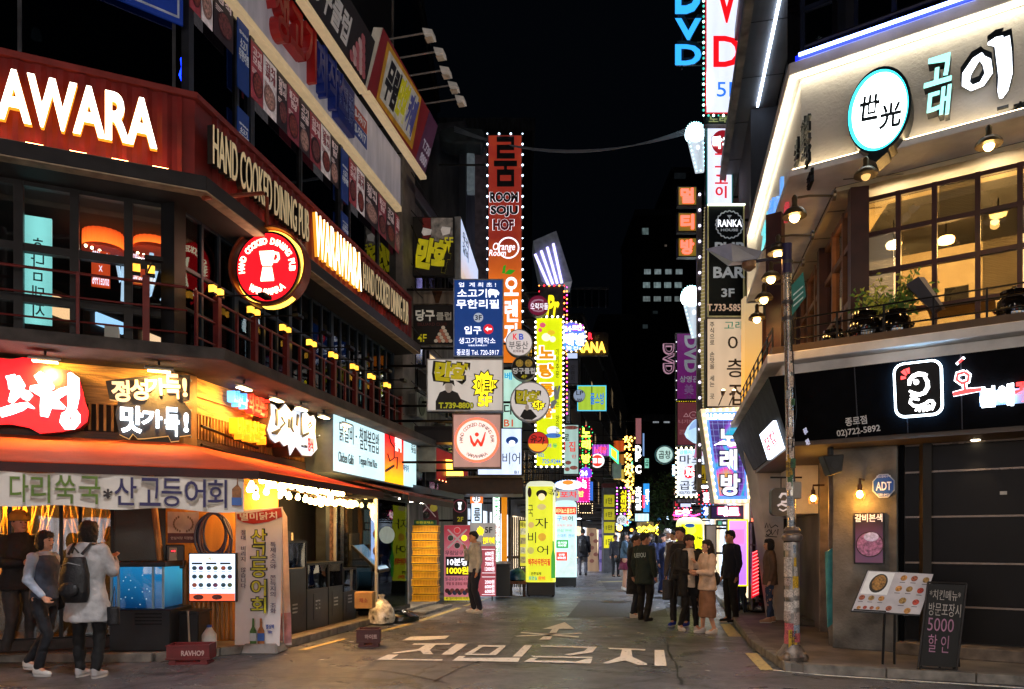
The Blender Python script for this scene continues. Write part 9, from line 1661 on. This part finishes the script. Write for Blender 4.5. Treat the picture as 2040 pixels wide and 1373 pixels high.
t=thing('metal_flue','bright vertical metal flue panel left of the tall orange sign','duct',(-1.2,23,8));f=FP(22.6);a,b_,c,d=prect(f,(930,285,945,380),0);MB(f).box(a,b_,-.3,0,c,d).mk('panel',mat('8a98a0',.35,.4,es=.16,var=.3),t);a,b_,c,d=prect(f,(946,288,969,590),0);MB(f).box(a,b_,-.4,-.05,c,d).mk('panel',mat('5a4e54',.5,.2,es=.05,var=.4),t);a,b_,c,d=prect(f,(915,288,928,590),0);MB(f).box(a,b_,-.3,-.02,c,d).mk('panel',mat('20242c',.5,es=.02),t)
TR=thing('street_tree','dark green street tree closing the gap between the far signs','tree',(12,60,0));f=FP(58);q_=random.Random(12);cu=f.pix(1322)[0]
MB(f).tube([(cu,0,0),(cu-.1,0,2),(cu+.2,.1,4.5),(cu-.2,0,6)],[.2,.17,.12,.05],8).mk('trunk',mat('2c241c',.9),TR)
for k in range(6):a=q_.uniform(0,6.3);MB(f).tube([(cu,0,2.5+k*.5),(cu+math.cos(a)*.8,math.sin(a)*.8,3.4+k*.5),(cu+math.cos(a)*1.4,math.sin(a)*1.2,4.1+k*.5)],[.08,.05,.02],6).mk('limb',mat('2c241c',.9),TR)
b=MB(f);cl=[(cu+q_.gauss(0,.75),q_.gauss(0,.7),1.8+q_.random()*4.7)for _ in range(46)]
for c_ in cl:
 for j in range(70):
  p=[c_[i]+q_.gauss(0,.26)for i in range(3)];r=q_.uniform(.05,.1);an=q_.uniform(0,6.3);dx,dy,dz=math.cos(an)*r,q_.uniform(-1,1)*r,math.sin(an)*r
  b.add([tuple(p),(p[0]+dx-dz*.5,p[1]+dy,p[2]+dz+dx*.5),(p[0]+2*dx,p[1]+dy,p[2]+2*dz),(p[0]+dx+dz*.5,p[1]-dy,p[2]+dz-dx*.5)],[(0,1,2,3)])
b.mk('crown',mat('3a5c2c',.6,var=.5,scale=2),TR,kind='stuff')
for lab,r_,c_,Y in(('beige A-board with faded dish pictures far down the left side',(1170,1052,1192,1134),'a88a70',38),('lilac A-board beside the beige one far down the left side',(1193,1055,1206,1132),'8a7ab0',39)):
 f=FP(Y);a,b_,c,d=prect(f,r_,0);t=thing('a_board',lab,'A-board',((a+b_)/2,Y,0));MB(f).add([(a,.25,.02),(b_,.25,.02),(b_-.1,0,d),(a,0,d),(a,.2,.02),(b_,.2,.02),(b_-.1,-.05,d),(a,-.05,d)],[(0,1,2,3),(4,7,6,5),(0,4,5,1),(1,5,6,2),(2,6,7,3),(3,7,4,0)]).mk('front_board',emi(c_,.55,var=.3),t);MB(f).add([(a,-.6,.02),(b_,-.6,.02),(b_-.1,-.06,d),(a,-.06,d)],[(0,1,2,3)]).mk('back_board',mat('3a3430',.7),t)
 for k in range(5):MB(f).disc((a+b_)/2-.08+.2*(k%2),d*(.85-.15*k),.12,.10,.05+.04*k,.27-.0*k,12).mk('dish_print',emi('8a5a50' if c_[0]=='a' else '5a5090',.4),t)
# ====== the crowd of small signs and wires deep in the street
q_=random.Random(77);cl_=['ff4a5a','ffd24a','5ac8ff','f0f4ff','ff7ad0','7affb0','ffb060','9a7aff','e8f4a0','ff9a4a'];cn_=['red','yellow','blue','white','pink','green','amber','violet','lime','orange']
wd_=['술\n집','노\n래','고\n기','호\n프','당\n구','치\n킨','맥\n주']
for i in range(26):
 k=(i*7)%10;L_=i%3!=2;Y=56+i*1.7;x=q_.uniform(1222,1296)if L_ else q_.uniform(1342,1392);y=q_.uniform(925,1042)if i%2 else q_.uniform(985,1046);w,h=(q_.uniform(5,9),q_.uniform(12,26))if i%2 else(q_.uniform(9,16),q_.uniform(6,10))
 hsign('tiny %s lit sign far down the %s side, %s in line'%(cn_[k],'lantern' if L_ else 'grill house',nm[i//2]if i//2<15 else 'last'),Y,(x-w/2,y-h/2,x+w/2,y+h/2),emi(cl_[k],.9+.5*(i%2),var=.5,scale=2),[(wd_[i%7]if i%2 else wd_[i%7].replace('\n',''),(x-w*.3,y-h*.35,x+w*.3,y+h*.35),WHE if k not in(1,3,8)else BKT,dict(b=.06))],side=-1 if L_ else 1,group='tiny signs far down the street')
for i in range(9):
 t=thing('overhead_cable','thin black cable sagging from the pub end wall towards the sign cluster, %s down'%nm[i],'cable',(-2,19,8),'cables over the left pavement');z=4.2+i*.75;A=LS.p(8.3,.3,z+q_.uniform(0,.5));B=LS.p(8.3+q_.uniform(5,14),q_.uniform(.2,1.6),z+q_.uniform(-1,1));MB().tube([tuple(A*(1-s_)+B*s_-Vector((0,0,q_.uniform(.2,.5)*4*s_*(1-s_))))for s_ in[j/9 for j in range(10)]],.012,5).mk('cable',IRON,t)
for i,(u,z)in enumerate([(8.6,4.6),(9.6,5.4),(11,4.2),(13,6),(15,4.5),(17.5,7)]):
 t=thing('air_conditioner','grey outdoor air conditioner on the left wall, %s one along from the pub'%nm[i],'air conditioner',LS.p(u,.2,z),'air conditioners on the left wall');MB(LS).box(u,u+.8,.02,.34,z,z+.6).mk('casing',mat('8a8a86',.5,var=.4),t,bevel=.015);MB(LS).ring(u+.35,z+.3,.02,.24,.341,.355,20).mk('grille',IRON,t);MB(LS).box(u-.01,u-.003,.06,.3,z+.05,z+.55).mk('side_vent',mat('5a5a58',.5),t)
# ====== people
SKN=mat('b98468',.55,var=.08,scale=9,bump=.1);SKN2=mat('c69478',.55,var=.08,scale=9,bump=.1);HAIR=mat('15100d',.5,var=.5,scale=30,bump=.9,bscale=90)
TXC=bpy.data.textures.new('folds','CLOUDS');TXC.noise_scale=.11;TXC.noise_depth=2;TXH=bpy.data.textures.new('locks','CLOUDS');TXH.noise_scale=.035;TXH.noise_depth=2;PR=random.Random(3)
def cloth(c,v=.22):return mat(c,.8,var=v,scale=7,bump=.8,bscale=13)
def blob(name,sh,m,root,vox=.014,sm=3,**kw):
 """one continuous closed surface grown round the given lumps, tapers and rings"""
 b=MB()
 for s_ in sh:
  k=s_[0]
  if k=='c':
   _,p,q_,r0,r1=s_;b._c([Vector(p),Vector(q_)],[r0,r1],12);b.sph(p,r0,12,8);b.sph(q_,r1,12,8)
  elif k=='e':
   _,c,r=s_;n=16;m_=10;vs=[];fs=[]
   for i in range(m_+1):
    for j in range(n):vs.append((c[0]+r[0]*max(.001,math.sin(math.pi*i/m_))*math.cos(2*math.pi*j/n),c[1]+r[1]*max(.001,math.sin(math.pi*i/m_))*math.sin(2*math.pi*j/n),c[2]-r[2]*math.cos(math.pi*i/m_)))
   for i in range(m_):
    for j in range(n):fs.append((i*n+j,i*n+(j+1)%n,(i+1)*n+(j+1)%n,(i+1)*n+j))
   b.addw(vs,fs+[tuple(range(n-1,-1,-1)),tuple(m_*n+j for j in range(n))])
  else:
   R0=s_[1];n=28;vs=[];fs=[]
   for(cx,cy,z,rx,ry)in R0:
    for j in range(n):a=2*math.pi*j/n;w_=1+(s_[2]if len(s_)>2 else 0)*math.sin(a*5+z*9)*max(0,1-z);vs.append((cx+rx*w_*math.cos(a),cy+ry*w_*math.sin(a),z))
   for i in range(len(R0)-1):
    for j in range(n):fs.append((i*n+j,i*n+(j+1)%n,(i+1)*n+(j+1)%n,(i+1)*n+j))
   b.addw(vs,fs+[tuple(range(n-1,-1,-1)),tuple((len(R0)-1)*n+j for j in range(n))])
 o=b.mk(name,m,root,smooth=True,**kw)
 md=o.modifiers.new('skin','REMESH');md.mode='VOXEL';md.voxel_size=vox;md.use_smooth_shade=True
 m2=o.modifiers.new('soft','SMOOTH');m2.iterations=sm;m2.factor=.5
 if name!='body':
  m3=o.modifiers.new('folds','DISPLACE');m3.texture=TXH if name=='hair' else TXC;m3.texture_coords='LOCAL';m3.mid_level=.5;m3.strength=.03 if name=='hair' else.034 if name in('top','coat','trousers','skirt','vest','coat_front')else.008
 return o
def hand(elb,wr,fing=True,curl=(0,-1,0),up=None):
 e,w=Vector(elb),Vector(wr);d=(w-e).normalized();c=Vector(curl);c=(c-d*c.dot(d)).normalized();s_=d.cross(c);P=w+d*.045;o=[('c',tuple(w),tuple(P+d*.02),.024,.03)]
 if not fing:return o+[('c',tuple(P),tuple(P+d*.07+c*.02),.028,.018)]
 for i,l in enumerate((.062,.072,.068,.052)):
  a=P+d*.03+s_*(i-1.5)*.0195;k=a+d*l*.5+c*.008;t=k+d*l*.3+c*l*.4;o+=[('c',tuple(a),tuple(k),.0092,.0088),('c',tuple(k),tuple(t),.0088,.0075)]
 a=w+d*.02+s_*-.03;k=a+d*.03-s_*.02+c*.015;o+=[('c',tuple(a),tuple(k),.012,.0105),('c',tuple(k),tuple(k+d*.03+c*.01),.0105,.009)];return o
def person(label,px,fy,ty,yaw,z0=0,group=None,near=False,**o):
 Y=(CH-z0)*F/(fy-HY);X=(px-CX)/F*Y;H=CH+(HY-ty)*Y/F-z0;s=H/1.72;t=thing('person',label,'person',(0,0,0),group);g=o.get;fem=g('fem')
 sk=g('skin',SKN2 if fem else SKN);sw=.165 if fem else.19;hp=.095
 rr=lambda k:PR.uniform(-k,k);LL=g('legs',(((rr(.02)-.01,-abs(rr(.05))),(rr(.02)-.02,rr(.07))),((rr(.02)+.01,-abs(rr(.04))),(rr(.02)+.02,rr(.07)))));AR=g('arms',((None),(None)));vox=.0085 if near else.013
 hx_,hy_=g('look',(0,0));hc=Vector((hx_*.3,-.015+hy_*.2,1.60));body=[];J=[]
 for sd,(kn,an)in zip((-1,1),LL):
  hpv=(sd*hp,0,.90);knv=(sd*.095+kn[0],kn[1]-.01,.49);av=(sd*.10+an[0],an[1]+.02,.09+g('lift',(0,0))[sd>0]);J.append((hpv,knv,av));body+=[('c',hpv,knv,.085,.052),('c',knv,av,.052,.034),('c',av,(av[0],av[1]-.12,av[2]-.05),.035,.026)]
 A=[]
 for sd,a in zip((-1,1),AR):
  sh_=(sd*sw,.01,1.40);el,wr=a if a else((sd*(sw+.055),.03,1.12),(sd*(sw+.06),-.03,.87));A.append((sh_,el,wr));body+=[('c',sh_,el,.045,.036),('c',el,wr,.035,.023)]+hand(el,wr,near)
 body+=[('l',[(0,0,.86,.14,.1),(0,0,.98,.15,.10),(0,0,1.1,.125,.09),(0,-.0,1.3,.155,.105),(0,.01,1.42,.14,.08),(0,.01,1.46,.06,.055)]),('c',(0,.015,1.42),(hc.x*.6,hc.y*.5,1.54),.052,.05)]
 tn=R(g('turn',0));c_,q_=math.cos(tn),math.sin(tn)
 def hv(x,y,z):return(hc.x+x*c_-y*q_,hc.y+x*q_+y*c_,hc.z+z)
 body+=[('e',tuple(hc+Vector((0,0,.01))),(.076,.088,.108)),('e',hv(0,-.03,-.045),(.056,.055,.066)),('c',hv(0,-.082,.015),hv(0,-.103,-.022),.009,.014),('e',hv(0,-.078,-.058),(.024,.014,.012)),('e',hv(0,-.07,-.09),(.024,.02,.018)),('e',hv(-.077,.01,-.005),(.012,.02,.03)),('e',hv(.077,.01,-.005),(.012,.02,.03))]
 blob('body',body,sk,t,vox,2)
 ey=MB();
 for x in(-.03,.03):p=hv(x,-.083,.008);ey.sph(p,.0105,8,6,.6)
 ey.mk('eyes',mat('120c0a',.2),t);mo=MB();mo.tube([hv(-.022,-.086,-.056),hv(0,-.094,-.058),hv(.022,-.086,-.056)],.0042,5);mo.mk('mouth',mat('7a3a34',.5),t)
 br=MB()
 for x in(-.03,.03):br.tube([hv(x-.018,-.082,.028),hv(x,-.088,.034),hv(x+.018,-.082,.028)],.0035,4)
 br.mk('eyebrows',HAIR,t)
 ht=g('hair','short');hs=[('e',hv(0,.022,.035),(.089,.092,.098)),('e',hv(0,-.035,.078),(.07,.055,.042))]
 if ht=='bob':hs+=[('e',hv(0,.04,-.03),(.095,.075,.10)),('e',hv(-.07,.0,-.03),(.026,.045,.09)),('e',hv(.07,.0,-.03),(.026,.045,.09)),('e',hv(0,-.055,.062),(.068,.036,.034))]
 if ht=='long':hs+=[('c',hv(0,.05,.0),(hc.x*.4,.10,1.30),.088,.085),('c',hv(-.06,.03,-.02),(-.09,-.02,1.34),.034,.028),('c',hv(.06,.03,-.02),(.09,-.02,1.34),.034,.028),('e',hv(0,.045,-.06),(.095,.06,.1))]
 if ht=='bowl':hs+=[('e',hv(0,-.02,.05),(.092,.088,.07)),('e',hv(0,.03,.0),(.09,.078,.085))]
 blob('hair',hs,g('haircol',HAIR),t,.012,2)
 if g('cap'):blob('cap',[('l',[(hc.x,hc.y+.012,hc.z+.025,.104,.112),(hc.x,hc.y+.015,hc.z+.10,.10,.108),(hc.x,hc.y+.02,hc.z+.155,.055,.06)])]+([('c',hv(-.03,-.09,.045),hv(.03,-.09,.045),.022,.022),('c',hv(-.03,-.13,.04),hv(.03,-.13,.04),.01,.01)]if g('brim')else[]),cloth(g('cap')),t,.012)
 tp=cloth(g('top','222222'));hem=g('hem',.88);wd=g('wide',1.0);ts=[('l',[(0,.0,hem,.168*wd,.125*wd),(0,0,1.0,.162*wd,.12),(0,0,1.14,.152*wd,.112),(0,-.005,1.3,.18 if not fem else.165,.125),(0,.01,1.42,.165 if not fem else.145,.10),(0,.01,1.475,.075,.07)],.03)]
 for sh_,el,wr in A:e_,w_=Vector(el),Vector(wr);ts+=[('c',sh_,el,.068*wd**.5,.055*wd**.5),('c',el,tuple(e_+(w_-e_)*g('cuff',.93)),.054*wd**.5,.040*wd**.5)]
 blob('top',ts,tp,t)
 if g('hood'):blob('hood',[('c',(-.07,.07,1.46),(.07,.07,1.46),.055,.055),('c',(-.09,0,1.46),(-.07,.07,1.46),.03,.045),('c',(.09,0,1.46),(.07,.07,1.46),.03,.045)],tp,t)
 if g('coat'):
  hz=g('coatz',.55);cc=cloth(g('coat'));fl=g('flare',1.1)
  if g('open'):
   for sd in(-1,1):blob('coat_front',[('l',[(sd*.125,-.045,hz,.085,.10),(sd*.125,-.045,1.0,.075,.10),(sd*.118,-.045,1.3,.085,.105),(sd*.10,-.01,1.44,.07,.085)])],cc,t)
   ts2=[('l',[(0,.05,hz,.20*fl,.10),(0,.05,1.0,.17,.095),(0,.045,1.3,.19,.10),(0,.04,1.44,.17,.08)])]
  else:ts2=[('l',[(0,.01,hz,.215*fl,.165*fl),(0,.01,.8,.20*fl,.15*fl),(0,.01,1.05,.178,.135),(0,.005,1.3,.19,.135),(0,.01,1.43,.165,.105),(0,.015,1.49,.085,.08)],.05)]
  for sh_,el,wr in A:e_,w_=Vector(el),Vector(wr);ts2+=[('c',sh_,el,.078,.064),('c',el,tuple(e_+(w_-e_)*.88),.062,.05)]
  blob('coat',ts2,cc,t)
 if g('vest'):blob('vest',[('l',[(0,.0,.9,.18,.135),(0,0,1.14,.165,.125),(0,-.005,1.3,.19,.14),(0,.01,1.43,.15,.11)])],cloth(g('vest')),t)
 if g('skirt'):
  z=g('skz',.5);fl=g('skf',1.15);blob('skirt',[('l',[(0,.0,z,.165*fl,.14*fl),(0,0,(z+.95)/2,.17*fl**.5,.14),(0,0,.86,.165,.128),(0,0,.99,.142,.108)],.04)],cloth(g('skirt')),t)
 if g('pants'):
  w=g('pw',1.0);ps_=[('l',[(0,0,.82,.155,.115),(0,0,.95,.155,.112),(0,0,1.02,.14,.10)])]
  for a,k,e in J:e2=Vector(k)+(Vector(e)-Vector(k))*g('plen',.95);ps_+=[('c',a,k,.098*w,.068*w),('c',k,tuple(e2),.068*w,.056*w)]
  blob('trousers',ps_,cloth(g('pants')),t)
 for a,k,e in J:
  x,y,z=e;tl=g('toe',(0,0));blob('shoe',[('c',(x,y+.02,z-.045),(x,y-.05,z-.045),.042,.043),('c',(x,y-.05,z-.05),(x,y-.155,z-.058),.04,.033),('c',(x,y+.02,z-.01),(x,y-.02,z-.02),.042,.04)],cloth(g('shoes','1a1a1a'),.1),t,.011);MB().lathe((x,y-.062,z-.092),[(.045,0),(.047,.018)],18,1,2.6).mk('shoe_sole',mat(g('sole','c8c4be'),.6),t)
 t.scale=(s,s,s);t.rotation_euler=(0,0,R(yaw));t.location=(X,Y,z0);return t
def strap(t,pts,r=.014,m=None):MB().tube(pts,r,6).mk('strap',m or mat('141416',.5),t)
def carried(t,name,label,cat,shapes,m,extra=None):
 """a bag carried by person t: a thing of its own standing where the person does"""
 b=thing(name,label,cat,(0,0,0));blob('pouch',shapes,m,b,.012)
 if extra:extra(b)
 b.location=t.location;b.rotation_euler=t.rotation_euler;b.scale=t.scale;return b
BK2=mat('0e0e12',.5,var=.4,bump=.5)
p=person('bob haired woman in pale sleeves and navy vest walking past the window',88,1344,1058,80,fem=1,near=1,hair='bob',top='a4b4c8',vest='3c4658',pants='14171f',pw=.95,hem=.95,shoes='c8c4be',legs=(((.0,-.12),(.0,-.02)),((.0,.05),(.0,.30))),lift=(0,.04),arms=(((-.22,.03,1.14),(-.2,-.16,.95)),((.22,.05,1.14),(.2,-.12,.92))))
carried(p,'shoulder_bag','black shoulder bag of the woman walking past the window','bag',[('e',(.25,.06,.86),(.06,.15,.12))],BK2,lambda b:MB().tube([(.25,.02,.95),(.2,.0,1.25),(.05,.08,1.46),(-.1,.1,1.3)],.012,6).mk('strap',BK2,b))
p=person('woman in a long grey coat seen from behind, dark wavy hair over a black backpack',176,1350,1038,172,fem=1,near=1,hair='bob',top='908e90',coat='a8a6a6',coatz=.62,flare=1.18,pants='0c0c0e',shoes='a8a4a4',arms=(((-.24,-.08,1.16),(-.12,-.26,1.3)),((.25,-.06,1.16),(.16,-.25,1.28))))
def bp_(b):
 for sd in(-1,1):MB().tube([(sd*.08,.2,1.36),(sd*.10,.09,1.47),(sd*.12,-.06,1.43),(sd*.15,-.1,1.2)],.016,6).mk('strap',BK2,b)
 blob('front_pocket',[('e',(0,.30,.98),(.12,.05,.09))],BK2,b,.012);MB().tube([(-.04,.2,1.37),(0,.22,1.43),(.04,.2,1.37)],.010,6).mk('handle',BK2,b);MB().tube([(-.11,.27,1.24),(0,.31,1.27),(.11,.27,1.24)],.005,5).mk('zip',STEEL,b)
carried(p,'backpack','black backpack on the back of the woman in the grey coat','backpack',[('l',[(0,.2,.84,.13,.07),(0,.21,.95,.165,.10),(0,.21,1.15,.16,.10),(0,.2,1.33,.11,.075)])],BK2,bp_)
carried(p,'shopping_bag','small black bag hanging from the arm of the woman in the grey coat','bag',[('l',[(-.30,-.0,.58,.07,.05),(-.30,0,.78,.07,.05)])],BK2,lambda b:MB().tube([(-.33,0,.78),(-.28,-.05,1.0),(-.27,0,.78)],.006,5).mk('handle',BK2,b))
person('man in a yellow beanie and black jacket at the eatery window',38,1314,1022,60,near=1,cap='b8862c',top='14130f',coat='161416',coatz=.84,pants='3a3838',shoes='8a3034',arms=(((-.24,-.02,1.14),(-.08,-.26,1.14)),((.24,-.02,1.14),(.06,-.28,1.16))))
person('young man in a light grey hoodie touching his chin by the pink boards',946,1221,1059,-70,hood=1,top='a8a8aa',hem=.86,wide=1.12,pants='10142a',pw=1.08,shoes='d0ccc6',look=(0,-.1),arms=(((-.22,-.10,1.14),(-.06,-.2,1.36)),None))
p=person('man in a dark coat with grey trousers walking away by the beige board',1161,1147,1054,165,top='15171d',coat='181a22',coatz=.7,pants='5a5c66',shoes='1c1c1e');carried(p,'backpack','black backpack of the man walking away by the beige board','backpack',[('l',[(0,.2,.9,.13,.08),(0,.21,1.1,.15,.1),(0,.2,1.35,.11,.07)])],BK2)
p=person('long haired woman in a denim jacket and maroon skirt',1244,1177,1060,85,fem=1,hair='long',top='446078',hem=.95,skirt='6a1838',skz=.62,skf=1.3,shoes='dcd8d2',arms=(((-.2,-.08,1.16),(.02,-.24,1.14)),((.2,-.08,1.14),(-.02,-.25,1.12))));carried(p,'handbag','black handbag with a tan flap at the hip of the woman in the maroon skirt','bag',[('e',(.0,.22,.92),(.09,.07,.11))],BK2,lambda b:blob('flap',[('e',(0,.25,.99),(.085,.05,.05))],mat('a8683c',.5),b,.012))
p=person('man in a dark green jacket with white back lettering, looking right',1284,1236,1062,130,top='12251f',hem=.74,wide=1.08,coat='12251f',coatz=.72,flare=1.0,pants='08080a',pw=1.1,shoes='101012',turn=-35,sole='18181a')
t_=p;text('UEFOU',XYZ,-.16,.10,1.27,1.34,0,mat('b8c8c4',.6,es=.05),t_,name='lettering')if 0 else None
fb=Fr(0,0,-1,0);text('UEFOU',fb,-.13,.15,1.24,1.33,.145,mat('a8b8b4',.6,es=.04),t_,name='lettering',rot=R(4))
person('man in black with a long black coat half hidden behind the green jacketed man',1266,1230,1067,60,top='0a0a0c',coat='0b0b0e',coatz=.5,pants='1c2430',shoes='c8c4c0',flare=1.05)
person('man in a white cap and beige shirt carrying a dark jacket',1330,1178,1056,40,cap='b8b4b4',brim=1,top='b0a08a',wide=1.1,pants='0c0c0e',shoes='8a8678',vest='1c2026')
person('laughing man in a black vest standing right behind the couple',1355,1247,1050,-35,top='4a4240',vest='101014',pants='12161e',shoes='2438a0',turn=-20)
p=person('young man in an open black coat and cream shirt holding a phone',1372,1257,1065,12,near=1,hair='bowl',haircol=mat('2a120e',.5,var=.5,scale=30,bump=.9,bscale=90),top='d8c4ac',hem=.78,coat='0c0c0f',coatz=.62,open=1,pants='08080a',pw=.9,plen=.93,shoes='cfcbc6',turn=28,arms=(((-.24,-.04,1.12),(-.09,-.25,1.05)),((.24,-.03,1.12),(.03,-.26,1.06))))
b=thing('phone','black phone in the hands of the young man in the open black coat','phone',(0,0,0));MB().box(-.07,.02,-.32,-.31,1.04,1.12).mk('body',BK2,b);MB().box(-.065,.015,-.3095,-.308,1.045,1.115).mk('screen',emi('a8c0d8',.5),b);b.location=p.location;b.rotation_euler=p.rotation_euler;b.scale=p.scale
carried(p,'tote_bag','black tote bag hanging at the left of the young man in the open coat','bag',[('l',[(-.38,.05,.56,.1,.05),(-.38,.05,.92,.1,.05)])],BK2,lambda b:MB().tube([(-.44,.05,.92),(-.3,.02,1.38),(-.2,.0,1.46),(-.32,.05,.92)],.012,6).mk('strap',BK2,b))
p=person('young woman in a cream jacket and long brown skirt looking at the man beside her',1409,1262,1076,-75,fem=1,near=1,hair='long',top='d4bca8',wide=1.3,hem=.80,cuff=.9,skirt='8e6850',skz=.30,skf=1.12,shoes='d6d0ca',arms=(((-.24,-.05,1.14),(-.10,-.20,1.30)),((.22,-.06,1.12),(.05,-.24,1.14))))
carried(p,'handbag','small dark bag on the back hip of the woman in the cream jacket','bag',[('e',(-.05,.22,1.0),(.1,.06,.13))],BK2,lambda b:MB().tube([(0,.2,1.1),(.1,.05,1.45),(.02,-.12,1.3),(-.1,-.05,1.1)],.008,5).mk('strap',BK2,b))
person('man in a dark navy sweater standing behind the woman in the cream jacket',1456,1240,1057,-75,top='0e1224',hem=.84,wide=1.08,pants='08080a',pw=1.05,shoes='141416',look=(0,-.05))
person('woman in a blue denim jacket half hidden behind the man in navy',1475,1228,1072,-60,fem=1,hair='long',top='1c3450',pants='223250',shoes='1c2028',vest='14202c')
person('short haired woman in a brown blazer and blue jeans by the slanting wall',1533,1240,1074,-100,z0=.1,fem=1,hair='bob',top='3c2c24',coat='66503f',coatz=.78,flare=1.0,pants='2c4060',pw=.85,plen=.88,shoes='a88468',legs=(((0,0),(0,.06)),((0,0),(0,-.05))))
q_=random.Random(31);cr=[person('distant passer-by in the crowd at the far end of the street',1226,1150,1066,20,group='crowd at the far end',top='3a3c44',pants='16181c'),person('distant passer-by in the crowd at the far end of the street',1300,1150,1068,200,group='crowd at the far end',top='202c54',hem=.8,pants='1c2c60',fem=1,hair='long'),person('distant passer-by in the crowd at the far end of the street',1340,1148,1066,160,group='crowd at the far end',top='8a8078',pants='20242c')]
for i in range(12):
 x=q_.uniform(1268,1345);Y=q_.uniform(20,36);dup(cr[i%3],((x-CX)/F*Y,Y,0),rz=q_.uniform(0,6.28),label='passer-by in the crowd right behind the group standing in the road',group='crowd behind the standing group')
for i in range(13):
 x=[1236,1253,1262,1290,1296,1306,1314,1320,1338,1346,1270,1282,1216][i];Y=q_.uniform(36,60);dup(cr[i%3],((x-CX)/F*Y,Y,0),rz=q_.uniform(0,6.28))
